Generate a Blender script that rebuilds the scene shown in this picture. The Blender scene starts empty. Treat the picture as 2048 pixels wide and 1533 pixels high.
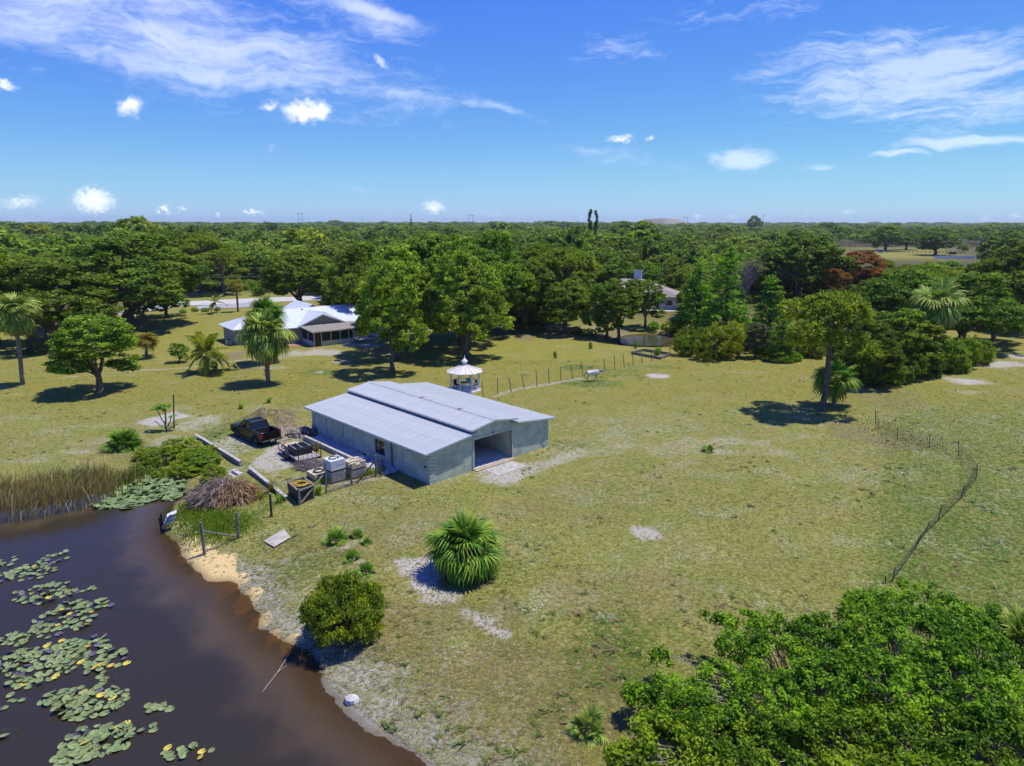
import bpy, math, random
import numpy as np
from mathutils import Vector, Matrix, Euler
R = math.radians
random.seed(7); RNG = np.random.default_rng(7)

# ------------------------------------------------------------------ camera, sky, sun, exposure
SC = bpy.context.scene; COL = SC.collection
FPX, HOR, CAMH = 1360.0, 443.0, 20.0                 # focal length in photo pixels, horizon row, drone height
PITCH = math.atan((766.5-HOR)/FPX)
cam = bpy.data.objects.new('camera', bpy.data.cameras.new('camera')); COL.objects.link(cam)
cam.location = (0, 0, CAMH); cam.rotation_euler = (math.pi/2-PITCH, 0, 0)
cam.data.sensor_fit = 'HORIZONTAL'; cam.data.sensor_width = 36; cam.data.lens = 36*FPX/2048
cam.data.clip_start = .5; cam.data.clip_end = 9000
SC.camera = cam
SUN_EL, SUN_AZ = R(70), math.atan2(.92, .30)          # azimuth from +Y towards +X
SC.view_settings.view_transform = 'Standard'; SC.view_settings.look = 'None'
SC.view_settings.gamma = 1; SC.view_settings.exposure = 0.56
SC.cycles.max_bounces = 5; SC.cycles.diffuse_bounces = 3; SC.cycles.glossy_bounces = 2
SC.cycles.transmission_bounces = 4; SC.cycles.transparent_max_bounces = 8
SC.cycles.caustics_reflective = False; SC.cycles.caustics_refractive = False
SC.cycles.use_denoising = True; SC.cycles.use_adaptive_sampling = True; SC.cycles.adaptive_threshold = .02

def rayd(u, v):
    F = np.array([0, math.cos(PITCH), -math.sin(PITCH)]); U = np.array([0, math.sin(PITCH), math.cos(PITCH)])
    return F+(u-1024)/FPX*np.array([1., 0, 0])-(v-766.5)/FPX*U
def flat(u, v, z=0.):
    d = rayd(u, v); t = (z-CAMH)/d[2]; return np.array([0, 0, CAMH])+t*d
def azel(u, v):
    d = rayd(u, v); d = d/np.linalg.norm(d); return math.degrees(math.atan2(d[0], d[1])), math.degrees(math.asin(d[2]))

class NT:                                              # terse node-tree writer
    def __init__(s, tree): s.t = tree; s.n = tree.nodes; s.l = tree.links
    def new(s, typ, **kw):
        n = s.n.new(typ)
        for k, v in kw.items(): setattr(n, k, v)
        return n
    def put(s, sock, val):
        if hasattr(val, 'is_output') or isinstance(val, bpy.types.NodeSocket): s.l.new(val, sock)
        elif val is not None: sock.default_value = val
    def math(s, op, a, b=None, c=None, clamp=False):
        n = s.new('ShaderNodeMath', operation=op, use_clamp=clamp); s.put(n.inputs[0], a)
        if b is not None: s.put(n.inputs[1], b)
        if c is not None: s.put(n.inputs[2], c)
        return n.outputs[0]
    def mix(s, f, a, b, blend='MIX'):
        n = s.new('ShaderNodeMix', data_type='RGBA', blend_type=blend)
        s.put(n.inputs[0], f); s.put(n.inputs[6], a if not isinstance(a, tuple) else (*a[:3], 1)); s.put(n.inputs[7], b if not isinstance(b, tuple) else (*b[:3], 1))
        return n.outputs[2]
    def ramp(s, x, lo, hi):
        n = s.new('ShaderNodeMapRange', interpolation_type='SMOOTHSTEP'); s.put(n.inputs[0], x); n.inputs[1].default_value = lo; n.inputs[2].default_value = hi
        return n.outputs[0]
    def noise(s, vec, scale, detail=3, rough=.55, dist=0.):
        n = s.new('ShaderNodeTexNoise'); s.put(n.inputs['Vector'], vec); n.inputs['Scale'].default_value = scale
        n.inputs['Detail'].default_value = detail; n.inputs['Roughness'].default_value = rough; n.inputs['Distortion'].default_value = dist
        return n.outputs['Fac']
    def mapping(s, vec, loc=(0, 0, 0), rot=(0, 0, 0), scale=(1, 1, 1), typ='POINT'):
        n = s.new('ShaderNodeMapping', vector_type=typ); s.put(n.inputs['Vector'], vec)
        n.inputs['Location'].default_value = loc; n.inputs['Rotation'].default_value = rot; n.inputs['Scale'].default_value = scale
        return n.outputs[0]

def build_world():
    w = bpy.data.worlds.new('World'); SC.world = w; w.use_nodes = True
    w.cycles.sampling_method = 'MANUAL'; w.cycles.sample_map_resolution = 512
    T = NT(w.node_tree); T.n.clear()
    out = T.new('ShaderNodeOutputWorld'); bg = T.new('ShaderNodeBackground'); bg.inputs['Strength'].default_value = .1
    sky = T.new('ShaderNodeTexSky', sky_type='NISHITA', sun_disc=False)
    sky.sun_elevation = SUN_EL; sky.sun_rotation = SUN_AZ; sky.altitude = 0; sky.air_density = 1.0; sky.dust_density = .15; sky.ozone_density = 1.6
    hs = T.new('ShaderNodeHueSaturation'); hs.inputs['Saturation'].default_value = 1.25; hs.inputs['Value'].default_value = 1.0
    T.put(hs.inputs['Color'], sky.outputs[0])
    sc_ = T.new('ShaderNodeSeparateColor'); T.put(sc_.inputs[0], hs.outputs[0]); cc = T.new('ShaderNodeCombineColor')   # deeper, polarised-looking blue
    for k_, (ga, gain, tk) in enumerate(((.92, .47, .80), (1.0, .645, .95), (.12, .76, 1.15))): T.put(cc.inputs[k_], T.math('MULTIPLY', T.math('POWER', T.math('MULTIPLY', sc_.outputs[k_], tk*.123), ga), gain/.123))
    tint = cc.outputs[0]
    co = T.new('ShaderNodeTexCoord').outputs['Generated']
    sp = T.new('ShaderNodeSeparateXYZ'); T.put(sp.inputs[0], co)
    az = T.math('DEGREES', T.math('ARCTAN2', sp.outputs[0], sp.outputs[1])); el = T.math('DEGREES', T.math('ARCSINE', sp.outputs[2]))
    cb = T.new('ShaderNodeCombineXYZ'); T.put(cb.inputs[0], az); T.put(cb.inputs[1], el); q = cb.outputs[0]
    def warpn(scale, det):
        n = T.new('ShaderNodeTexNoise'); T.put(n.inputs['Vector'], q); n.inputs['Scale'].default_value = scale; n.inputs['Detail'].default_value = det; n.inputs['Roughness'].default_value = .62
        v = T.new('ShaderNodeVectorMath', operation='SUBTRACT'); T.put(v.inputs[0], n.outputs['Color']); v.inputs[1].default_value = (.5, .5, .5); return v.outputs[0]
    def shift(w, k):
        a = T.new('ShaderNodeVectorMath', operation='MULTIPLY_ADD'); T.put(a.inputs[0], w); a.inputs[1].default_value = (k, k, k); T.put(a.inputs[2], q); return a.outputs[0]
    W1, W2, W3 = warpn(1.25, 4), warpn(.15, 3), warpn(3.2, 4)
    def blobs(vec, L, op='MAXIMUM'):
        acc = None
        for u, v, ru, rv, rot, k in L:
            a, e = azel(u, v); m = T.mapping(vec, (a, e, 0), (0, 0, R(rot)), (ru*57.3/FPX, rv*57.3/FPX, 1), 'TEXTURE')
            m = T.mapping(m, scale=(1, 1, 0))
            g = T.new('ShaderNodeTexGradient', gradient_type='SPHERICAL'); T.put(g.inputs[0], m)
            f = T.math('MULTIPLY', g.outputs[1], k); acc = f if acc is None else T.math(op, acc, f)
        return acc
    # fair-weather cumulus, puffy edges
    puff = blobs(shift(W1, 1.5), [(262, 213, 34, 26, 25, 1), (612, 225, 66, 30, 0, 1.2), (640, 220, 34, 28, 0, 1.1), (538, 210, 40, 16, 12, .8), (4, 170, 26, 14, 0, .9),
        (1240, 277, 44, 15, 0, .85), (1301, 276, 16, 10, 0, .7), (545, 296, 24, 9, 0, .45)])
    low = blobs(shift(W3, 1.5), [(188, 402, 50, 32, 0, 1.2), (190, 390, 30, 24, 0, 1.1), (40, 405, 60, 22, 10, .75), (328, 417, 18, 11, 0, 1), (364, 418, 14, 10, 0, .9), (507, 425, 36, 9, 0, .95), (437, 430, 10, 6, 0, .8),
        (868, 415, 42, 22, 0, .9), (985, 427, 78, 15, 0, .5), (60, 440, 170, 26, 0, .45), (1165, 436, 16, 8, 0, .6), (1395, 433, 24, 8, 0, .7), (1465, 434, 34, 9, 0, .6), (1697, 425, 30, 13, 0, .6),
        (1610, 430, 22, 9, 0, .5), (1530, 436, 16, 7, 0, .6), (1970, 437, 30, 12, 0, .6), (2030, 434, 34, 14, 0, .6), (1310, 440, 40, 10, 0, .5), (1030, 424, 30, 10, 0, .3)])
    c1 = T.math('MULTIPLY', T.ramp(puff, .22, 1.0), .84); c2 = T.math('MULTIPLY', T.ramp(low, .28, .95), .78)
    # cirrus: stretched fibres inside soft windows
    wv = shift(W2, 3.2)
    fib = T.noise(T.mapping(wv, rot=(0, 0, R(-13)), scale=(.085, .62, 1)), 1.0, 6, .68)
    fib2 = T.noise(T.mapping(wv, rot=(0, 0, R(9)), scale=(.12, 1.0, 1)), 1.3, 6, .68)
    winL = blobs(shift(W2, 3.), [(330, 70, 620, 120, -9, 1.15), (620, 150, 420, 80, -14, .75), (700, 20, 200, 50, -12, 1.0), (1000, 215, 160, 22, -14, .7), (100, 40, 360, 90, 0, 1.), (720, 380, 110, 14, 0, .5), (1250, 320, 220, 26, -9, .4)])
    winR = blobs(shift(W2, 2.4), [(1830, 150, 330, 84, 7, 1.15), (1960, 215, 200, 70, 5, .8), (1710, 110, 240, 56, 6, .9), (1230, 92, 150, 40, 0, .65), (1480, 314, 88, 26, -4, 1.5), (1940, 287, 170, 15, 2, 1.3), (1805, 314, 66, 11, 3, 1.2), (1640, 332, 50, 8, 3, .9), (1840, 228, 140, 13, 4, 1.), (1500, 20, 280, 46, 0, .5)])
    cl = T.math('MULTIPLY', T.ramp(T.math('ADD', T.math('MULTIPLY', fib, .95), T.math('MULTIPLY', winL, .42)), .54, 1.02), T.ramp(winL, .0, .3))
    cr = T.math('MULTIPLY', T.ramp(T.math('ADD', T.math('MULTIPLY', fib2, .95), T.math('MULTIPLY', winR, .46)), .56, .98), T.ramp(winR, .0, .3))
    streak = blobs(shift(W1, .8), [(318, 80, 118, 15, -33, 1), (745, 25, 120, 20, -12, 1.1), (762, 124, 26, 10, -40, .9)])
    cs = T.math('MULTIPLY', T.ramp(streak, .05, .9), .5)
    cir = T.math('MAXIMUM', T.math('MAXIMUM', T.math('MULTIPLY', cl, .5), T.math('MULTIPLY', cr, .42)), cs)
    cov = T.math('MAXIMUM', T.math('MAXIMUM', c1, c2), cir, clamp=True)
    # a little shade under the puffs
    white = T.mix(T.ramp(puff, .2, .8), (8.0, 8.4, 9.2), (9.0, 9.1, 9.3))
    col = T.mix(cov, tint, white)
    T.put(bg.inputs['Color'], col); T.l.new(bg.outputs[0], out.inputs[0])
build_world()
sl = bpy.data.lights.new('sun', 'SUN'); sl.energy = 3.45; sl.angle = R(.5); sl.color = (1, .96, .85)
sun = bpy.data.objects.new('sun', sl); COL.objects.link(sun)
SUNV = Vector((math.sin(SUN_AZ)*math.cos(SUN_EL), math.cos(SUN_AZ)*math.cos(SUN_EL), math.sin(SUN_EL)))
sun.rotation_euler = SUNV.to_track_quat('Z', 'Y').to_euler()

# ------------------------------------------------------------------ terrain function
def poly_px(P, z): return np.array([flat(u, v, z)[:2] for u, v in P])
WZ = -.6
POND = poly_px([(-900, 1062), (-300, 1050), (0, 1033), (60, 1024), (140, 1006), (190, 985), (245, 958), (300, 943), (345, 944), (372, 962), (376, 985), (358, 1008), (350, 1030), (340, 1062), (352, 1085), (372, 1112), (398, 1140), (428, 1158), (462, 1172), (492, 1208), (515, 1240), (548, 1276), (590, 1300), (628, 1332), (655, 1372), (690, 1408), (735, 1445), (800, 1490), (862, 1533), (960, 1620), (700, 2600), (-900, 2600)], WZ)
POND2 = poly_px([(1222, 684), (1240, 673), (1290, 668), (1340, 671), (1356, 681), (1342, 694), (1300, 695), (1250, 692)], -.5)
POND3 = poly_px([(1565, 692), (1590, 688), (1660, 702), (1720, 712), (1700, 720), (1630, 710), (1570, 702)], -.5)
YARD = poly_px([(386, 872), (483, 929), (494, 937), (572, 1002), (600, 1008), (660, 978), (770, 935), (720, 850), (600, 815), (450, 815), (380, 850)], 0)
def sdf(P, poly):                                      # negative inside
    d2 = np.full(len(P), 1e18); ins = np.zeros(len(P), bool)
    for i in range(len(poly)):
        a = poly[i]; b = poly[(i+1) % len(poly)]; e = b-a; w = P-a
        t = np.clip((w@e)/max(e@e, 1e-12), 0, 1); dd = w-t[:, None]*e; d2 = np.minimum(d2, (dd**2).sum(1))
        c = (a[1] <= P[:, 1]) != (b[1] <= P[:, 1])
        with np.errstate(divide='ignore', invalid='ignore'):
            xi = a[0]+(P[:, 1]-a[1])/(b[1]-a[1] if b[1] != a[1] else 1e-12)*e[0]
        ins ^= c & (P[:, 0] < xi)
    d = np.sqrt(d2); return np.where(ins, -d, d)
def sst(x, a, b): t = np.clip((x-a)/(b-a), 0, 1); return t*t*(3-2*t)
def vnoise(P, s, seed=0):                              # smooth value noise
    Q = P/s+1000.3; i = np.floor(Q).astype(np.int64); f = Q-i; f = f*f*(3-2*f)
    def h(a, b):
        n = (a*374761393+b*668265263+seed*974711) & 0xffffffff; n = ((n ^ (n >> 13))*1274126177) & 0xffffffff
        return ((n ^ (n >> 16)) & 0xffff)/65535.
    x, y = i[:, 0], i[:, 1]
    return (h(x, y)*(1-f[:, 0])+h(x+1, y)*f[:, 0])*(1-f[:, 1])+(h(x, y+1)*(1-f[:, 0])+h(x+1, y+1)*f[:, 0])*f[:, 1]
MOUND = flat(535, 848)
def height(P):
    P = np.atleast_2d(np.asarray(P, float))[:, :2]; h = (vnoise(P, 9, 3)-.5)*.10+(vnoise(P, 2.3, 4)-.5)*.03
    near = sst(np.hypot(P[:, 0]-2, P[:, 1]-60), 20, 26); h *= np.clip(near+.15, 0, 1)
    d = sdf(P, POND)+(vnoise(P, 1.6, 9)-.5)*.9+(vnoise(P, .5, 11)-.5)*.3
    hb = np.where(d > 0, WZ*(1-np.clip(d/7., 0, 1))**2, WZ-np.minimum(.9, -.17*d)); yd = sst(sdf(P, YARD), 0, .35)
    h = h*(1-(d < 0))+hb*yd
    for q, lv in ((POND2, -.5), (POND3, -.5)):
        d = sdf(P, q); h = h+np.where(d > 0, lv*(1-sst(d, 0, 3.)), lv-.6*sst(-d, 0, 2.))
    m = np.hypot((P[:, 0]-MOUND[0])/3.2, (P[:, 1]-MOUND[1])/2.4)
    h = h+1.5*np.exp(-m*m*1.6)*(.8+.4*vnoise(P, .7, 5))
    return h
_hx = np.arange(-70, 70.1, .25); _hy = np.arange(12, 125.1, .25); _a, _b = np.meshgrid(_hx, _hy); HG = height(np.stack([_a.ravel(), _b.ravel()], 1)).reshape(_a.shape)
def gz(x, y):                                          # quick ground height from a table
    i, j = (x+70)*4, (y-12)*4
    if not (0 <= i < HG.shape[1]-1 and 0 <= j < HG.shape[0]-1): return float(height([[x, y]])[0])
    a, b = int(i), int(j); f, g = i-a, j-b; return float((HG[b, a]*(1-f)+HG[b, a+1]*f)*(1-g)+(HG[b+1, a]*(1-f)+HG[b+1, a+1]*f)*g)
def at(u, v, dz=0.):                                   # photo pixel -> point on the ground
    z = 0.
    for _ in range(8): p = flat(u, v, z+dz); z = .5*z+.5*gz(p[0], p[1])
    p = flat(u, v, z+dz); return np.array([p[0], p[1], z+dz])
def over(base, u, v):                                  # point on the pixel's ray at the base's depth
    d = rayd(u, v); t = base[1]/d[1]; return np.array([0, 0, CAMH])+t*d

# ------------------------------------------------------------------ materials
MATS = {}
def mat(name, col, rough=.7, var=.12, scale=4., bump=0., bscale=30., metal=0., spec=.4, col2=None, emis=None):
    if name in MATS: return MATS[name]
    m = bpy.data.materials.new(name); m.use_nodes = True; T = NT(m.node_tree); b = T.n['Principled BSDF']
    oc = T.new('ShaderNodeTexCoord').outputs['Object']
    n1 = T.noise(oc, scale, 5, .6); oi = T.new('ShaderNodeObjectInfo').outputs['Random']
    c2 = col2 or tuple(c*(1-2.2*var) for c in col)
    c = T.mix(T.ramp(n1, .3, .72), c2, tuple(min(1, x*(1+var*.6)) for x in col))
    v = T.math('MULTIPLY_ADD', oi, var*.8, 1-var*.4); hv = T.new('ShaderNodeHueSaturation'); T.put(hv.inputs['Value'], v); T.put(hv.inputs['Color'], c)
    T.put(b.inputs['Base Color'], hv.outputs[0]); b.inputs['Roughness'].default_value = rough; b.inputs['Metallic'].default_value = metal; b.inputs['Specular IOR Level'].default_value = spec
    if bump:
        bp = T.new('ShaderNodeBump'); bp.inputs['Strength'].default_value = bump; bp.inputs['Distance'].default_value = .02
        T.put(bp.inputs['Height'], T.noise(oc, bscale, 4)); T.put(b.inputs['Normal'], bp.outputs[0])
    MATS[name] = m; return m
def leafmat(name, dark, light, young=None, yf=.25, trans=.46, rough=.5, clump=.5):
    if name in MATS: return MATS[name]
    m = bpy.data.materials.new(name); m.use_nodes = True; T = NT(m.node_tree); b = T.n['Principled BSDF']; out = T.n['Material Output']
    g = T.new('ShaderNodeNewGeometry').outputs['Random Per Island']; oi = T.new('ShaderNodeObjectInfo').outputs['Random']
    oc = T.new('ShaderNodeTexCoord').outputs['Object']
    c = T.mix(T.math('POWER', g, 1.25), dark, light)
    n = T.noise(oc, clump, 3)
    if young: c = T.mix(T.math('MULTIPLY', T.ramp(T.math('ADD', n, T.math('MULTIPLY', g, .25)), .52, .8), min(1, yf*2.4)), c, young)
    v = T.math('MULTIPLY_ADD', oi, .34, .83); hv = T.new('ShaderNodeHueSaturation'); T.put(hv.inputs['Value'], v); T.put(hv.inputs['Color'], c)
    T.put(hv.inputs['Hue'], T.math('MULTIPLY_ADD', T.math('FRACT', T.math('MULTIPLY', oi, 7.3)), .03, .485))
    T.put(b.inputs['Base Color'], hv.outputs[0]); b.inputs['Roughness'].default_value = max(rough, .42); b.inputs['Specular IOR Level'].default_value = .09
    tr = T.new('ShaderNodeBsdfTranslucent'); T.put(tr.inputs[0], T.mix(1., hv.outputs[0], (1.25, 1.2, .7), 'MULTIPLY'))
    mx = T.new('ShaderNodeMixShader'); mx.inputs[0].default_value = trans; T.l.new(b.outputs[0], mx.inputs[1]); T.l.new(tr.outputs[0], mx.inputs[2]); T.l.new(mx.outputs[0], out.inputs[0])
    MATS[name] = m; return m
M = dict(
 oak=leafmat('oak_leaf', (0.055, 0.108, 0.011), (0.255, 0.393, 0.034), (0.446, 0.593, 0.048)),
 oakd=leafmat('dark_oak_leaf', (0.046, 0.092, 0.010), (0.198, 0.310, 0.030), (0.330, 0.459, 0.043)),
 light=leafmat('light_leaf', (0.102, 0.165, 0.013), (0.345, 0.457, 0.033), (0.520, 0.573, 0.042)),
 pine=leafmat('pine_needle', (0.097, 0.163, 0.019), (0.265, 0.376, 0.043), (0.346, 0.420, 0.052), clump=.35),
 yellow=leafmat('yellow_leaf', (.12, .20, .02), (.32, .46, .04), (.62, .62, .04), .35),
 bright=leafmat('bright_leaf', (0.090, 0.229, 0.018), (0.233, 0.517, 0.038), (0.392, 0.651, 0.046)),
 cyp=leafmat('cypress_leaf', (0.091, 0.190, 0.015), (0.230, 0.390, 0.026), (0.326, 0.491, 0.027)),
 red=leafmat('russet_leaf', (0.181, 0.062, 0.016), (0.491, 0.195, 0.037), (0.360, 0.307, 0.047), .3),
 bare=leafmat('pale_twig_leaf', (.16, .13, .10), (.32, .26, .19), (.2, .2, .1)),
 greyl=leafmat('grey_green_leaf', (.07, .095, .045), (.20, .22, .12)),
 palm=leafmat('palm_frond', (0.091, 0.182, 0.022), (0.318, 0.414, 0.070), (0.456, 0.487, 0.094), rough=.38, trans=.2),
 palmg=leafmat('green_palm_frond', (0.046, 0.150, 0.017), (0.161, 0.334, 0.034), (0.336, 0.386, 0.038), rough=.36, trans=.2),
 palmy=leafmat('yellowing_frond', (.12, .12, .02), (.30, .27, .05), (.36, .25, .05), rough=.4),
 coco=leafmat('coconut_frond', (0.104, 0.169, 0.017), (0.312, 0.390, 0.033), (0.442, 0.416, 0.044)),
 dead=leafmat('dead_frond', (0.156, 0.099, 0.052), (0.406, 0.274, 0.146), (0.530, 0.289, 0.131), trans=.1, clump=1.2),
 deadg=leafmat('grey_dead_frond', (0.168, 0.139, 0.125), (0.438, 0.371, 0.333), (0.432, 0.281, 0.175), trans=.1, clump=.9),
 shrub=leafmat('shrub_leaf', (0.048, 0.091, 0.009), (0.236, 0.354, 0.026), (0.392, 0.450, 0.028), .4, clump=.8),
 mang=leafmat('broad_shrub_leaf', (0.029, 0.079, 0.006), (0.158, 0.319, 0.017), (0.322, 0.510, 0.023), .4, clump=.45),
 weed=leafmat('weed_leaf', (0.102, 0.208, 0.017), (0.305, 0.456, 0.036), (0.427, 0.499, 0.041), clump=1.),
 reedb=leafmat('brown_reed', (0.390, 0.270, 0.119), (0.870, 0.628, 0.323), (0.374, 0.351, 0.108), .2, trans=.25, clump=.35),
 reedg=leafmat('green_reed', (0.120, 0.152, 0.028), (0.324, 0.339, 0.062), (0.504, 0.386, 0.123), .3, clump=.35),
 reedw=leafmat('bleached_reed', (.30, .26, .20), (.55, .50, .42), None, trans=.1),
 bark=mat('bark', (.16, .125, .095), .9, .25, 3, .6, 14), barkg=mat('grey_bark', (.25, .225, .20), .9, .25, 3, .6, 14),
 palmt=mat('palm_trunk', (.26, .215, .17), .9, .25, 5, .7, 12), twig=mat('bare_twig', (.36, .31, .27), .9, .2),
 wood=mat('weathered_wood', (.27, .235, .20), .85, .3, 6, .4, 30), woodd=mat('dark_wood', (.085, .068, .052), .85, .3, 6, .3),
 woodl=mat('pale_lumber', (.42, .35, .26), .8, .2, 6, .2), ply=mat('tan_board', (.56, .46, .29), .75, .12, 3),
 white=mat('white_paint', (.78, .78, .77), .45, .05, 3), iron=mat('black_iron', (.018, .018, .020), .5, .2),
 steel=mat('galvanised_wire', (.13, .125, .12), .6, .2), grey=mat('grey_metal', (.30, .31, .32), .45, .1, 3, metal=.3),
 stucco=mat('grey_green_stucco', (.50, .535, .405), .92, .13, 1.1, .9, 26), stuccot=mat('stucco_trim', (.53, .565, .43), .9, .07, 1.2, .6, 30),
 barnroof=mat('bluish_metal_roof', (.425, .44, .445), .5, .05, .8, metal=.05, spec=.3), fascia=mat('pale_fascia', (.50, .53, .53), .6, .08),
 rust=mat('rusty_screw_patch', (.30, .17, .09), .8, .2), inside=mat('barn_interior', (.10, .095, .085), .9, .15),
 concrete=mat('concrete', (.46, .44, .40), .9, .16, 2.2, .4, 18), cmu=mat('grey_block', (.30, .295, .285), .92, .2, 4, .5, 40),
 cmuw=mat('white_block', (.64, .64, .635), .85, .09, 5, .3, 40), tanb=mat('tan_block', (.55, .47, .33), .88, .14, 5, .3, 40),
 gravelw=mat('white_gravel', (.60, .575, .56), .9, .35, 14, 1., 60, col2=(.30, .28, .27)),
 houser=mat('white_standing_seam', (.70, .735, .755), .38, .03, .6, metal=.1, spec=.5), housew=mat('beige_siding', (.33, .325, .30), .85, .07, 1.5, .2, 20),
 houset=mat('house_trim', (.50, .50, .475), .7, .06), shingle=mat('brown_grey_shingle', (.275, .245, .215), .92, .2, 3, .5, 24),
 screen=mat('dark_screen', (.022, .022, .022), .35, .3, 2), door=mat('dark_red_door', (.075, .026, .018), .5, .2), glass=mat('dark_glass', (.012, .014, .017), .08, .1, spec=.6),
 tile=mat('terracotta', (.42, .22, .15), .85, .15), blue=mat('blue_plastic', (.13, .33, .55), .45, .1), tarp=mat('pale_blue_tarp', (.35, .45, .62), .5, .15),
 carp=mat('black_truck_paint', (.005, .0055, .007), .28, .2, spec=.25), rubber=mat('tyre_rubber', (.016, .016, .016), .85, .2), rim=mat('dark_alloy', (.05, .05, .055), .35, .1, metal=.6),
 chrome=mat('bright_trim', (.42, .42, .43), .25, .05, metal=.9), tail=mat('red_lens', (.28, .012, .008), .25, .1), plate=mat('number_plate', (.72, .74, .74), .5, .05),
 liner=mat('black_liner', (.022, .022, .024), .6, .2), hose=mat('yellow_hose', (.62, .42, .03), .55, .12), black=mat('black_plastic', (.02, .02, .022), .5, .2),
 deck=mat('trailer_deck', (.36, .32, .32), .85, .15, 5), rock=mat('pale_rock', (.62, .57, .52), .9, .12, 5, .5, 18),
 horse=mat('white_horse_coat', (.74, .70, .66), .75, .1, 3.2, col2=(.40, .36, .345)), mane=mat('grey_mane', (.36, .31, .27), .85, .2, 9), hoof=mat('hoof', (.10, .085, .07), .7, .1),
 road=mat('pale_road', (.52, .49, .45), .9, .08, .4, .2, 12), drive=mat('grey_drive', (.33, .325, .32), .9, .1, .5), stonep=mat('stone_debris', (.34, .27, .22), .9, .35, 6, .5, 30),
 papaya=mat('papaya_fruit', (.50, .36, .04), .5, .2), wet=mat('driftwood', (.50, .46, .40), .9, .2), hazehill=mat('distant_hill', (.32, .27, .22), .95, .2, .01),
 pad=leafmat('lily_pad', (0.144, 0.205, 0.084), (0.288, 0.345, 0.140), None, trans=.12, rough=.33), pady=leafmat('yellow_lily_pad', (0.408, 0.351, 0.056), (0.720, 0.550, 0.101), None, trans=.1, rough=.4),
 padp=leafmat('purple_lily_pad', (.075, .065, .10), (.15, .13, .18), None, trans=.05, rough=.3))

# ------------------------------------------------------------------ object helpers
def tag(o, label=None, cat=None, group=None, kind=None):
    if label: o['label'] = label
    if cat: o['category'] = cat
    if group: o['group'] = group
    if kind: o['kind'] = kind
    return o
def empty(name, loc, rz=0., **kw):
    o = bpy.data.objects.new(name, None); COL.objects.link(o); o.location = loc; o.rotation_euler = (0, 0, rz); o.empty_display_size = .2
    return tag(o, **kw)
def add(name, me, parent=None, loc=(0, 0, 0), rot=(0, 0, 0), scale=(1, 1, 1), **kw):
    o = bpy.data.objects.new(name, me); COL.objects.link(o); o.parent = parent; o.location = loc; o.rotation_euler = rot; o.scale = scale
    return tag(o, **kw)
def quads(name, V, F, m, smooth=False):                # numpy arrays -> mesh of quads
    me = bpy.data.meshes.new(name); V = np.asarray(V, np.float32); F = np.asarray(F, np.int32)
    me.vertices.add(len(V)); me.vertices.foreach_set('co', V.ravel()); k = F.shape[1]
    me.loops.add(F.size); me.loops.foreach_set('vertex_index', F.ravel()); me.polygons.add(len(F)); me.polygons.foreach_set('loop_start', np.arange(len(F), dtype=np.int32)*k)
    me.update(calc_edges=True)
    if m: me.materials.append(m)
    if smooth: me.polygons.foreach_set('use_smooth', np.ones(len(F), bool))
    return me
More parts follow.
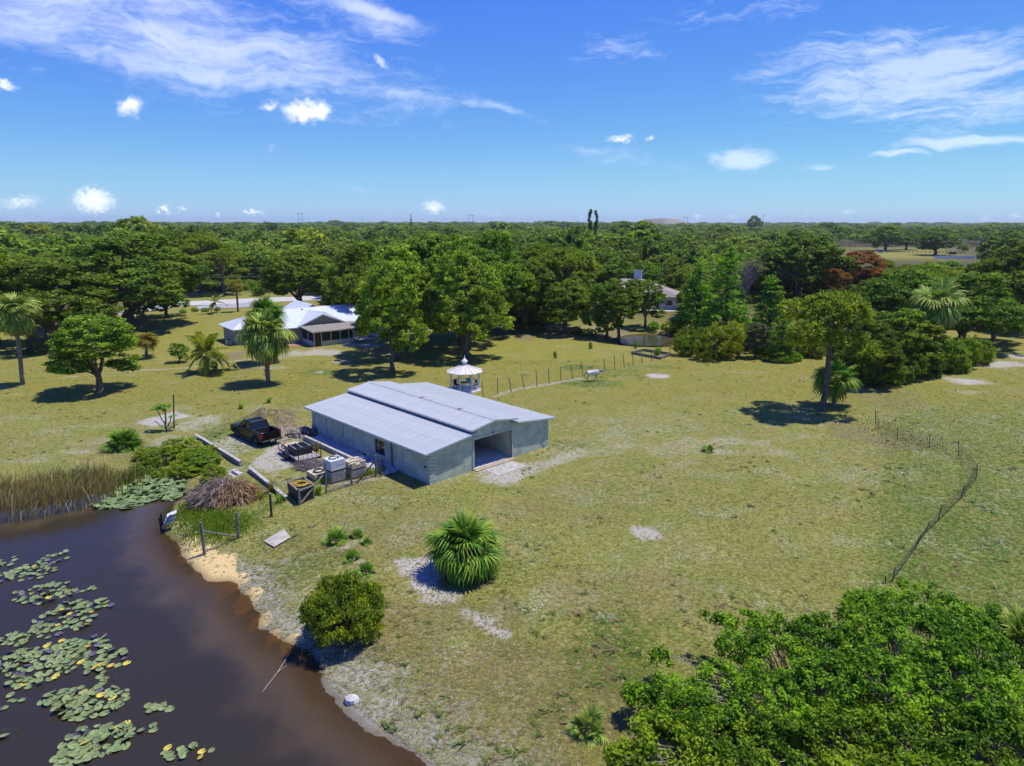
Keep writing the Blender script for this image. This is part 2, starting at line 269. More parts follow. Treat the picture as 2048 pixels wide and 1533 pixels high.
class MB:
    def __init__(s): s.v = []; s.f = []
    def poly(s, pts): n = len(s.v); s.v += [tuple(p) for p in pts]; s.f.append(tuple(range(n, n+len(pts)))); return s
    def hexa(s, p):                                    # 8 points: bottom 4, top 4
        n = len(s.v); s.v += [tuple(q) for q in p]
        s.f += [(n+3, n+2, n+1, n), (n+4, n+5, n+6, n+7)]+[(n+i, n+(i+1) % 4, n+4+(i+1) % 4, n+4+i) for i in range(4)]; return s
    def box(s, x0, x1, y0, y1, z0, z1): return s.hexa([(x0, y0, z0), (x1, y0, z0), (x1, y1, z0), (x0, y1, z0), (x0, y0, z1), (x1, y0, z1), (x1, y1, z1), (x0, y1, z1)])
    def cbox(s, c, d, rz=0.):
        cs, sn = math.cos(rz), math.sin(rz); P = []
        for z in (-1, 1):
            for x, y in ((-1, -1), (1, -1), (1, 1), (-1, 1)):
                X, Y = x*d[0]/2, y*d[1]/2; P.append((c[0]+X*cs-Y*sn, c[1]+X*sn+Y*cs, c[2]+z*d[2]/2))
        return s.hexa(P)
    def slab(s, pts, th):                              # planar quad/poly given a thickness downwards
        n = len(pts); b = len(s.v); s.v += [tuple(p) for p in pts]+[(p[0], p[1], p[2]-th) for p in pts]
        s.f += [tuple(range(b, b+n)), tuple(range(b+2*n-1, b+n-1, -1))]+[(b+i, b+n+i, b+n+(i+1) % n, b+(i+1) % n) for i in range(n)]; return s
    def prism(s, pts, axis, a0, a1):                   # 2-D outline extruded along x/y/z
        n = len(pts); b = len(s.v)
        for a in (a0, a1):
            for p in pts: s.v.append({'x': (a, p[0], p[1]), 'y': (p[0], a, p[1]), 'z': (p[0], p[1], a)}[axis])
        s.f += [tuple(range(b, b+n)), tuple(range(b+2*n-1, b+n-1, -1))]+[(b+i, b+n+i, b+n+(i+1) % n, b+(i+1) % n) for i in range(n)]; return s
    def beam(s, a, b, w, h=None):
        a = Vector(a); b = Vector(b); d = (b-a).normalized(); h = h or w
        x = d.cross(Vector((0, 0, 1))); x = x.normalized() if x.length > 1e-3 else Vector((1, 0, 0)); y = x.cross(d).normalized()
        P = [p+x*i*w/2+y*j*h/2 for p in (a, b) for i, j in ((-1, -1), (1, -1), (1, 1), (-1, 1))]
        return s.hexa(P)
    def tube(s, pts, rad, n=6, caps=True):
        pts = [Vector(p) for p in pts]; rad = [rad]*len(pts) if isinstance(rad, (int, float)) else rad; b = len(s.v); x = None
        for i, p in enumerate(pts):
            d = (pts[min(i+1, len(pts)-1)]-pts[max(i-1, 0)]).normalized()
            if x is None: x = d.cross(Vector((.13, .97, .2))).normalized()
            x = (x-d*x.dot(d)).normalized(); y = d.cross(x)
            for k in range(n): a = 2*math.pi*k/n; s.v.append(tuple(p+(x*math.cos(a)+y*math.sin(a))*rad[i]))
        for i in range(len(pts)-1):
            for k in range(n): s.f.append((b+i*n+k, b+i*n+(k+1) % n, b+(i+1)*n+(k+1) % n, b+(i+1)*n+k))
        if caps: s.f += [tuple(b+k for k in range(n-1, -1, -1)), tuple(b+(len(pts)-1)*n+k for k in range(n))]
        return s
    def lathe(s, prof, n=16, c=(0, 0, 0), ph=0.):
        b = len(s.v)
        for r, z in prof:
            for k in range(n): a = 2*math.pi*k/n+ph; s.v.append((c[0]+r*math.cos(a), c[1]+r*math.sin(a), c[2]+z))
        for i in range(len(prof)-1):
            for k in range(n): s.f.append((b+i*n+k, b+i*n+(k+1) % n, b+(i+1)*n+(k+1) % n, b+(i+1)*n+k))
        s.f += [tuple(b+k for k in range(n-1, -1, -1)), tuple(b+(len(prof)-1)*n+k for k in range(n))]; return s
    def mesh(s, name, m, smooth=False):
        me = bpy.data.meshes.new(name); me.from_pydata(s.v, [], s.f); me.materials.append(m)
        if smooth: me.polygons.foreach_set('use_smooth', [True]*len(me.polygons))
        me.update(); return me
    def build(s, name, m, parent=None, smooth=False, bevel=0., **kw):
        o = add(name, s.mesh(name, m, smooth), parent, **kw)
        if bevel:
            b = o.modifiers.new('bevel', 'BEVEL'); b.width = bevel; b.segments = 2; b.limit_method = 'ANGLE'
        return o
def part(name, m, parent, fn, *a, **kw):
    mb = MB(); getattr(mb, fn)(*a); return mb.build(name, m, parent, **kw)

# ------------------------------------------------------------------ ground patches (shapes of sand, lush grass, bare soil, algae)
def pat(u, v, ru, rv, k=1.):
    c = flat(u, v); e = flat(u+ru, v); a = flat(u, v-rv); b = flat(u, v+rv); return (c[0], c[1], abs(e[0]-c[0]), max(.3, (a[1]-b[1])/2), k)
SAND = [pat(*a) for a in [(550, 845, 30, 12, .45), (1320, 752, 26, 6), (1295, 1070, 40, 22, .75), (1690, 570, 60, 8, .2), (330, 838, 40, 16, .9), (395, 845, 50, 20, .55), (500, 880, 70, 34, .55), (560, 925, 46, 30, .75), (545, 905, 30, 30, .8), (600, 870, 40, 30, .5), (1000, 950, 70, 22, .8), (1050, 935, 60, 14, .6), (975, 935, 40, 24, .85),
  (850, 1135, 62, 38, .9), (840, 1165, 40, 36, .95), (880, 1195, 60, 16, .7), (960, 1240, 50, 20, .55), (1000, 1265, 30, 12, .5), (700, 1340, 50, 26, .6), (760, 1400, 60, 30, .62), (850, 1460, 80, 36, .6), (640, 1290, 50, 40, .4), (920, 1520, 70, 30, .6), (1010, 1470, 70, 40, .35), (1100, 1500, 70, 40, .3), (1210, 1235, 30, 14, .5), (780, 1330, 60, 30, .5),
  (1420, 885, 120, 14, .42), (1500, 905, 90, 12, .35), (1350, 900, 90, 20, .4), (1250, 860, 120, 16, .35), (1200, 885, 120, 22, .3), (1150, 905, 90, 16, .4), (1680, 1090, 70, 18, .3), (1620, 945, 60, 20, .25), (1610, 870, 60, 10, .3), (1730, 1165, 60, 16, .35), (1480, 1180, 100, 20, .3), (1130, 1200, 110, 30, .3), (1330, 1100, 150, 50, .28),
  (1930, 762, 56, 9, .9), (1990, 728, 70, 12, .8), (2030, 715, 40, 8, .8), (1945, 785, 40, 6, .5), (1480, 745, 60, 5, .3), (1260, 845, 160, 24, .3), (720, 690, 60, 5, .8), (640, 705, 70, 8, .7), (560, 712, 60, 6, .5), (700, 672, 50, 7, .5), (680, 725, 26, 4, .6), (790, 705, 60, 6, .4), (640, 745, 14, 4, .6), (548, 735, 34, 5, .5), (20, 790, 30, 4, .8), (60, 922, 60, 8, .4), (160, 905, 60, 10, .5), (230, 880, 50, 12, .4), (340, 880, 60, 14, .5),
  (1290, 668, 60, 4, .8), (1560, 690, 40, 6, .7), (1330, 625, 34, 4, .9), (1450, 905, 30, 8, .5), (1180, 655, 90, 8, .4), (1240, 700, 70, 4, .3), (1060, 655, 80, 8, .35), (440, 855, 60, 10, .3), (720, 1125, 20, 6, .6), (690, 1095, 26, 5, .6), (550, 1135, 60, 16, .3), (600, 1180, 50, 30, .35), (600, 1230, 46, 26, .4), (690, 1180, 20, 8, .3), (1950, 505, 90, 4, .3)]]
PATHS = [([(990, 792), (1040, 778), (1090, 770), (1160, 758)], 1.0, .6), ([(95, 760), (180, 750), (260, 742), (380, 735), (470, 722), (560, 712)], .8, .6), ([(975, 940), (1040, 935), (1110, 925), (1160, 905)], 2.2, .6), ([(60, 745), (250, 752), (330, 746)], .7, .3),
         ([(640, 972), (700, 965), (770, 955)], .6, .6), ([(930, 1225), (990, 1258), (1010, 1270)], .9, .7), ([(560, 1120), (640, 1105), (720, 1080)], .8, .4)]
GREEN = [pat(*a) for a in [(640, 745, 50, 9, 1), (1180, 768, 70, 9, 1), (1160, 735, 40, 7, 1), (1225, 745, 80, 10, .6), (1300, 735, 70, 6, .6), (100, 800, 70, 8, .3), (330, 650, 60, 5, .6), (400, 640, 40, 5, .5), (520, 720, 70, 10, .4), (620, 1125, 120, 40, .6), (560, 1085, 60, 24, .5), (1240, 1280, 90, 70, .7), (1180, 1330, 80, 50, .6), (1900, 1050, 90, 100, .8), (2000, 1000, 80, 120, .7), (1850, 1150, 100, 40, .7), (1980, 900, 80, 50, .6), (1050, 1300, 60, 30, .4),
  (470, 855, 40, 22, .7), (500, 890, 50, 16, .7), (430, 870, 40, 20, .8), (470, 1000, 110, 40, .8), (430, 1030, 80, 30, 1), (480, 1040, 60, 26, .9), (1005, 920, 60, 8, .5), (1120, 890, 60, 10, .6), (650, 805, 80, 10, .4), (1000, 1130, 60, 60, .4), (1280, 705, 50, 6, .6), (1060, 720, 140, 10, .25), (1750, 820, 110, 20, .3), (1900, 830, 120, 30, .2), (800, 995, 160, 30, .25), (1400, 980, 240, 60, .12), (840, 720, 90, 14, .3), (370, 610, 260, 6, .5), (600, 770, 140, 16, .2)]]
BROWN = [pat(*a) for a in [(800, 1060, 220, 70, .4), (620, 1100, 140, 60, .35), (1000, 1350, 260, 120, .5), (900, 1240, 220, 60, .5), (1150, 1420, 220, 100, .5), (1150, 1000, 200, 50, .32), (1250, 1180, 220, 60, .35), (760, 1300, 120, 60, .5), (1400, 920, 300, 30, .25), (1600, 1000, 200, 60, .18), (540, 840, 60, 22, 1), (575, 862, 40, 18, .8), (1700, 560, 60, 10, .4), (450, 715, 50, 14, .7), (500, 735, 40, 10, .5), (320, 660, 60, 10, .5), (1780, 880, 110, 26, .6), (1700, 855, 60, 16, .5), (120, 700, 90, 12, .5), (1180, 665, 120, 12, .7), (1060, 665, 90, 14, .8), (800, 665, 120, 20, .4), (690, 1290, 110, 30, .8), (900, 1400, 120, 40, .5), (1000, 1440, 90, 60, .5), (1050, 1520, 90, 50, .5), (900, 1330, 80, 40, .4), (560, 975, 70, 30, .4), (700, 965, 80, 20, .5), (470, 985, 60, 30, .4), (790, 955, 60, 20, .4), (250, 900, 120, 20, .5), (330, 950, 80, 20, .4), (1340, 640, 60, 20, .3), (1350, 660, 60, 10, .5), (1600, 740, 150, 12, .15), (1750, 790, 90, 30, .45), (1900, 860, 120, 60, .3), (2000, 780, 80, 40, .3)]]
ALGAE = [pat(*a) for a in [(400, 1090, 46, 20, .7), (420, 1125, 56, 28, 1), (450, 1150, 40, 22, 1), (375, 1075, 26, 14, .6), (490, 1185, 28, 26, .8), (510, 1225, 26, 24, .75), (545, 1255, 24, 20, .7), (582, 1270, 26, 22, 1), (600, 1290, 18, 12, .6)]]
def field(P, L):
    o = np.zeros(len(P)); w = (vnoise(P, 1.7, 21)-.5)*.7+(vnoise(P, .6, 22)-.5)*.35
    for x, y, rx, ry, k in L:
        m = (abs(P[:, 0]-x) < rx*1.8) & (abs(P[:, 1]-y) < ry*1.8)
        if m.any():
            d = np.hypot((P[m, 0]-x)/rx, (P[m, 1]-y)/ry)+w[m]; o[m] = np.maximum(o[m], k*(1-sst(d, .45, 1.25)))
    return o
def paths(P):
    o = np.zeros(len(P)); w = (vnoise(P, 1.1, 31)-.5)*.9
    for px, wd, k in PATHS:
        q = poly_px(px, 0)
        for a, b in zip(q[:-1], q[1:]):
            e = b-a; W = P-a; t = np.clip((W@e)/(e@e), 0, 1); d = np.sqrt(((W-t[:, None]*e)**2).sum(1))
            o = np.maximum(o, k*(1-sst(d+w*wd*.5, wd*.25, wd*.8)))
    return o
def masks(P):
    s = np.maximum(field(P, SAND), paths(P)); g = field(P, GREEN); b = field(P, BROWN); a = field(P, ALGAE)
    d = sdf(P, POND)+(vnoise(P, 1.6, 9)-.5)*.9
    wet = 1-sst(d, -.2, .7); bank = (1-sst(d, .5, 4.5))*sst(P[:, 0], -30, -14)
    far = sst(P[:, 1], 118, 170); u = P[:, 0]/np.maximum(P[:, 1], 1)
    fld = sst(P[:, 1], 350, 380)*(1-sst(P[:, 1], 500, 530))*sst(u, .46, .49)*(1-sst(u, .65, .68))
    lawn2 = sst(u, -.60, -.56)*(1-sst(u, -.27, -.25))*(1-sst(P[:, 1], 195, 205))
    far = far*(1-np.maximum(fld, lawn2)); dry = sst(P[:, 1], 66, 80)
    g = np.maximum(g, .55*sst(u, .545, .60)*(1-sst(P[:, 1], 66, 84)))
    return s, g, b, a, wet, bank*.72, far, dry

def grid_axis(a, b, step, lo, hi):
    x = list(np.arange(a, b+step*.5, step)); s = step
    while x[-1] < hi: s *= 1.16; x.append(x[-1]+s)
    s = step; y = [a]
    while y[-1] > lo: s *= 1.16; y.append(y[-1]-s)
    return np.clip(np.array(y[:0:-1]+x), lo, hi)
def build_ground():
    X = grid_axis(-42, 46, .27, -6500, 6500); Y = grid_axis(14, 100, .27, -60, 7000)
    gx, gy = np.meshgrid(X, Y); P = np.stack([gx.ravel(), gy.ravel()], 1); h = height(P)
    V = np.column_stack([P, h]); nx = len(X); i = np.arange(len(V)).reshape(len(Y), nx)
    F = np.stack([i[:-1, :-1], i[:-1, 1:], i[1:, 1:], i[1:, :-1]], -1).reshape(-1, 4)
    m = bpy.data.materials.new('ground'); m.use_nodes = True
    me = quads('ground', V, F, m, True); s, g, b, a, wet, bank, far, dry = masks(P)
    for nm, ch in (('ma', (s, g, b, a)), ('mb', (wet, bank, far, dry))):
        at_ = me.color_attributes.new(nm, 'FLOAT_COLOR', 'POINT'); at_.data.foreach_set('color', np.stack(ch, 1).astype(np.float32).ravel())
    T = NT(m.node_tree); bs = T.n['Principled BSDF']; pos = T.new('ShaderNodeNewGeometry').outputs['Position']
    def attr(nm):
        n = T.new('ShaderNodeVertexColor', layer_name=nm); sp = T.new('ShaderNodeSeparateColor'); T.put(sp.inputs[0], n.outputs[0]); return [*sp.outputs, n.outputs['Alpha']]
    S, G, B, A = attr('ma'); W, K, FR, D = attr('mb')
    nb = T.noise(pos, .075, 4); nm_ = T.noise(pos, .42, 5, .6); ns = T.noise(pos, 2.1, 5, .65); nf = T.noise(pos, 9., 4, .7); nff = T.noise(pos, 26., 2)
    near = T.mix(T.ramp(nm_, .38, .64), (0.208, 0.186, 0.050), (0.143, 0.171, 0.027)); near = T.mix(T.ramp(ns, .46, .70), near, (0.291, 0.258, 0.088)); near = T.mix(T.math('MULTIPLY', T.ramp(nb, .42, .62), .45), near, (0.208, 0.209, 0.041))
    nq = T.noise(pos, .17, 4, .6); near = T.mix(T.math('MULTIPLY', T.ramp(nq, .52, .72), .5), near, (0.203, 0.156, 0.054)); near = T.mix(T.math('MULTIPLY', T.ramp(nq, .46, .26), .55), near, (0.123, 0.170, 0.024))
    dryc = T.mix(T.ramp(nm_, .36, .66), (0.214, 0.186, 0.036), (0.164, 0.175, 0.024)); dryc = T.mix(T.ramp(ns, .48, .72), dryc, (0.269, 0.237, 0.058))
    c = T.mix(D, near, dryc)
    c = T.mix(T.math('MULTIPLY', T.ramp(T.math('ADD', G, T.math('MULTIPLY_ADD', ns, .7, -.35)), .15, .95), .6), c, (.105, .155, .035))
    c = T.mix(T.math('MULTIPLY', T.ramp(T.math('ADD', B, T.math('MULTIPLY_ADD', ns, .7, -.35)), .18, .8), .75), c, (.165, .125, .080))
    c = T.mix(T.ramp(T.math('ADD', K, T.math('MULTIPLY_ADD', ns, 1.3, -.65)), .25, .85), c, (.29, .268, .215))
    sv = T.math('ADD', S, T.math('MULTIPLY_ADD', T.math('ADD', T.math('MULTIPLY', ns, .6), T.math('MULTIPLY', nf, .4)), 1.5, -.75))
    c = T.mix(T.ramp(sv, .18, 1.0), c, T.mix(nf, (.29, .26, .225), (.44, .40, .36)))
    cr_ = T.math('MULTIPLY', T.ramp(T.math('ADD', T.math('MULTIPLY', T.noise(pos, .24, 4, .65), .75), T.math('MULTIPLY', nm_, .35)), .535, .71), T.math('MULTIPLY', T.ramp(T.noise(pos, 6.5, 3, .7), .48, .62), T.ramp(W, .6, .1)))
    c = T.mix(T.math('MULTIPLY', cr_, T.math('MULTIPLY_ADD', D, -.55, .9)), c, (.40, .37, .33))
    c = T.mix(T.ramp(T.math('ADD', A, T.math('MULTIPLY_ADD', T.math('ADD', T.math('MULTIPLY', ns, .5), T.math('MULTIPLY', nf, .5)), 1.4, -.7)), .32, .6), c, T.mix(nf, (.44, .31, .12), (.66, .50, .24)))
    c = T.mix(T.math('MULTIPLY', W, .72), c, (.070, .048, .028))
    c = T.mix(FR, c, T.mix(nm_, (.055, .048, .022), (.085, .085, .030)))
    sc = T.math('ADD', T.math('MULTIPLY', nf, .9), T.math('MULTIPLY', nff, .5)); hv = T.new('ShaderNodeHueSaturation'); T.put(hv.inputs['Value'], T.math('MULTIPLY_ADD', sc, .95, .40)); T.put(hv.inputs['Color'], c)
    T.put(bs.inputs['Base Color'], hv.outputs[0]); T.put(bs.inputs['Roughness'], T.math('MULTIPLY_ADD', W, -.45, .95)); bs.inputs['Specular IOR Level'].default_value = .2
    bp = T.new('ShaderNodeBump'); bp.inputs['Strength'].default_value = .75; bp.inputs['Distance'].default_value = .09
    T.put(bp.inputs['Height'], T.math('ADD', T.math('MULTIPLY', ns, .6), T.math('MULTIPLY', nf, .6))); T.put(bs.inputs['Normal'], bp.outputs[0])
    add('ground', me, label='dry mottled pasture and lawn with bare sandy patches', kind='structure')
build_ground()

def water(name, poly, z, pad, label, c1, c2, step, sky_rough=.05, spec=.42):
    x0, y0 = poly.min(0)-pad; x1, y1 = poly.max(0)+pad; x0 = max(x0, -90); y0 = max(y0, 8)
    X = np.arange(x0, x1, step); Y = np.arange(y0, y1, step); gx, gy = np.meshgrid(X, Y); P = np.stack([gx.ravel(), gy.ravel()], 1)
    d = -sdf(P, poly); i = np.arange(len(P)).reshape(len(Y), len(X)); F = np.stack([i[:-1, :-1], i[:-1, 1:], i[1:, 1:], i[1:, :-1]], -1).reshape(-1, 4)
    F = F[(d[F] > -pad).any(1)]
    m = bpy.data.materials.new(name); m.use_nodes = True; me = quads(name, np.column_stack([P, np.full(len(P), z)]), F, m, True)
    a = me.attributes.new('depth', 'FLOAT', 'POINT'); a.data.foreach_set('value', np.clip(d, -1, 30).astype(np.float32))
    T = NT(m.node_tree); b = T.n['Principled BSDF']; out = T.n['Material Output']; pos = T.new('ShaderNodeNewGeometry').outputs['Position']
    dp = T.new('ShaderNodeAttribute', attribute_name='depth').outputs['Fac']
    mur = T.noise(pos, .3, 4); col = T.mix(T.ramp(T.math('ADD', T.math('MULTIPLY', dp, .26), T.math('MULTIPLY_ADD', mur, 1.2, -.6)), .1, 1.05), c1, c2)
    T.put(b.inputs['Base Color'], col); b.inputs['Roughness'].default_value = sky_rough; b.inputs['IOR'].default_value = 1.33; b.inputs['Specular IOR Level'].default_value = spec
    bp = T.new('ShaderNodeBump'); bp.inputs['Strength'].default_value = .3; bp.inputs['Distance'].default_value = .05
    rip = T.noise(T.mapping(pos, rot=(0, 0, R(18)), scale=(.8, 1.9, 1)), 2.1, 4, .55); T.put(bp.inputs['Height'], T.math('ADD', rip, T.math('MULTIPLY', T.noise(pos, .35, 2), .8))); T.put(b.inputs['Normal'], bp.outputs[0])
    tr = T.new('ShaderNodeBsdfTransparent'); tr.inputs[0].default_value = (.62, .52, .42, 1); mx = T.new('ShaderNodeMixShader')
    T.put(mx.inputs[0], T.ramp(T.math('ADD', dp, T.math('MULTIPLY_ADD', mur, 1.8, -.9)), -.3, 2.6)); T.l.new(tr.outputs[0], mx.inputs[1]); T.l.new(b.outputs[0], mx.inputs[2]); T.l.new(mx.outputs[0], out.inputs[0])
    return add(name, me, label=label, kind='structure')
water('pond_water', POND, WZ, 1.2, 'dark brown tannin pond water', (.105, .072, .036), (.032, .0255, .0155), .6)
water('garden_pond_water', POND2, -.5, 1., 'small olive pond before the far house', (.07, .065, .025), (.045, .048, .018), .8, .2, .15)
water('ditch_water', POND3, -.5, 1., 'narrow ditch water behind the pasture trees', (.07, .06, .03), (.04, .04, .02), .8, .2, .15)

# grass tufts: uncountable, scattered by geometry nodes over the near ground
def scatter(name, pts, idx, rot, scl, tint, meshes, **kw):
    me = bpy.data.meshes.new(name); me.vertices.add(len(pts)); me.vertices.foreach_set('co', np.asarray(pts, np.float32).ravel())
    for nm, ty, fld, arr in (('idx', 'INT', 'value', idx), ('rot', 'FLOAT_VECTOR', 'vector', rot), ('scl', 'FLOAT_VECTOR', 'vector', scl), ('tint', 'FLOAT_VECTOR', 'vector', tint)):
        a = me.attributes.new(nm, ty, 'POINT'); a.data.foreach_set(fld, np.asarray(arr, np.int32 if ty == 'INT' else np.float32).ravel())
    src = bpy.data.collections.new(name+'_kinds')
    for k, q in enumerate(meshes): src.objects.link(bpy.data.objects.new(f'{name}_kind_{k:02d}', q))
    ng = bpy.data.node_groups.new(name, 'GeometryNodeTree'); ng.interface.new_socket('Geometry', in_out='INPUT', socket_type='NodeSocketGeometry'); ng.interface.new_socket('Geometry', in_out='OUTPUT', socket_type='NodeSocketGeometry')
    N = ng.nodes; L = ng.links; gi = N.new('NodeGroupInput'); go = N.new('NodeGroupOutput'); ip = N.new('GeometryNodeInstanceOnPoints'); ci = N.new('GeometryNodeCollectionInfo')
    ci.inputs['Collection'].default_value = src; ci.inputs['Separate Children'].default_value = True; ci.inputs['Reset Children'].default_value = True
    L.new(gi.outputs[0], ip.inputs['Points']); L.new(ci.outputs[0], ip.inputs['Instance']); ip.inputs['Pick Instance'].default_value = True
    for nm, ty, so in (('idx', 'INT', 'Instance Index'), ('rot', 'FLOAT_VECTOR', 'Rotation'), ('scl', 'FLOAT_VECTOR', 'Scale')):
        na = N.new('GeometryNodeInputNamedAttribute'); na.data_type = ty; na.inputs['Name'].default_value = nm; L.new(na.outputs['Attribute'], ip.inputs[so])
    L.new(ip.outputs[0], go.inputs[0])
    o = add(name, me, **kw); md = o.modifiers.new('scatter', 'NODES'); md.node_group = ng; return o
def blades(n, h, spread, w, rng, m, name='tuft'):
    V = []; F = []
    for k in range(n):
        a = rng.uniform(0, 6.283); r = rng.uniform(0, spread*.4); b = np.array([r*math.cos(a), r*math.sin(a), 0]); t = rng.uniform(0, 6.283); hh = h*rng.uniform(.5, 1.1)
        o = np.array([math.cos(t), math.sin(t), 0])*spread*rng.uniform(.2, .9); s = np.array([-math.sin(t), math.cos(t), 0])*w
        i = len(V); V += [b-s, b+s, b+o*.4+s*.8+[0, 0, hh*.7], b+o*.4-s*.8+[0, 0, hh*.7], b+o+s*.15+[0, 0, hh], b+o-s*.15+[0, 0, hh]]; F += [(i, i+1, i+2, i+3), (i+3, i+2, i+4, i+5)]
    return quads(name, V, F, m)
def tuftmat():
    m = bpy.data.materials.new('grass_blade'); m.use_nodes = True; T = NT(m.node_tree); b = T.n['Principled BSDF']
    a = T.new('ShaderNodeAttribute', attribute_type='INSTANCER', attribute_name='tint').outputs['Color']; g = T.new('ShaderNodeNewGeometry').outputs['Random Per Island']
    hv = T.new('ShaderNodeHueSaturation'); T.put(hv.inputs['Value'], T.math('MULTIPLY_ADD', g, .45, .8)); T.put(hv.inputs['Color'], a); T.put(b.inputs['Base Color'], hv.outputs[0]); b.inputs['Roughness'].default_value = .8; b.inputs['Specular IOR Level'].default_value = .15
    return m
def build_grass():
    gm = tuftmat(); rng = np.random.default_rng(5); N = 390000
    # even in the picture's depth range: denser near the camera
    y = 21+np.abs(rng.random(N))**1.7*78; x = rng.uniform(-1, 1, N)*(y*.84+8); P = np.stack([x, y], 1)
    s, g, b, a, wet, bank, far, dry = masks(P); d = sdf(P, POND)
    keep = (d > .15) & (rng.random(N) > np.clip(s*.8+a*1.2, 0, .93)) & (far < .5)
    c, sn = math.cos(R(-44)), math.sin(R(-44)); A = flat(860, 970); q = P-A[:2]; lx = q[:, 0]*c-q[:, 1]*sn; ly = q[:, 0]*sn+q[:, 1]*c
    keep &= ~((lx > -.1) & (lx < 13.5) & (ly > -.1) & (ly < 18.7))
    P = P[keep]; s, g, b, a, bank, dry = (z[keep] for z in (s, g, b, a, bank, dry)); n = len(P); r = rng.random(n)[:, None]
    straw = np.array([0.341, 0.299, 0.100]); olive = np.array([0.154, 0.171, 0.027]); green = np.array([0.094, 0.164, 0.017]); gold = np.array([0.242, 0.215, 0.041]); greyc = .78*np.array([0.396, 0.379, 0.233]); brn = np.array([0.187, 0.140, 0.060])
    k = (vnoise(P, 3.2, 41)*.6+vnoise(P, .9, 42)*.4)[:, None]
    col = np.where(r < .30+.5*(k-.5), straw, np.where(r < .72, olive, gold)); col = np.where(dry[:, None] > rng.random(n)[:, None], np.where(r < .5, gold, np.where(r < .85, olive, straw)), col)
    col = np.where(g[:, None]*.7 > rng.random(n)[:, None], green, col); col = np.where(b[:, None]*.6 > rng.random(n)[:, None], brn, col); col = np.where(bank[:, None] > rng.random(n)[:, None], greyc, col)
    u = P[:, 0]/P[:, 1]; out_ = (sst(u, .50, .56)[:, None]*.3 > rng.random(n)[:, None]); col = np.where(out_, green*1.25, col)
    col = col*rng.uniform(.75, 1.15, (n, 1)); sc = rng.uniform(.6, 1.25, n)*(1+.5*g+.4*bank); wd = (rng.random(n) < .012) & (vnoise(P, 2.6, 91) > .56); sc *= np.where(wd, rng.uniform(1.8, 3.4, n), 1.); col = np.where(wd[:, None], np.where(rng.random((n, 1)) < .6, [.075, .115, .02], [.17, .12, .06]), col)
    rot = np.zeros((n, 3)); rot[:, 2] = rng.uniform(0, 6.283, n)
    scatter('grass', np.column_stack([P, height(P)-.01]), rng.integers(0, 5, n), rot, np.repeat(sc[:, None], 3, 1), col, [blades(10, .036, .13, .010, rng, gm) for _ in range(5)], label='short dry grass tufts over the pasture', kind='stuff')
build_grass()

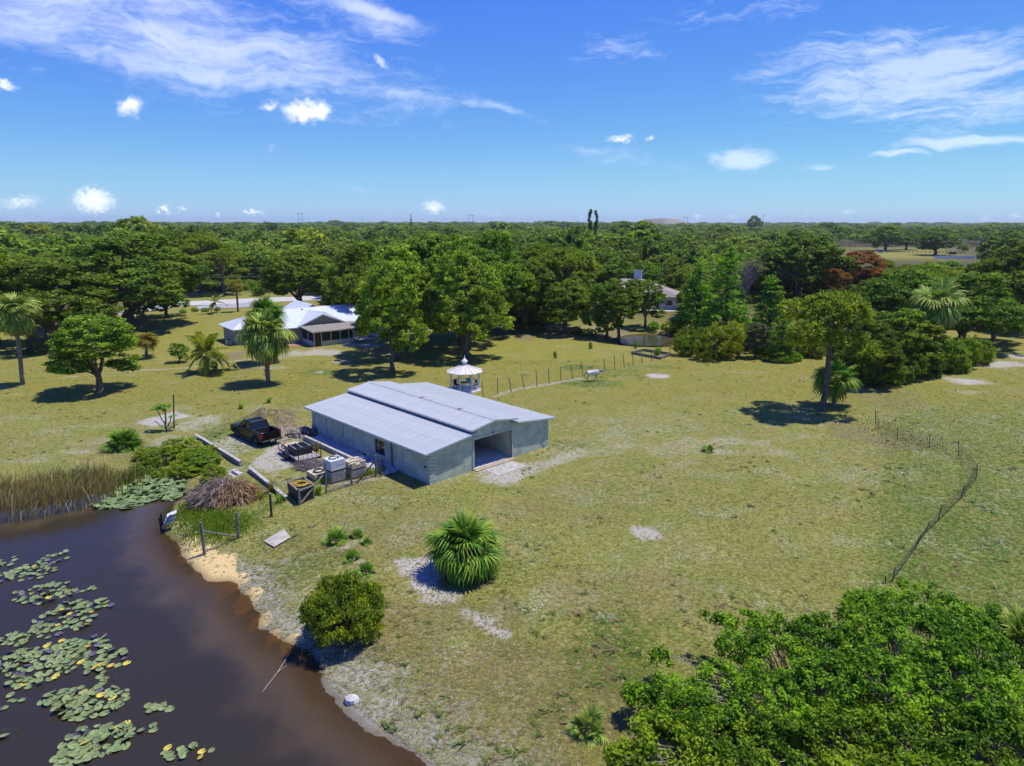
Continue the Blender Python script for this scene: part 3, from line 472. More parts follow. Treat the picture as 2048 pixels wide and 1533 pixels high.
# ------------------------------------------------------------------ barn
def build_barn():
    A = at(860, 970); B = empty('barn', (A[0], A[1], 0), R(44), label='low grey-green stucco horse barn with bluish metal roof and raised centre', cat='barn')
    W, L, H = 13.4, 18.6, 2.62; X0, X1 = 4.55, 8.85; t = .2
    def zl(x): return 2.72+(x+.6)*(3.28-2.72)/5.0        # underside of the left low roof
    # left long wall with four window openings
    wins = [(2.1, 3.6, .95, 2.0), (6.1, 7.6, .75, 2.05), (11.3, 12.9, .9, 2.05), (14.9, 15.9, .6, 2.15)]
    m = MB(); y = 0.
    for a, b, z0, z1 in wins:
        m.box(0, t, y, a, -.3, H); m.box(0, t, a, b, -.3, z0); m.box(0, t, a, b, z1, H); y = b
    m.box(0, t, y, L, -.3, H); m.build('side_wall', M['stucco'], B)
    m = MB(); m.box(W-t, W, 0, L, -.3, H); m.build('side_wall', M['stucco'], B)
    for a, b, s in ((t, X0, 1), (X1, W-t, -1)):
        za = 2.62 if s > 0 else 3.2; zb = 3.2 if s > 0 else 2.62
        for yy in (0, L-t):
            MB().prism([(a, -.3), (b, -.3), (b, zb), (a, za)], 'y', yy, yy+t).build('end_wall', M['stucco'], B)
    MB().prism([(X0, 2.62), (X1, 2.62), (X1, 3.46), (6.7, 3.80), (X0, 3.46)], 'y', -.03, t).build('gable_wall', M['stucco'], B)
    MB().prism([(X0, -.3), (X1, -.3), (X1, 3.46), (6.7, 3.80), (X0, 3.46)], 'y', L-t, L).build('gable_wall', M['stucco'], B)
    for x in (X0-.16, X1):                               # jambs either side of the doorway and the lintel band
        MB().box(x, x+.16, -.06, .24, -.25, 2.62).build('door_post', M['stuccot'], B)
    MB().box(X0-.16, X1+.16, -.075, -.035, 2.62, 2.78).build('lintel_band', M['stuccot'], B)
    MB().box(6.62, 6.78, -.22, -.05, 2.72, 2.9).build('door_lamp', M['grey'], B)
    # inside: aisle walls, stall posts, gravel floor
    MB().box(X1+.01, X1+.15, .25, 6.5, -.2, 3.2).build('aisle_wall', M['stuccot'], B)
    MB().box(X0-.15, X0-.01, .25, 6.5, -.2, 3.2).build('aisle_wall', M['stuccot'], B)
    for yy in (7.5, 10, 12.5, 15):
        for x in (X0, X1): MB().box(x-.07, x+.07, yy, yy+.14, 0, 3.3).build('stall_post', M['woodd'], B)
    MB().box(X0, X1, 12.0, 12.1, 0, 3.2).build('partition', M['inside'], B)
    g = MB(); n = 16
    vs = [[(X0+.02+(X1-X0-.04)*i/n, .1+7*j/n, .06+.34*math.sin(math.pi*min(1, j/n*1.15+.02))*(1-.5*i/n)+random.uniform(-.03, .03)) for i in range(n+1)] for j in range(n+1)]
    for j in range(n):
        for i in range(n): g.poly([vs[j][i], vs[j][i+1], vs[j+1][i+1], vs[j+1][i]])
    g.build('gravel_floor', M['gravelw'], B)
    MB().box(X0-.1, X1+.1, -.5, .1, -.12, .07).build('door_sill', M['woodl'], B)
    # windows: shutters / dark glass, frames, sills
    for k, (a, b, z0, z1) in enumerate(wins):
        MB().box(.06, .1, a, b, z0, z1).build('window_pane' if k == 1 else 'shutter', M['glass'] if k == 1 else M['stuccot'], B)
        f = MB(); w = .12
        f.box(-.045, -.004, a-w, a, z0-w, z1+w).box(-.045, -.004, b, b+w, z0-w, z1+w).box(-.045, -.004, a, b, z1, z1+w).box(-.045, -.004, a, b, z0-w, z0); f.build('window_frame', M['stuccot'], B)
        if k == 1: MB().box(.02, .055, 6.8, 6.86, z0, z1).build('mullion', M['woodd'], B)
    # quoins at the visible corners
    for i in range(9):
        z = -.05+i*.295; s = .62 if i % 2 else .46
        for (x0, x1, y0, y1) in ((-.05, -.001, 0, s), (-.05, s, -.05, -.001), (W-s, W+.05, -.05, -.001), (W+.001, W+.05, 0, s), (-.05, -.001, L-s, L)):
            MB().box(x0, x1, y0, y1, z, z+.24).build('quoin', M['stuccot'], B)
    MB().box(-.2, -.02, .3, .45, 1.35, 1.48).build('hose_bracket', M['woodd'], B)
    MB().tube([(-.10, 5.05, -.1), (-.10, 5.05, 2.66)], .07, 8).build('corner_post', M['wood'], B)
    MB().tube([(-.05, 6.6, 0), (-.05, 6.6, .75)], .03, 6).build('pipe', M['stuccot'], B)
    # roof: ribbed sheets, one mesh per slope kind shared by all its sheets
    y0, y1, n = -.32, L+.3, 21; sw = (y1-y0)/n
    def sheet(xa, za, xb, zb):
        m = MB(); d = Vector((xb-xa, 0, zb-za)).normalized(); nrm = Vector((-d.z, 0, d.x)); nrm = nrm if nrm.z > 0 else -nrm
        m.hexa([(xa, 0, za-.03), (xb, 0, zb-.03), (xb, sw-.006, zb-.03), (xa, sw-.006, za-.03), (xa, 0, za), (xb, 0, zb), (xb, sw-.006, zb), (xa, sw-.006, za)])
        for k in range(4):
            yy = .03+k*sw/4; o = nrm*.028
            m.hexa([(xa, yy, za), (xb, yy, zb), (xb, yy+.07, zb), (xa, yy+.07, za), (xa+o.x, yy+.02, za+o.z), (xb+o.x, yy+.02, zb+o.z), (xb+o.x, yy+.05, zb+o.z), (xa+o.x, yy+.05, za+o.z)])
        return m.mesh('roof_sheet', M['barnroof'])
    slopes = [(-.62, 2.70, 4.75, 3.33), (W+.62, 2.70, W-4.75, 3.33), (4.1, 3.58, 6.7, 3.97), (9.3, 3.58, 6.7, 3.97)]
    for xa, za, xb, zb in slopes:
        me = sheet(xa, za, xb, zb)
        for k in range(n): add('roof_sheet', me, B, (0, y0+k*sw, random.uniform(0, .006)))
    for x in (4.62, W-4.62): MB().box(x-.03, x+.03, .1, L-.1, 3.2, 3.62).build('clerestory_wall', M['inside'], B)
    MB().prism([(6.52, 3.985), (6.7, 4.03), (6.88, 3.985), (6.88, 3.97), (6.7, 4.012), (6.52, 3.97)], 'y', y0-.01, y1+.01).build('ridge_cap', M['barnroof'], B)
    for yy in (4.1, 9.6): MB().box(6.5, 6.9, yy, yy+.3, 4.02, 4.035).build('rust_patch', M['rust'], B)
    for a, b in (((-.63, y0-.02, 2.64), (4.1, y0-.02, 3.19)), ((W+.63, y0-.02, 2.64), (W-4.1, y0-.02, 3.19)), ((4.08, y0-.02, 3.53), (6.7, y0-.02, 3.92)), ((9.32, y0-.02, 3.53), (6.7, y0-.02, 3.92))): MB().beam(a, b, .035, .14).build('rake_board', M['fascia'], B)
    for x, z in ((-.63, 2.61), (W+.63, 2.61), (4.08, 3.50), (9.32, 3.50)): MB().box(x-.018, x+.018, y0, y1, z-.05, z+.06).build('eave_fascia', M['fascia'], B)
    # apron slab and gravel beyond
    s = MB(); s.box(5.2, 8.4, -2.3, -.52, -.1, .025); s.build('apron_slab', M['concrete'], B, bevel=.02)
    return B
BARN = build_barn()
def barn_pt(x, y, z=0.):
    p = BARN.matrix_basis @ Vector((x, y, z)); return np.array(p)
Z3 = lambda x, y: (500+x/5.689, 840+y/5.689)              # crop coordinates -> photo pixels
Z2 = lambda x, y: (360+x/5.897, 780+y/5.897)
Z5 = lambda x, y: (860+x/5.12, 680+y/5.12)
Z1 = lambda x, y: (1000+x/3.938, 400+y/3.938)
ZR = lambda x, y: (1540+x/3.333, 780+y/3.333)

# ------------------------------------------------------------------ gazebo
def build_gazebo():
    c = at(930, 781); G = empty('gazebo', c, R(8), label='white octagonal garden gazebo with cupola behind the barn', cat='gazebo'); r = 1.82
    P = [(r*math.cos(math.pi/8+k*math.pi/4), r*math.sin(math.pi/8+k*math.pi/4)) for k in range(8)]
    MB().lathe([(2.0, -.15), (2.0, .2), (1.98, .22)], 8, ph=math.pi/8).build('floor', M['white'], G)
    for k in range(8):
        x, y = P[k]; x2, y2 = P[(k+1) % 8]; MB().cbox((x, y, 1.33), (.11, .11, 2.25), math.atan2(y, x)).build('post', M['white'], G)
        if k != 4:
            rl = MB().beam((x, y, 1.12), (x2, y2, 1.12), .07).build('rail', M['white'], G)
            MB().beam((x, y, .36), (x2, y2, .36), .06).build('rail', M['white'], G)
            for j in range(1, 8):
                f = j/8; MB().box(-.02, .02, -.02, .02, .38, 1.1).build('baluster', M['white'], G, loc=(x+(x2-x)*f, y+(y2-y)*f, 0))
        MB().beam((x, y, 2.36), (x2, y2, 2.36), .06, .16).build('header', M['white'], G)
        for a, b in (((x, y), (x2, y2)), ((x2, y2), (x, y))):
            q = [(a[0]+(b[0]-a[0])*f, a[1]+(b[1]-a[1])*f) for f in (.03, .28)]
            MB().tube([(*q[0], 1.92), (q[0][0]*.45+q[1][0]*.55, q[0][1]*.45+q[1][1]*.55, 2.12), (*q[1], 2.30)], .035, 5).build('bracket', M['white'], G)
        # roof panel with raised battens
        ro = 2.16/math.cos(math.pi/8)*.98; a0 = math.pi/8+k*math.pi/4; e = [(ro*math.cos(a0+j*math.pi/4), ro*math.sin(a0+j*math.pi/4)) for j in (0, 1)]; ti = [(.30*math.cos(a0+j*math.pi/4), .30*math.sin(a0+j*math.pi/4)) for j in (0, 1)]
        MB().slab([(*e[0], 2.42), (*e[1], 2.42), (*ti[1], 3.20), (*ti[0], 3.20)], .05).build('roof_panel', M['fascia'] if False else M['gzroof'], G)
        for f in (0., .5):
            p0 = (e[0][0]+(e[1][0]-e[0][0])*f, e[0][1]+(e[1][1]-e[0][1])*f, 2.435); p1 = (ti[0][0]+(ti[1][0]-ti[0][0])*f, ti[0][1]+(ti[1][1]-ti[0][1])*f, 3.215)
            MB().beam(p0, p1, .05, .035).build('batten', M['gzbat'], G)
    MB().lathe([(.27, 3.16), (.27, 3.62)], 8, ph=math.pi/8).build('cupola', M['white'], G)
    MB().lathe([(.40, 3.60), (.38, 3.64), (.04, 4.04), (.02, 4.06)], 8, ph=math.pi/8).build('cupola_roof', M['white'], G)
    MB().lathe([(.03, 4.02), (.03, 4.1), (.07, 4.15), (.03, 4.21), (.015, 4.36)], 8).build('finial', M['white'], G)
    z = c[2]+.22
    t = empty('patio_table', (c[0]+.1, c[1]+.35, z), .3, label='dark patio table in the middle of the white gazebo', cat='table')
    MB().box(-.62, .62, -.4, .4, .68, .73).build('table_top', M['woodd'], t)
    for sx in (-.52, .52):
        for sy in (-.32, .32): MB().box(sx-.03, sx+.03, sy-.03, sy+.03, 0, .68).build('leg', M['woodd'], t)
    b = empty('plastic_bin', (c[0]+.42, c[1]+.2, z+.73), .2, label='blue plastic bin on the gazebo table', cat='bin')
    MB().prism([(-.22, 0), (.22, 0), (.26, .42), (-.26, .42)], 'y', -.2, .2).build('tub', M['blue'], b); MB().box(-.28, .28, -.23, .23, .42, .46).build('lid', M['blue'], b)
    for nm, dx, dy, lab in (('patio_chair', 1.15, -.1, 'dark patio chair at the railing inside the gazebo beside the blue bin'), ('patio_chair', -1.05, .3, 'dark patio chair inside the gazebo at its open side')):
        ch = empty(nm, (c[0]+dx, c[1]+dy, z), .5 if dx > 0 else 2.4, label=lab, cat='chair', group='patio chairs in the gazebo')
        MB().box(-.25, .25, -.25, .25, .40, .46).build('seat', M['black'], ch); MB().box(.2, .26, -.25, .25, .46, 1.05).build('backrest', M['black'], ch)
        for sx in (-.22, .22):
            for sy in (-.22, .22): MB().box(sx-.02, sx+.02, sy-.02, sy+.02, 0, .4).build('leg', M['black'], ch)
M['gzroof'] = mat('cream_roof_panel', (.70, .645, .585), .7, .08, 5); M['gzbat'] = mat('roof_batten', (.47, .42, .38), .75, .1)
build_gazebo()

# ------------------------------------------------------------------ main house
def ribbed(B, name, pts, m, ribdir, step=.48, th=.07, rib=.05, clip=None):
    """slope polygon with standing seams: pts planar polygon; seams run down the slope (ribdir, unit xy), spaced along the other axis"""
    mb = MB(); mb.slab(pts, th); P = [Vector(p) for p in pts]; n = (P[1]-P[0]).cross(P[2]-P[0]).normalized(); n = n if n.z > 0 else -n
    d = Vector((ribdir[0], ribdir[1], 0)); d.z = -(n.x*d.x+n.y*d.y)/n.z; d.normalize(); a = n.cross(d).normalized(); o = P[0]
    q = [((p-o).dot(a), (p-o).dot(d)) for p in P]; lo = min(x for x, _ in q); hi = max(x for x, _ in q); s = lo+step*.5
    while s < hi:
        ys = []
        for (xa, ya), (xb, yb) in zip(q, q[1:]+q[:1]):
            if (xa-s)*(xb-s) < 0: ys.append(ya+(yb-ya)*(s-xa)/(xb-xa))
        if len(ys) >= 2 and max(ys)-min(ys) > .2:
            mb.beam(o+a*s+d*min(ys)+n*rib/2, o+a*s+d*max(ys)+n*rib/2, .05, rib)
        s += step
    return mb.build(name, m, B)
def build_house():
    O = at(629, 694); H = empty('house', (O[0], O[1], 0), R(38), label='beige ranch house with white standing-seam roof and screened porch', cat='house')
    w, t = M['housew'], .2
    def wall(x0, x1, y0, y1, z1=2.6): return MB().box(x0, x1, y0, y1, -.2, z1).build('wall', w, H)
    wall(-4, 12, 5, 5+t); wall(-4, -4+t, 5+t, 18.5); wall(12-t, 12, 5+t, 18.5); wall(-4+t, 12-t, 18.5-t, 18.5)
    wall(-9.6, -4, 9, 9+t); wall(-9.6, -9.6+t, 9+t, 16.4); wall(-9.6+t, -4, 16.4-t, 16.4)
    wall(2.4, 10.6, 24-t, 24); wall(2.4, 2.4+t, 18.5, 24-t); wall(10.6-t, 10.6, 18.5, 24-t)
    # main gable roof, front cross gable, left hip wing, rear wing
    ym, zr, ze = 12., 5.0, 2.68; k = (zr-ze)/(ym-4.5)
    gp = (3.5, 4.4, 4.55); yv = 4.5+(gp[2]-ze)/k
    r = M['houser']
    ribbed(H, 'roof_slope', [(-4.6, 4.5, ze), (-1.0, 4.5, ze), (3.5, yv, gp[2]), (8.0, 4.5, ze), (12.7, 4.5, ze), (12.7, ym, zr), (-4.6+3.2, ym, zr)], r, (0, 1))
    ribbed(H, 'roof_slope', [(-4.6, 19.5, ze), (-1.4, ym, zr), (12.7, ym, zr), (12.7, 19.5, ze)], r, (0, 1))
    ribbed(H, 'roof_slope', [(-4.6, 4.5, ze), (-1.4, ym, zr), (-4.6, 19.5, ze)], r, (1, 0))
    ribbed(H, 'roof_slope', [(-1.05, 4.2, ze+.03), (gp[0], 4.2, gp[2]+.03), (gp[0], yv, gp[2]+.03), (-1.0, 4.5, ze+.03)], r, (1, 0))
    ribbed(H, 'roof_slope', [(8.05, 4.2, ze+.03), (8.0, 4.5, ze+.03), (gp[0], yv, gp[2]+.03), (gp[0], 4.2, gp[2]+.03)], r, (1, 0))
    MB().prism([(-.85, 2.6), (7.85, 2.6), (3.5, 4.45)], 'y', 4.75, 5.15).build('gable_wall', w, H)
    MB().prism([(11.8, 2.6), (4.9, 2.6)][:0] or [(5, 2.6), (18.5, 2.6), (ym, 4.85)], 'x', 11.85, 12.02).build('gable_wall', w, H)
    for a, b in (((-1.1, 4.16, 2.66), (3.5, 4.16, 4.53)), ((8.1, 4.16, 2.66), (3.5, 4.16, 4.53))): MB().beam(a, b, .05, .2).build('bargeboard', M['houset'], H)
    wr = 4.15; rr = (12.7, wr); hx0, hx1 = -10.3, -3.5
    ribbed(H, 'roof_slope', [(hx0, 8.4, 2.66), (hx1, 8.4, 2.66), (hx1, 12.7, wr), (-7, 12.7, wr)], r, (0, 1))
    ribbed(H, 'roof_slope', [(hx0, 17.1, 2.66), (-7, 12.7, wr), (hx1, 12.7, wr), (hx1, 17.1, 2.66)], r, (0, 1))
    ribbed(H, 'roof_slope', [(hx0, 8.4, 2.66), (-7, 12.7, wr), (hx0, 17.1, 2.66)], r, (1, 0))
    ribbed(H, 'roof_slope', [(1.8, 16, 2.7), (6.5, 16, 5.0), (6.5, 24.6, 5.0), (1.8, 24.6, 2.7)], r, (1, 0))
    ribbed(H, 'roof_slope', [(11.2, 16, 2.7), (11.2, 24.6, 2.7), (6.5, 24.6, 5.0), (6.5, 16, 5.0)], r, (1, 0))
    MB().box(-4.65, -1.0, 4.40, 4.46, 2.55, 2.72).build('gutter', M['houset'], H); MB().box(8.0, 12.75, 4.40, 4.46, 2.55, 2.72).build('gutter', M['houset'], H); MB().box(-10.35, -3.6, 8.3, 8.36, 2.53, 2.70).build('gutter', M['houset'], H)
    MB().lathe([(.09, 3.9), (.09, 4.75)], 8, (2.6, 11.2, 0)).build('vent_pipe', M['iron'], H); MB().lathe([(.16, 4.72), (.16, 4.85), (.05, 4.95)], 8, (2.6, 11.2, 0)).build('vent_cap', M['iron'], H)
    # screened porch: knee wall, screens between posts, door, shingled lean-to roof
    P = .12
    MB().slab([(-.45, -.45, 2.48), (9.1, -.45, 2.48), (9.1, 4.74, 2.94), (-.75, 4.74, 2.94)], .14).build('porch_roof', M['shingle'], H)
    MB().box(-.47, 9.12, -.49, -.45, 2.28, 2.46).build('porch_fascia', M['woodl'], H)
    MB().box(1.35, 7, 0, P, -.1, .75).build('knee_wall', M['houset'], H); MB().box(0, P, P, 5, -.1, .75).build('knee_wall', M['houset'], H)
    for x in (.07, 1.29, 2.95, 4.6, 6.1, 6.93): MB().box(x-.07, x+.07, -.02, .14, 0, 2.38).build('porch_post', M['houset'], H)
    for y in (2.5,): MB().box(-.02, .14, y-.07, y+.07, 0, 2.44).build('porch_post', M['houset'], H)
    for a, b in ((1.36, 2.88), (3.02, 4.53), (4.67, 6.03), (6.17, 6.86)): MB().box(a, b, .05, .08, .75, 2.3).build('screen', M['screen'], H)
    for a, b in ((.15, 2.43), (2.57, 4.98)): MB().box(.05, .08, a, b, .75, 2.4).build('screen', M['screen'], H)
    d = MB().box(.16, 1.2, .03, .08, 0, 2.2).build('porch_door', M['door'], H); MB().box(1.06, 1.12, -.02, .03, .95, 1.1).build('handle', M['iron'], d)
    MB().box(7.0-P, 7.0, P, 5, -.1, .75).build('knee_wall', M['houset'], H); MB().box(6.92, 6.95, .2, 4.9, .75, 2.4).build('screen', M['screen'], H)
    d = MB().box(9.3, 10.5, 4.94, 5.0, 0, 2.1).build('side_door', M['houset'], H); MB().box(9.6, 10.2, 4.91, 4.94, 1.15, 1.85).build('door_pane', M['glass'], d)
    f = MB().box(-8.2, -6.9, 8.94, 9.0, 1.0, 2.1).build('window', M['houset'], H); MB().box(-8.1, -7.0, 8.91, 8.94, 1.1, 2.0).build('pane', M['glass'], f)
    f = MB().box(-3.0, -1.4, 4.94, 5.0, 1.0, 2.1).build('window', M['houset'], H); MB().box(-2.9, -1.5, 4.91, 4.94, 1.1, 2.0).build('pane', M['glass'], f)
    MB().box(-4.2, 0, 2.2, 4.9, -.1, .035).build('patio_slab', M['tile'], H); MB().box(7.2, 12.2, .6, 4.9, -.1, .04).build('patio_slab', M['concrete'], H)
    MB().box(10.9, 12.6, 2.0, 3.4, .04, .08).build('patio_slab', M['tile'], H)
    q = H.matrix_basis @ Vector((-10.6, 10.2, 0)); a = empty('air_conditioner', q, R(38), label='grey air-conditioning unit beside the house end wall', cat='air conditioner')
    MB().box(-.42, .42, -.42, .42, .08, .88).build('cabinet', M['grey'], a, bevel=.03); MB().box(-.6, .6, -.6, .6, -.05, .08).build('pad', M['concrete'], a); MB().lathe([(.34, .88), (.34, .91), (.1, .93)], 12).build('fan_grille', M['iron'], a)
    q = H.matrix_basis @ Vector((13.6, 3.6, 0)); s = empty('garden_shed', q, R(38), label='white garden shed with pale blue roof beside the ranch house', cat='shed')
    MB().box(-1.3, 1.5, -1.2, 1.4, -.1, 1.95).build('wall', M['white'], s); MB().slab([(-1.5, -1.4, 1.95), (.1, -1.4, 2.5), (.1, 1.6, 2.5), (-1.5, 1.6, 1.95)], .05).build('roof_slope', M['tarp'], s); MB().slab([(.1, -1.4, 2.5), (1.7, -1.4, 1.95), (1.7, 1.6, 1.95), (.1, 1.6, 2.5)], .05).build('roof_slope', M['tarp'], s)
    MB().prism([(-1.3, 1.95), (1.5, 1.95), (.1, 2.42)], 'y', -1.2, -1.12).build('gable', M['white'], s); d = MB().box(-.6, .5, -1.24, -1.2, 0, 1.8).build('door', M['white'], s); MB().box(.35, .42, -1.28, -1.24, .8, .95).build('handle', M['iron'], d)
    for i in range(9): MB().box(-1.3+i*.3, -1.27+i*.3, -1.215, -1.2, 0, 1.95).build('siding_batten', M['houset'], s)
build_house()
def build_far_house():
    O = at(1325, 619); H = empty('far_house', (O[0], O[1], 0), R(-14), label='far shingle-roofed house with tall white chimney half hidden by trees', cat='house')
    w = M['white']; MB().box(-9.5, 3.2, 0, 9, -.2, 3.0).build('wall', M['farw'], H)
    r = M['farr']; zr = 6.6
    MB().slab([(-10.3, -.8, 3.0), (-1., -.8, 3.0), (-5.0, 4.5, zr), (-10.3, 4.5, zr)], .15).build('roof_slope', r, H)
    MB().slab([(-1., -.8, 3.0), (4.6, -.8, 3.0), (4.6, 9.8, 3.0), (-5.0, 4.5, zr)][:2]+[(4.6, 4.5, 3.6), (-5., 4.5, zr)], .15).build('roof_slope', r, H)
    MB().slab([(-10.3, 4.5, zr), (-5, 4.5, zr), (4.6, 9.8, 3.0), (-10.3, 9.8, 3.0)], .15).build('roof_slope', r, H)
    c = MB().box(-7.2, -5.4, 4.8, 6.0, 5.4, 8.6).build('chimney', w, H); MB().box(-7.3, -5.3, 4.7, 6.1, 8.45, 8.6).build('chimney_cap', w, c)
    MB().slab([(-8.6, 2.9, 5.72), (-7.8, 2.9, 5.72), (-7.8, 3.9, 6.38), (-8.6, 3.9, 6.38)], .1).build('skylight', M['glass'], H)
    MB().box(-3.2, -.9, -.04, 0, .2, 2.3).build('glass_door', M['glass'], H); MB().box(-12, 6, -3.5, -.6, -.1, .05).build('terrace', M['concrete'], H)
    f = MB().box(.6, 2.2, -.05, 0, .9, 2.2).build('window', M['houset'], H); MB().box(.7, 2.1, -.08, -.05, 1., 2.1).build('pane', M['glass'], f)
M['farw'] = mat('cream_wall', (.62, .59, .54), .85, .08); M['farr'] = mat('pinkish_shingle', (.36, .30, .265), .9, .2, 2, .4, 20)
build_far_house()

# ------------------------------------------------------------------ road and utility line
def strip(name, up, lo, z, m, label):
    mb = MB()
    for i in range(len(up)-1):
        a, b, c, d = flat(*lo[i]), flat(*lo[i+1]), flat(*up[i+1]), flat(*up[i]); mb.slab([(*p[:2], z) for p in (a, b, c, d)], .2)
    return mb.build(name, m, label=label, kind='structure')
strip('road', [(-200, 660), (150, 626), (250, 617), (370, 604), (520, 597), (660, 592), (900, 584)], [(-200, 676), (150, 639), (250, 629), (370, 613), (520, 606), (660, 600), (900, 590)], .10, M['road'], 'pale concrete road behind the house')
strip('driveway', [(395, 613), (470, 608), (540, 606)], [(395, 619), (470, 617), (540, 612)], .085, M['drive'], 'grey driveway off the road')
def power_line():
    pts = [(330, 612), (662, 596), (1010, 580)]; tops = []
    for i, (u, v) in enumerate(pts):
        b = at(u, v); p = empty('power_pole', b, 0, label=['wooden power pole by the road beside the big left oak', 'wooden power pole by the road right of the ranch house roof', 'wooden power pole rising out of the central wood'][i], cat='pole', group='power poles along the road')
        MB().tube([(0, 0, -.5), (0, 0, 7.4)], [.16, .11], 8).build('pole_shaft', M['wood'], p); MB().box(-1.1, 1.1, -.06, .06, 6.9, 7.02).build('crossarm', M['wood'], p)
        for x in (-1, 0, 1): MB().lathe([(.05, 0), (.07, .06), (.04, .14)], 8, (x, 0, 7.02)).build('insulator', M['grey'], p)
        tops.append(b)
    for (da, nm) in ((7.1, 'wire'), (5.7, 'wire')):
        for a, b in zip(tops[:-1], tops[1:]):
            L = [tuple((a+(b-a)*f)[:2])+(a[2]+da-1.0*4*f*(1-f)*.8,) for f in np.linspace(0, 1, 14)]
            MB().tube(L, .045, 5, False).build('power_wire', M['steel'], label='%s power cable sagging %s over the road verge' % ('upper' if da > 6 else 'lower', 'behind the ranch house' if a is tops[0] else 'into the central wood'), cat='cable', group='power cables')
power_line()
b = at(1336, 610); p = empty('utility_pole', (b[0]+1, b[1]+14, 0), 0, label='bare wooden pole standing behind the far house roof', cat='pole'); MB().tube([(0, 0, -.3), (.05, 0, 9.3)], [.17, .12], 8).build('pole_shaft', M['wood'], p); MB().lathe([(.14, 0), (.1, .12)], 8, (.05, 0, 9.3)).build('pole_cap', M['grey'], p)

# ------------------------------------------------------------------ fences
def fence(name, bases, tops, m, wires, label, rad=.055, netting=False, wm=None, breaks=()):
    b0 = at(*bases[0]); F = empty(name, b0, label=label, cat='fence'); o = np.array(b0); T = []; Bs = []
    for i, (b, t) in enumerate(zip(bases, tops)):
        p = at(*b); q = over(p, *t); q = p+(q-p)*min(1., 2.1/np.linalg.norm(q-p)); Bs.append(p-o); T.append(q-o)
        MB().tube([tuple(p-o-(q-p)*.15), tuple(p-o+(q-p)*.5), tuple(q-o)], [rad, rad*.95, rad*.85], 7).build('post', m, F)
    for i in range(len(T)-1):
        if i in breaks: continue
        w = MB()
        for f in wires:
            a = Bs[i]+(T[i]-Bs[i])*f; c = Bs[i+1]+(T[i+1]-Bs[i+1])*f; mid = (a+c)/2-[0, 0, .03]; w.tube([tuple(a), tuple(mid), tuple(c)], .006 if netting else .004, 4, False)
        if netting:
            L = np.linalg.norm(Bs[i+1]-Bs[i]); n = max(2, int(L/.22))
            for k in range(1, n):
                g = k/n; a = Bs[i]+(Bs[i+1]-Bs[i])*g; c = a+((T[i]-Bs[i])*(1-g)+(T[i+1]-Bs[i+1])*g)*.93-[0, 0, .03]; w.tube([tuple(a), tuple(c)], .005, 4, False)
        w.build('wire_netting' if netting else 'wire', wm or M['steel'], F)
    return F
fb = [Z5(*p) for p in ((545, 585), (697, 560), (835, 535), (965, 503), (1095, 478), (1222, 450), (1343, 425), (1465, 403), (1570, 372), (1790, 328), (1893, 305), (1990, 285))]+[Z1(*p) for p in ((1050, 1303), (1123, 1285), (1197, 1272), (1268, 1252), (1340, 1235), (1405, 1217), (1475, 1207))]
ft = [Z5(*p) for p in ((532, 430), (690, 395), (808, 382), (940, 345), (1085, 308), (1210, 292), (1335, 275), (1437, 262), (1545, 230), (1780, 185), (1887, 163), (1977, 147))]+[Z1(*p) for p in ((1042, 1195), (1108, 1185), (1190, 1180), (1265, 1125), (1338, 1140), (1405, 1135), (1478, 1120))]
FB = fence('pasture_fence', fb, ft, M['wood'], (.3, .6, .9), 'line of leaning wooden posts with thin wire running past the white horse')
p0 = at(*Z1(1408, 1220)); p1 = over(at(*Z1(1475, 1207)), *Z1(1470, 1160)); MB().tube([tuple(p0-np.array(FB.location)), tuple(p1-np.array(FB.location))], .06, 6).build('brace', M['wood'], FB)
rb = [ZR(*p) for p in ((705, 262), (722, 268), (848, 330), (1062, 385), (1255, 440), (1372, 605), (1270, 728), (1118, 880), (1036, 955), (965, 1062), (815, 1282), (770, 1290))]
rt = [ZR(*p) for p in ((703, 135), (722, 195), (853, 250), (1067, 295), (1258, 338), (1385, 485), (1297, 635), (1146, 770), (1062, 885), (1008, 962), (835, 1182), (770, 1240))]
fence('netting_fence', rb, rt, M['tpost'] if 'tpost' in M else mat('rusty_t_post', (.085, .06, .045), .8, .3), (.03, .2, .4, .6, .78, .95), 'curving wire netting fence on rusty posts along the pasture edge', rad=.03, netting=True, wm=mat('dark_netting', (.075, .07, .065), .7, .2))

# waterside post-and-rail and single posts
def logpost(name, b, t, label, m='wood', r=.09, group=None):
    p = at(*b); q = over(p, *t); o = empty(name, p, label=label, cat='post', group=group); d = q-p
    MB().tube([tuple(-d*.15), tuple(d*.3+np.array([.01, 0, 0])), tuple(d*.7), tuple(d)], [r*1.05, r, r*.95, r*.9], 8).build('post_shaft', M[m], o); MB().lathe([(r*.9, 0), (r*.6, .03)], 8, tuple(d)).build('post_top', M['woodl'], o); return p, q
Z7 = lambda x, y: (300+x/4.26, 940+y/4.26)
pa, qa = at(*Z7(466, 724)), None; qa = over(pa, *Z7(432, 447)); pb = at(*Z7(752, 585)); qb = over(pb, *Z7(738, 362))
F = empty('waterside_fence', pa, label='two grey posts joined by a sloping rail at the pond edge', cat='fence'); o = pa
for p, q in ((pa, qa), (pb, qb)): MB().tube([tuple(p-o-[0, 0, .4]), tuple((p+q)/2-o), tuple(q-o)], [.1, .095, .09], 8).build('post', M['wood'], F)
MB().tube([tuple(pa+(qa-pa)*.74-o), tuple(pb-o+[0, 0, .12])], .06, 7).build('rail', M['wood'], F)
logpost('fence_post', Z7(1035, 400), Z7(1022, 205), 'lone dark fence post on the bank below the block wall', 'woodd')
logpost('fence_post', (471.5, 1078), (470, 1026), 'short grey stake on the grassy bank near the brush pile', 'wood') if False else None

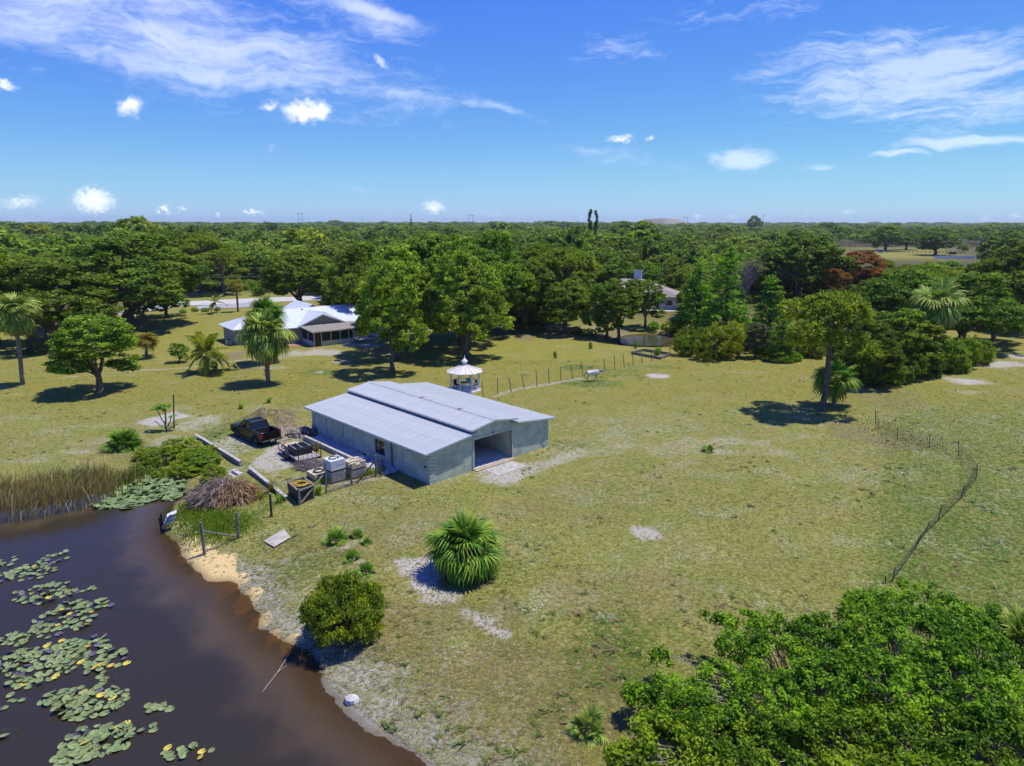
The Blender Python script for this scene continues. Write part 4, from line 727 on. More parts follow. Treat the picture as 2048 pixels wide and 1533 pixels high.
# ------------------------------------------------------------------ block walls, steps, bank clutter
BLK = {}
def blockmesh(key, l, w, h, m):
    if key not in BLK:
        mb = MB(); b = .012; mb.box(0, l-.012, 0, w, 0, h-.012); BLK[key] = mb.mesh('block', m)
    return BLK[key]
def block_wall(a, b, courses, ztop, label):
    A, Bp = at(*a), at(*b); A[2] = Bp[2] = 0; d = Bp-A; L = np.linalg.norm(d); rz = math.atan2(d[1], d[0]); Wl = empty('block_wall', (A[0], A[1], ztop-courses*.2), rz, label=label, cat='wall')
    me = blockmesh('wall', .4, .2, .2, M['cmu']); n = int(L/.4)
    for c in range(courses):
        for k in range(n):
            if c == courses-1 and k < 2: continue
            add('block', me, Wl, (k*.4+(.2 if c % 2 else 0), random.uniform(-.008, .008)-.1, c*.2), (0, 0, random.uniform(-.01, .01)))
    for k in range(n//2): add('cap_stone', blockmesh('cap', .8, .26, .06, M['concrete']), Wl, (k*.8+.4, -.13+random.uniform(-.01, .01), courses*.2+.001))
block_wall((388, 873), (483, 932), 5, .32, 'long grey concrete-block retaining wall below the black truck')
block_wall((496, 940), (570, 1000), 5, .32, 'shorter grey block wall running from the steps toward the hose frame')
def steps():
    p = at(*Z2(700, 985)); S = empty('concrete_steps', (p[0], p[1], 0), R(-44), label='small grey concrete steps leading down through the gap in the block wall', cat='steps')
    base = -.55
    for k in range(3): MB().box(-.6+.0*k, .6, -.35*k-.35, -.35*k, base-.3, .05-.2*k).build('tread', M['concrete'], S, bevel=.015)
    for x in (-.68, .6): MB().prism([(-1.1, base-.2), (0, base-.2), (0, .1), (-.3, .1)], 'x', x, x+.08).build('stringer', M['white'], S)
steps()
def stick_pile(name, c, rx, ry, h, n, lens, rad, mats, label, cat, parts='stick', dirz=None, spread=1.):
    P = empty(name, c, label=label, cat=cat); rng = np.random.default_rng(int(abs(c[0]*100)))
    for mi, m in enumerate(mats):
        mb = MB()
        for k in range(n):
            a = rng.uniform(0, 6.283); r = math.sqrt(rng.random())*.95; x, y = rx*r*math.cos(a), ry*r*math.sin(a); z = h*(1-r*r)*rng.uniform(.25, 1); l = rng.uniform(*lens)
            t = (dirz if dirz is not None else a)+rng.normal(0, .45*spread); e = -.25+rng.normal(0, .25); dv = np.array([math.cos(t)*math.cos(e), math.sin(t)*math.cos(e), math.sin(e)])*l/2
            mid = np.array([x, y, z+.05]); q = mid+rng.normal(0, .06, 3); A = mid-dv; B = mid+dv; A[2] = max(A[2], .02); B[2] = max(B[2], .02); mb.tube([tuple(A), tuple(q), tuple(B)], [rad*.6, rad, rad*.4], 4, False)
        mb.build(parts, M[m], P)['kind'] = 'stuff'
    return P
c = at(*Z2(1570, 915)); stick_pile('branch_pile', c, 1.35, .9, .55, 150, (.7, 1.6), .022, ['twig', 'barkg'], 'low pile of grey cut branches beside the white block stack', 'brush pile', dirz=.5)
def brush_pile():
    c = at(*Z7(670, 270)); c = at(452, 998); P = empty('frond_pile', c, label='big heap of dead brown palm fronds on the pond bank', cat='brush pile'); rng = np.random.default_rng(3)
    for m, n, sh in (('deadg', 1500, -.5), ('dead', 900, .75)):
        V = []; F = []
        for k in range(n):
            a = rng.uniform(0, 6.283); r = math.sqrt(rng.random()); x, y = 2.3*r*math.cos(a)+sh*.6, 1.55*r*math.sin(a)-abs(sh)*.1; z = 1.35*(1-r**2.4)*rng.uniform(.8, 1.03)
            out = np.array([x*.7, y-.4, -.5])+rng.normal(0, .85, 3); out /= np.linalg.norm(out); s = np.cross(out, rng.normal(0, 1, 3)); s /= np.linalg.norm(s); l = rng.uniform(.5, 1.5); w = rng.uniform(.010, .040)
            p = np.array([x, y, z]); up = np.array([0, 0, .12]); i = len(V); q = [p-out*l*.4, p+up, p+out*l*.6]; q = [np.array([t[0], t[1], max(t[2], .03)]) for t in q]
            V += [q[0]-s*w*.4, q[0]+s*w*.4, q[1]+s*w, q[1]-s*w, q[2]+s*w*.3, q[2]-s*w*.3]; F += [(i, i+1, i+2, i+3), (i+3, i+2, i+4, i+5)]
        add('fronds', quads('fronds', V, F, M[m]), P)['kind'] = 'stuff'
    core = MB(); core.lathe([(2.0, -.3), (1.8, .4), (1.2, .9), (.45, 1.12)], 14); o = core.build('heap_core', M['stonep'], P); o.scale = (1.08, .72, 1)
    a = at(*Z7(812, 335)); b_ = over(a, *Z7(765, 235)); q = empty('loose_stick', a, label='pale straight stick leaning against the frond heap', cat='stick'); MB().tube([(0, 0, .02), tuple(b_-a)], [.03, .02], 6).build('shaft', M['wet'], q); MB().tube([tuple((b_-a)*.6), tuple((b_-a)*.6+np.array([.15, .05, .12]))], [.012, .006], 5).build('twig', M['wet'], q)
brush_pile()
a = at(*Z2(290, 1030)); o = empty('broken_plank', a, R(-50), label='short white plank lying in the weeds above the lily bed', cat='plank'); MB().box(-.5, .5, -.06, .06, .05, .09).build('board', M['white'], o); MB().box(.38, .42, -.09, .09, .09, .12).build('batten', M['white'], o)
# board on the grass
P = [at(*Z7(*q)) for q in ((968, 617), (1058, 672), (1200, 588), (1142, 525))]; c = sum(P)/4; o = empty('plywood_sheet', c, label='weathered tan plywood sheet lying flat on the grass', cat='board')
MB().slab([tuple(p-c+[0, 0, .10+dz]) for p, dz in zip(P, (0, .02, .03, .05))], .02).build('sheet', M['plyw'] if 'plyw' in M else mat('weathered_ply', (.43, .375, .315), .85, .14, 1.5, .3, 12), o)
pa_ = P[0]*.5+P[3]*.5-c; pb_ = P[1]*.5+P[2]*.5-c; MB().beam(tuple(pa_+[0, 0, .06]), tuple(pb_+[0, 0, .06]), .08, .04).build('batten', M['wood'], o)
# half-sunk white stairs at the water
p = flat(333, 1062, WZ); o = empty('dock_ladder', p, R(20), label='white stepped dock ladder with dark posts standing in the pond edge', cat='ladder')
for k in range(3): MB().slab([(-.1+.12*k, -.28, .55+.28*k), (.5+.12*k, -.28, .75+.28*k), (.5+.12*k, .28, .75+.28*k), (-.1+.12*k, .28, .55+.28*k)], .06).build('step', M['white'], o)
for y in (-.32, .3): MB().box(-.32, -.2, y-.05, y+.05, -.9, 1.15).build('post', M['iron'], o)
for y in (-.32, .3): MB().beam((-.3, y, .2), (.45, y, 1.25), .05, .14).build('stringer', M['grey'], o)
# rock and drift sticks by the water
def rockmesh(nm, sx, sy, sz, seed, m):
    rng = np.random.default_rng(seed); mb = MB(); n = 12; prof = []
    for i in range(7):
        a = math.pi*(i/6-.5); prof.append([(math.cos(a)*sx*(1+rng.normal(0, .07))*math.cos(2*math.pi*k/n)+.02, math.cos(a)*sy*(1+rng.normal(0, .07))*math.sin(2*math.pi*k/n), math.sin(a)*sz*(1+rng.normal(0, .05))) for k in range(n)])
    for i in range(6):
        for k in range(n): mb.poly([prof[i][k], prof[i][(k+1) % n], prof[i+1][(k+1) % n], prof[i+1][k]])
    return mb.mesh(nm, m, True)
add('boulder', rockmesh('boulder', .34, .27, .26, 4, M['rock']), None, tuple(at(703, 1404)+[0, 0, .08]), label='smooth pale boulder half sunk at the muddy shore', cat='rock')
a = flat(525, 1384, WZ+.03); b_ = flat(578, 1308, WZ+.06); o = empty('drift_stick', a, label='long thin bare stick floating at the pond shore', cat='stick'); MB().tube([(0, 0, 0), tuple((b_-a)*.5+[.1, 0, .04]), tuple(b_-a)], [.012, .02, .012], 5).build('stem', M['wet'], o); MB().tube([tuple((b_-a)*.5+[.1, 0, .04]), tuple((b_-a)*.6+[.35, .1, .08])], [.012, .006], 5).build('twig', M['wet'], o)

# ------------------------------------------------------------------ barn yard: stacks, frame, rails
def stack(name, px, rz, nx, ny, nz, dims, m, zb, label, cat, pallet=True, jit=.01, top_missing=0):
    p = at(*px); S = empty(name, (p[0], p[1], max(p[2], 0)+zb), rz, label=label, cat=cat); l, w, h = dims; me = blockmesh(name+str(dims)+m, l, w, h, M[m])
    z0 = 0
    if pallet:
        for y in np.linspace(0, ny*w-.1, 4): MB().box(0, nx*l, y, y+.09, .09, .12).build('pallet_slat', M['woodd'], S)
        for x in (0, nx*l/2-.05, nx*l-.1): MB().box(x, x+.09, 0, ny*w, 0, .09).build('pallet_runner', M['woodd'], S)
        z0 = .121
    for k in range(nz):
        for i in range(nx):
            for j in range(ny):
                if k == nz-1 and random.random() < top_missing: continue
                add('block', me, S, (i*l+random.uniform(-jit, jit), j*w+random.uniform(-jit, jit), z0+k*h), (0, 0, random.uniform(-.012, .012)))
    return S
S1 = Z3(935, 735)
stack('block_stack', S1, R(44), 3, 5, 4, (.4, .2, .2), 'cmu', 0, 'lower grey block stack under the white blocks by the yard fence', 'block stack')
stack('block_stack', S1, R(44), 3, 6, 4, (.42, .21, .2), 'cmuw', .93, 'white concrete-block stack on a pallet, topmost of its pile', 'block stack')
S2 = Z3(1165, 685)
stack('block_stack', S2, R(44), 3, 5, 3, (.4, .2, .2), 'cmu', 0, 'grey block stack under the tan blocks near the barn wall', 'block stack')
stack('block_stack', S2, R(44), 3, 6, 3, (.44, .22, .17), 'tanb', .73, 'tan paving-block stack on top of the grey blocks near the barn', 'block stack', top_missing=.35)
stack('paver_stack', Z3(740, 705), R(44), 3, 3, 3, (.45, .45, .14), 'tanb', 0, 'low tan paver stack with a black hose coil on top', 'paver stack', jit=.02, top_missing=.1)
def coil(c, r, n, rad, m, label, name='hose', sx=1., wob=.12, tails=()):
    o = empty(name, c, label=label, cat='hose'); rng = np.random.default_rng(int(r*1000)); L = []
    for k in range(n*18+1): a = 2*math.pi*k/18; q = r*(1-.18*(k % 18)/18*wob*5)*(1+wob*math.sin(a*1.7+k*.05)); L.append((q*math.cos(a)*sx, q*math.sin(a), .02+.018*k/18+.02*math.sin(a*2.3)))
    MB().tube(L, rad, 6, False).build('coil', M[m], o)
    MB().tube([L[-1], (L[-1][0]+.12, L[-1][1]+.08, L[-1][2]), (L[-1][0]+.2, L[-1][1]+.22, L[-1][2]-.01)], [rad, rad, rad*1.3], 6).build('nozzle', M['iron'], o); return o
p = at(*Z3(740, 705)); w = np.array([math.cos(R(44)), math.sin(R(44))]); q = np.array([-w[1], w[0]])
coil((p[0]+w[0]*.65+q[0]*.6, p[1]+w[1]*.65+q[1]*.6, max(p[2], 0)+.56), .42, 3, .028, 'black', 'black hose coiled on the low tan pavers')
p = at(*S1); coil((p[0]+w[0]*.6+q[0]*.65, p[1]+w[1]*.6+q[1]*.65, max(p[2], 0)+1.87), .38, 2, .025, 'black', 'black hose loop lying on the white blocks')
# wooden frame table with yellow hose
def hose_frame():
    z = 1.05; C = [flat(*Z3(*q_), z) for q_ in ((430, 708), (607, 652), (718, 748), (552, 812))]; c = sum(C)/4; c0 = np.array([c[0], c[1], 0]); F = empty('timber_frame', c0, label='square grey timber frame with dark liner holding a yellow hose', cat='frame'); L = [p-c0 for p in C]
    for i in range(4): MB().beam(tuple(L[i]), tuple(L[(i+1) % 4]), .12, .1).build('rim_board', M['wood'], F)
    for i in range(4): MB().beam(tuple(L[i]*[.97, .97, 0]+[0, 0, -.4]), tuple(L[i]*[.97, .97, 1]), .10).build('leg', M['wood'], F)
    MB().slab([tuple(p*[.93, .93, 1]-[0, 0, .12]) for p in L], .02).build('liner', M['liner'], F)
    for i in (0, 2, 3): 
        a, b = L[i]*[.95, .95, 1], L[(i+1) % 4]*[.95, .95, 1]; MB().poly([a*[1, 1, 0]-[0, 0, .2], b*[1, 1, 0]-[0, 0, .2], b-[0, 0, .04], a-[0, 0, .04]]).build('netting_skirt', M['liner'], F)
    coil((c[0]-.05, c[1]+.1, z-.08), .55, 5, .03, 'hose', 'yellow hose heaped in the timber frame', sx=1.15, wob=.3)
hose_frame()
def rails():
    A_, At = at(*Z3(868, 840)), None; At = over(A_, *Z3(853, 480)); B_ = at(*Z3(1158, 745)); Bt = over(B_, *Z3(1148, 505)); C_ = at(*Z3(1435, 640)); Ct = over(C_, *Z3(1425, 405)); D_ = at(*Z3(567, 972)); Dt = over(D_, *Z3(550, 785))
    F = empty('yard_fence', A_, label='rough grey post fence with leaning planks along the barn yard', cat='fence'); o = A_
    for p, q_, r in ((A_, At, .075), (B_, Bt, .085), (C_, Ct, .07), (D_, Dt, .09)): MB().tube([tuple(p-o-[0, 0, .3]), tuple((p+q_)/2-o), tuple(q_-o)], [r*1.05, r, r*.9], 8).build('post', M['wood'], F)
    k = lambda p, dz: tuple(p-o+[0, 0, dz])
    MB().beam(k(A_, .22), k(B_, .2), .05, .14).build('rail', M['woodl'], F); MB().beam(k(B_, .2), k(C_, .15), .05, .12).build('rail', M['wood'], F)
    e = over(A_, *Z3(842, 615)); f = at(*Z3(580, 965)); MB().beam(tuple(e-o), tuple(f-o+[0, 0, .1]), .07, .11).build('brace', M['wood'], F)
    e = over(C_, *Z3(1420, 470)); f = at(*Z3(1215, 728)); MB().beam(tuple(e-o), tuple(f-o+[0, 0, .05]), .05, .13).build('leaning_plank', M['woodd'], F)
    n = MB(); 
    for i in range(7): n.tube([k(A_, .25+i*.15), k(B_, .25+i*.15)], .005, 4, False)
    for i in range(1, 16): n.tube([k(A_+(B_-A_)*i/16, .2), k(A_+(B_-A_)*i/16, 1.2)], .005, 4, False)
    n.build('wire_netting', M['steel'], F)
rails()
def hay_ring():
    p = barn_pt(-.55, 5.9); p = at(*Z3(1515, 622)); o = empty('iron_rack', (p[0], p[1], 0), R(-44+90+40), label='rusty black arched iron rack leaning by the barn wall', cat='rack'); r = .82
    L = [(r*math.cos(a), .22*math.sin(a), r*1.5*math.sin(a)) for a in np.linspace(0, math.pi, 15)]; MB().tube(L, .03, 6).build('arch', M['rusti'], o)
    for x in np.linspace(-.6, .6, 6): h = 1.5*math.sqrt(max(.01, r*r-x*x)); MB().tube([(x, 0, 0), (x, .22*h/1.23, h)], .016, 5).build('bar', M['rusti'], o)
    for f in (.35, .7): MB().tube([(-r*.95, .1, f*.8), (r*.95, .1, f*.8)], .016, 5).build('crossbar', M['rusti'], o)
    MB().tube([(-.7, .45, .02), (0, .5, .35), (.6, .4, .02)], .03, 6).build('hoop', M['rusti'], o)
M['rusti'] = mat('rusty_iron', (.055, .040, .034), .8, .3); hay_ring()
def yard_strip():
    m = MB(); m.box(-1.75, -1.5, 6.4, 17.2, -.15, .42); o = m.build('kerb_wall', M['concrete'], None); o.matrix_world = BARN.matrix_basis.copy(); tag(o, 'low pale concrete edging parallel to the barn wall', 'edging')
    g = MB(); n = 30; xs = np.linspace(-1.5, -.05, 6); ys = np.linspace(4.0, 17.2, 60); V = [[(x, y, .12+.12*random.random()+.1*math.sin(y*1.3)) for x in xs] for y in ys]
    for j in range(59):
        for i in range(5): g.poly([V[j][i], V[j][i+1], V[j+1][i+1], V[j+1][i]])
    o = g.build('gravel_strip', M['gravelw'], None); o.matrix_world = BARN.matrix_basis.copy(); tag(o, 'white gravel strip along the barn wall', None, None, 'stuff')
yard_strip()
def junk():
    c = at(*Z3(600, 175)); P = empty('rubble_heap', c, label='heap of brown stones and rubble at the far barn corner', cat='rubble'); rng = np.random.default_rng(9)
    ms = [rockmesh('stone', .16, .12, .10, s, M['stonep']) for s in range(5)]
    for k in range(120):
        a = rng.uniform(0, 6.283); r = math.sqrt(rng.random()); x, y = 1.6*r*math.cos(a), .9*r*math.sin(a); z = .75*(1-r*r)*rng.uniform(.7, 1)
        add('stone', ms[k % 5], P, (x, y, z), tuple(rng.uniform(0, 3, 3)), (rng.uniform(.7, 1.7),)*3)
    for k in range(3): MB().tube([(.9+.22*k, .1, 0), (.92+.22*k, .12, 1.0-.15*k)], .045, 6).build('stake', M['woodd'], P)
    q = barn_pt(-1.0, 8.1); o = empty('feed_sack', (q[0], q[1], .3), R(30), label='small black and white sack on the gravel by the dark barn window', cat='sack')
    add('bag', rockmesh('bag', .22, .16, .2, 31, M['white']), o, (0, 0, .15)); add('bag_top', rockmesh('bag_top', .16, .14, .12, 33, M['black']), o, (.12, .05, .32))
    q = barn_pt(-1.15, 6.1); o = empty('gravel_heap', (q[0], q[1], .05), R(44), label='small white gravel heap behind the block stacks', cat='gravel heap'); add('mound', rockmesh('mound', .9, .8, .5, 36, M['gravelw']), o); add('spill', rockmesh('spill', .5, .35, .16, 37, M['gravelw']), o, (-.7, -.5, 0))
junk()

# ------------------------------------------------------------------ pickup truck
def wheel(parent, x, y, r, w, side):
    o = empty('wheel', (x, y, r)); o.parent = parent; pr = [(r*.62, -w/2), (r*.93, -w/2), (r, -w*.32), (r, w*.32), (r*.93, w/2), (r*.62, w/2)]
    MB().lathe(pr, 22).build('tyre', M['rubber'], o, True).rotation_euler = (math.pi/2, 0, 0)
    m = MB(); s = side*w*.42
    for k in range(6): a = k*math.pi/3; m.beam((.05*math.cos(a), s, .05*math.sin(a)), (r*.6*math.cos(a), s, r*.6*math.sin(a)), .08, .05)
    m.tube([(0, s-.04, 0), (0, s+.05, 0)], .09, 10); m.tube([(0, s*.3-.03, 0), (0, s*.3+.03, 0)], r*.6, 16); m.build('rim', M['rim'], o)
def truck():
    fl, rl = at(470, 873), at(516, 893.6); d = fl-rl; d = d[:2]/np.linalg.norm(d[:2]); rt = np.array([d[1], -d[0]]); c = (fl[:2]+rl[:2])/2+rt*.98; hd = math.atan2(d[1], d[0])
    Tk = empty('pickup_truck', (c[0], c[1], 0), hd, label='black crew-cab pickup truck parked beside the barn', cat='truck'); bm = M['carp']; hw = 1.0; f, r = 2.95, -2.9
    # lower body (side outline with arches), as left/right skins plus centre
    def arch(xc, n=8): return [(xc+.56*math.cos(a), .42+.56*math.sin(a)) for a in np.linspace(math.pi, 0, n)]
    side = [(r, .62), (r, .55)]+[(-1.95-.56, .5)]+arch(-1.85)+[(1.85-.56, .45)]+arch(1.9)+[(f, .5), (f, .95), (f-.12, 1.14), (1.35, 1.24), (.95, 1.27), (-1.05, 1.30), (r, 1.32)]
    for y0, y1 in ((-hw, -hw+.16), (hw-.16, hw)): MB().prism(side, 'y', y0, y1).build('side_panel', bm, Tk, bevel=.02)
    MB().box(-1.1, 1.0, -hw+.16, hw-.16, .5, 1.2).build('cabin_floor', M['black'], Tk); MB().prism([(1.0, .5), (f-.02, .5), (f-.02, .95), (f-.15, 1.16), (1.35, 1.27), (1.0, 1.29)], 'y', -hw+.16, hw-.16).build('hood', bm, Tk, bevel=.03)
    MB().box(-2.85, -1.1, -hw+.16, hw-.16, .62, .80).build('bed_floor', M['liner'], Tk); MB().box(-1.2, -1.1, -hw+.16, hw-.16, .8, 1.32).build('bed_front', M['liner'], Tk)
    tg = MB().box(r-.02, r+.06, -hw+.17, hw-.17, .66, 1.33).build('tailgate', bm, Tk, bevel=.02); MB().box(r-.045, r-.02, -.14, .14, 1.08, 1.16).build('handle', M['black'], tg)
    MB().box(r+.1, -1.15, -hw+.0, -hw+.17, 1.325, 1.36).build('bed_rail', M['black'], Tk); MB().box(r+.1, -1.15, hw-.17, hw, 1.325, 1.36).build('bed_rail', M['black'], Tk)
    MB().beam((-2.2, -.5, .86), (-1.5, .35, .9), .14, .1).build('bed_lumber', M['wet'], Tk)
    # cab greenhouse
    zb, zt = 1.24, 1.93
    def ring(x0, x1, y, z): return [(x0, -y, z), (x1, -y, z), (x1, y, z), (x0, y, z)]
    MB().hexa(ring(-1.0, 1.3, .90, zb)+ring(-.72, .55, .76, zt)).build('window_band', M['glass'], Tk)
    MB().hexa(ring(-.76, .59, .785, zt-.055)+ring(-.70, .50, .74, zt+.035)).build('roof', bm, Tk, bevel=.03)
    for s in (-1, 1):
        for xa, xb in ((-1.02, -.74), (.12, .06), (1.32, .57)): MB().beam((xa, s*.91, zb), (xb, s*.772, zt-.03), .075, .05).build('pillar', bm, Tk)
        MB().cbox((.78, s*1.09, 1.38), (.14, .2, .24)).build('mirror', bm, Tk, bevel=.03)
        for x in (.3, -.62): MB().box(x, x+.2, s*1.0-.015, s*1.0+.018, 1.08, 1.12).build('door_handle', M['chrome'], Tk)
        for x in (-1.02, .1, 1.02): MB().box(x-.008, x+.008, s*1.0-.004, s*1.0+.004, .52, 1.24).build('door_seam', M['black'], Tk)
        MB().box(-1.3, 1.3, s*.99-.07 if s < 0 else s*.99-.07, s*.99+.12 if s > 0 else s*.99+.05, .36, .46).build('running_board', M['black'], Tk)
        MB().box(r-.03, r+.12, s*.91-.09, s*.91+.095, .88, 1.24).build('tail_light', M['tail'], Tk)
        MB().box(f-.06, f+.03, s*.78-.16, s*.78+.16, .84, 1.02).build('headlight', M['chrome'], Tk)
        for xc in (-1.85, 1.9):
            a = MB(); L = [(xc+.60*math.cos(t), s*1.02, .42+.60*math.sin(t)) for t in np.linspace(.1, math.pi-.1, 10)]; a.tube(L, .05, 6); a.build('fender_flare', M['black'], Tk); wheel(Tk, xc, s*.86, .44, .30, s)
    MB().box(r-.2, r, -.98, .98, .46, .64).build('rear_bumper', M['black'], Tk, bevel=.03); MB().box(r-.215, r-.2, -.85, .85, .60, .635).build('bumper_step', M['chrome'], Tk)
    pl = MB().box(r-.225, r-.205, -.16, .16, .44, .60).build('number_plate', M['plate'], Tk)
    for k in range(6): MB().box(r-.231, r-.226, -.11+k*.04, -.085+k*.04, .49, .55).build('plate_character', M['door'], pl)
    MB().box(f-.02, f+.1, -.95, .95, .5, .7).build('front_bumper', M['black'], Tk, bevel=.03); MB().box(f-.02, f+.03, -.6, .6, .72, 1.02).build('grille', M['iron'], Tk); MB().box(r-.5, r-.2, -.05, .05, .42, .5).build('tow_hitch', M['iron'], Tk)
    # trailer
    a, b_, e = flat(597, 924, .45), flat(544, 889, .45), flat(645, 909, .45); d2 = b_-a; L = 4.4; d2 = d2[:2]/np.linalg.norm(d2[:2]); hd2 = math.atan2(d2[1], d2[0]); c2 = a[:2]+d2*L/2+np.array([d2[1], -d2[0]])*1.0
    Tr = empty('utility_trailer', (c2[0], c2[1], 0), hd2, label='black open utility trailer with wooden deck and pipe rails', cat='trailer'); hl, hw2, dz = L/2, 1.0, .52; ir = M['iron']
    for k in range(8): MB().box(-hl+.02, hl-.02, -hw2+.01+k*.25, -hw2+.25+k*.25, dz-.04, dz).build('deck_board', M['deck'], Tr)
    for s in (-1, 1):
        MB().box(-hl, hl, s*hw2-.04, s*hw2+.04, dz-.14, dz-.042).build('frame_rail', ir, Tr); MB().tube([(-hl, s*hw2, dz+.55), (hl, s*hw2, dz+.55)], .028, 6).build('top_rail', ir, Tr)
        for k in range(6): x = -hl+k*L/5; MB().box(x-.022, x+.022, s*hw2-.022, s*hw2+.022, dz-.04, dz+.55).build('stanchion', ir, Tr)
        wheel(Tr, .1, s*1.16, .34, .2, s); MB().prism([(-.42, .36), (-.30, .66), (0, .76), (.5, .76), (.62, .36), (.56, .36), (.45, .70), (0, .70), (-.26, .60), (-.36, .36)], 'y', s*1.16-.12, s*1.16+.12).build('mudguard', ir, Tr)
        MB().beam((hl, s*.9, dz-.1), (hl+1.1, 0, dz-.1), .08).build('drawbar', ir, Tr)
    for x in (-hl, hl): MB().box(x-.04, x+.04, -hw2, hw2, dz-.14, dz-.042).build('cross_member', ir, Tr)
    MB().tube([(hl, -hw2, dz+.55), (hl, hw2, dz+.55)], .028, 6).build('front_rail', ir, Tr)
    for y in np.linspace(-.95, .95, 6): MB().tube([(-hl, y, dz-.05), (-hl-.12, y, dz+1.15)], .018, 5).build('gate_bar', ir, Tr)
    MB().tube([(-hl-.12, -1, dz+1.15), (-hl-.12, 1, dz+1.15)], .025, 6).build('gate_top', ir, Tr); MB().tube([(hl+1.2, 0, .02), (hl+1.2, 0, dz)], .03, 6).build('jack_stand', M['grey'], Tr)
    def onT(x, y): v = Tr.matrix_basis @ Vector((x, y, dz+.003)); return v
    o = empty('lumber_stack', onT(1.35, .05), hd2, label='stack of pale plywood boards at the front of the trailer', cat='boards')
    for k in range(4): MB().box(-.55, .55, -.6, .6, .09*k, .09*k+.075).build('board', M['ply'], o, rot=(0, 0, random.uniform(-.04, .04)))
    o = empty('slatted_crate', onT(-.15, 0), hd2, label='black slatted crate loaded in the middle of the trailer', cat='crate')
    MB().box(-.85, .85, -.75, .75, 0, .52).build('crate_body', M['black'], o, bevel=.02)
    for k in range(5): x = -.75+k*.36; MB().box(x, x+.1, -.78, .78, .525, .60).build('slat', M['black'] if k % 2 else M['liner'], o)
    for y in (-.7, 0, .62): MB().box(-.85, .85, y, y+.09, .60, .65).build('slat', M['grey'], o)
truck()

# ------------------------------------------------------------------ horse
def horse():
    p = at(1186, 763); Hn = (p[0]-.05, p[1], gz(p[0], p[1])); root = empty('horse', Hn, R(7), label='white grey-dappled horse walking head-low beside the wire fence', cat='horse')
    V = [(-.52, 0, 1.20), (-.05, 0, 1.12), (.45, 0, 1.16), (.75, 0, 1.30), (1.05, 0, 1.37), (1.34, 0, 1.36), (1.52, 0, 1.20), (1.68, 0, 1.00), (-.80, 0, 1.19)]; Rd = [(.30, .33), (.31, .34), (.27, .32), (.17, .25), (.11, .17), (.10, .13), (.085, .10), (.06, .07), (.2, .22)]; E = [(0, 1), (1, 2), (2, 3), (3, 4), (4, 5), (5, 6), (6, 7), (0, 8)]
    for s, dh, df in ((1, .12, -.13), (-1, -.10, .10)):
        b = len(V); V += [(-.62, s*.17, .98), (-.50+dh*.4, s*.17, .76), (-.76+dh, s*.15, .50), (-.70+dh*1.3, s*.15, .14), (-.65+dh*1.3, s*.15, .035)]; Rd += [(.19, .2), (.13, .14), (.062, .07), (.042, .045), (.06, .06)]; E += [(0, b), (b, b+1), (b+1, b+2), (b+2, b+3), (b+3, b+4)]
        b = len(V); V += [(.48, s*.16, .96), (.46+df*.3, s*.15, .78), (.52+df*.8, s*.14, .45), (.48+df*1.3, s*.14, .13), (.53+df*1.3, s*.14, .035)]; Rd += [(.14, .16), (.09, .10), (.052, .055), (.038, .04), (.055, .055)]; E += [(2, b), (b, b+1), (b+1, b+2), (b+2, b+3), (b+3, b+4)]
    for s in (-1, 1): b = len(V); V += [(1.33, s*.06, 1.48), (1.36, s*.075, 1.57)]; Rd += [(.03, .03), (.012, .012)]; E += [(5, b), (b, b+1)]
    me = bpy.data.meshes.new('horse_body'); me.from_pydata(V, E, []); me.materials.append(M['horse']); o = add('body', me, root)
    md = o.modifiers.new('skin', 'SKIN'); md.use_smooth_shade = True
    if not me.skin_vertices: me.attributes.new('skin', 'FLOAT', 'POINT') if False else None
    bpy.context.view_layer.objects.active = o
    if not me.skin_vertices: bpy.ops.mesh.customdata_skin_add()
    for i, sv in enumerate(me.skin_vertices[0].data): sv.radius = Rd[i]; sv.use_root = i == 0
    o.modifiers.new('sub', 'SUBSURF').levels = 2; o.modifiers['sub'].render_levels = 2
    t = MB()
    for k in range(9): a = (k-4)*.016; t.tube([(-.93, a, 1.20), (-1.06, a*1.5, 1.0), (-1.08, a*2.2, .7), (-1.05+abs(a), a*2.6, .38)], [.03, .032, .026, .008], 5)
    t.build('tail', M['mane'], root); m = MB()
    for k in range(12): f = k/11; x = .62+f*.68; z = 1.50+.02*math.sin(f*3)-.0*f; m.tube([(x, 0, z), (x-.02, -.10, z-.06), (x-.05, -.15, z-.22)], [.03, .03, .01], 5)
    m.build('mane', M['mane'], root)
    for q in V[13:14]+V[18:19]+V[23:24]+V[28:29]: MB().lathe([(.065, -.035), (.055, .05)], 10, q).build('hoof', M['hoof'], root)
    for s in (-1, 1): add('eye', rockmesh('eye', .022, .015, .022, 3, M['iron']), root, (1.46, s*.085, 1.30))
horse()

# ------------------------------------------------------------------ raised bed by the far fence
P = [at(*Z1(*q)) for q in ((1035, 1215), (1262, 1258), (1345, 1225), (1130, 1192))]; c = sum(P)/4; o = empty('raised_bed', c, label='open rectangular timber garden bed frame beside the fence', cat='garden bed')
for i in range(4):
    for k in range(2): MB().beam(tuple(P[i]-c+[0, 0, .12+.2*k]), tuple(P[(i+1) % 4]-c+[0, 0, .12+.2*k]), .16, .19).build('sleeper', M['wood'], o)

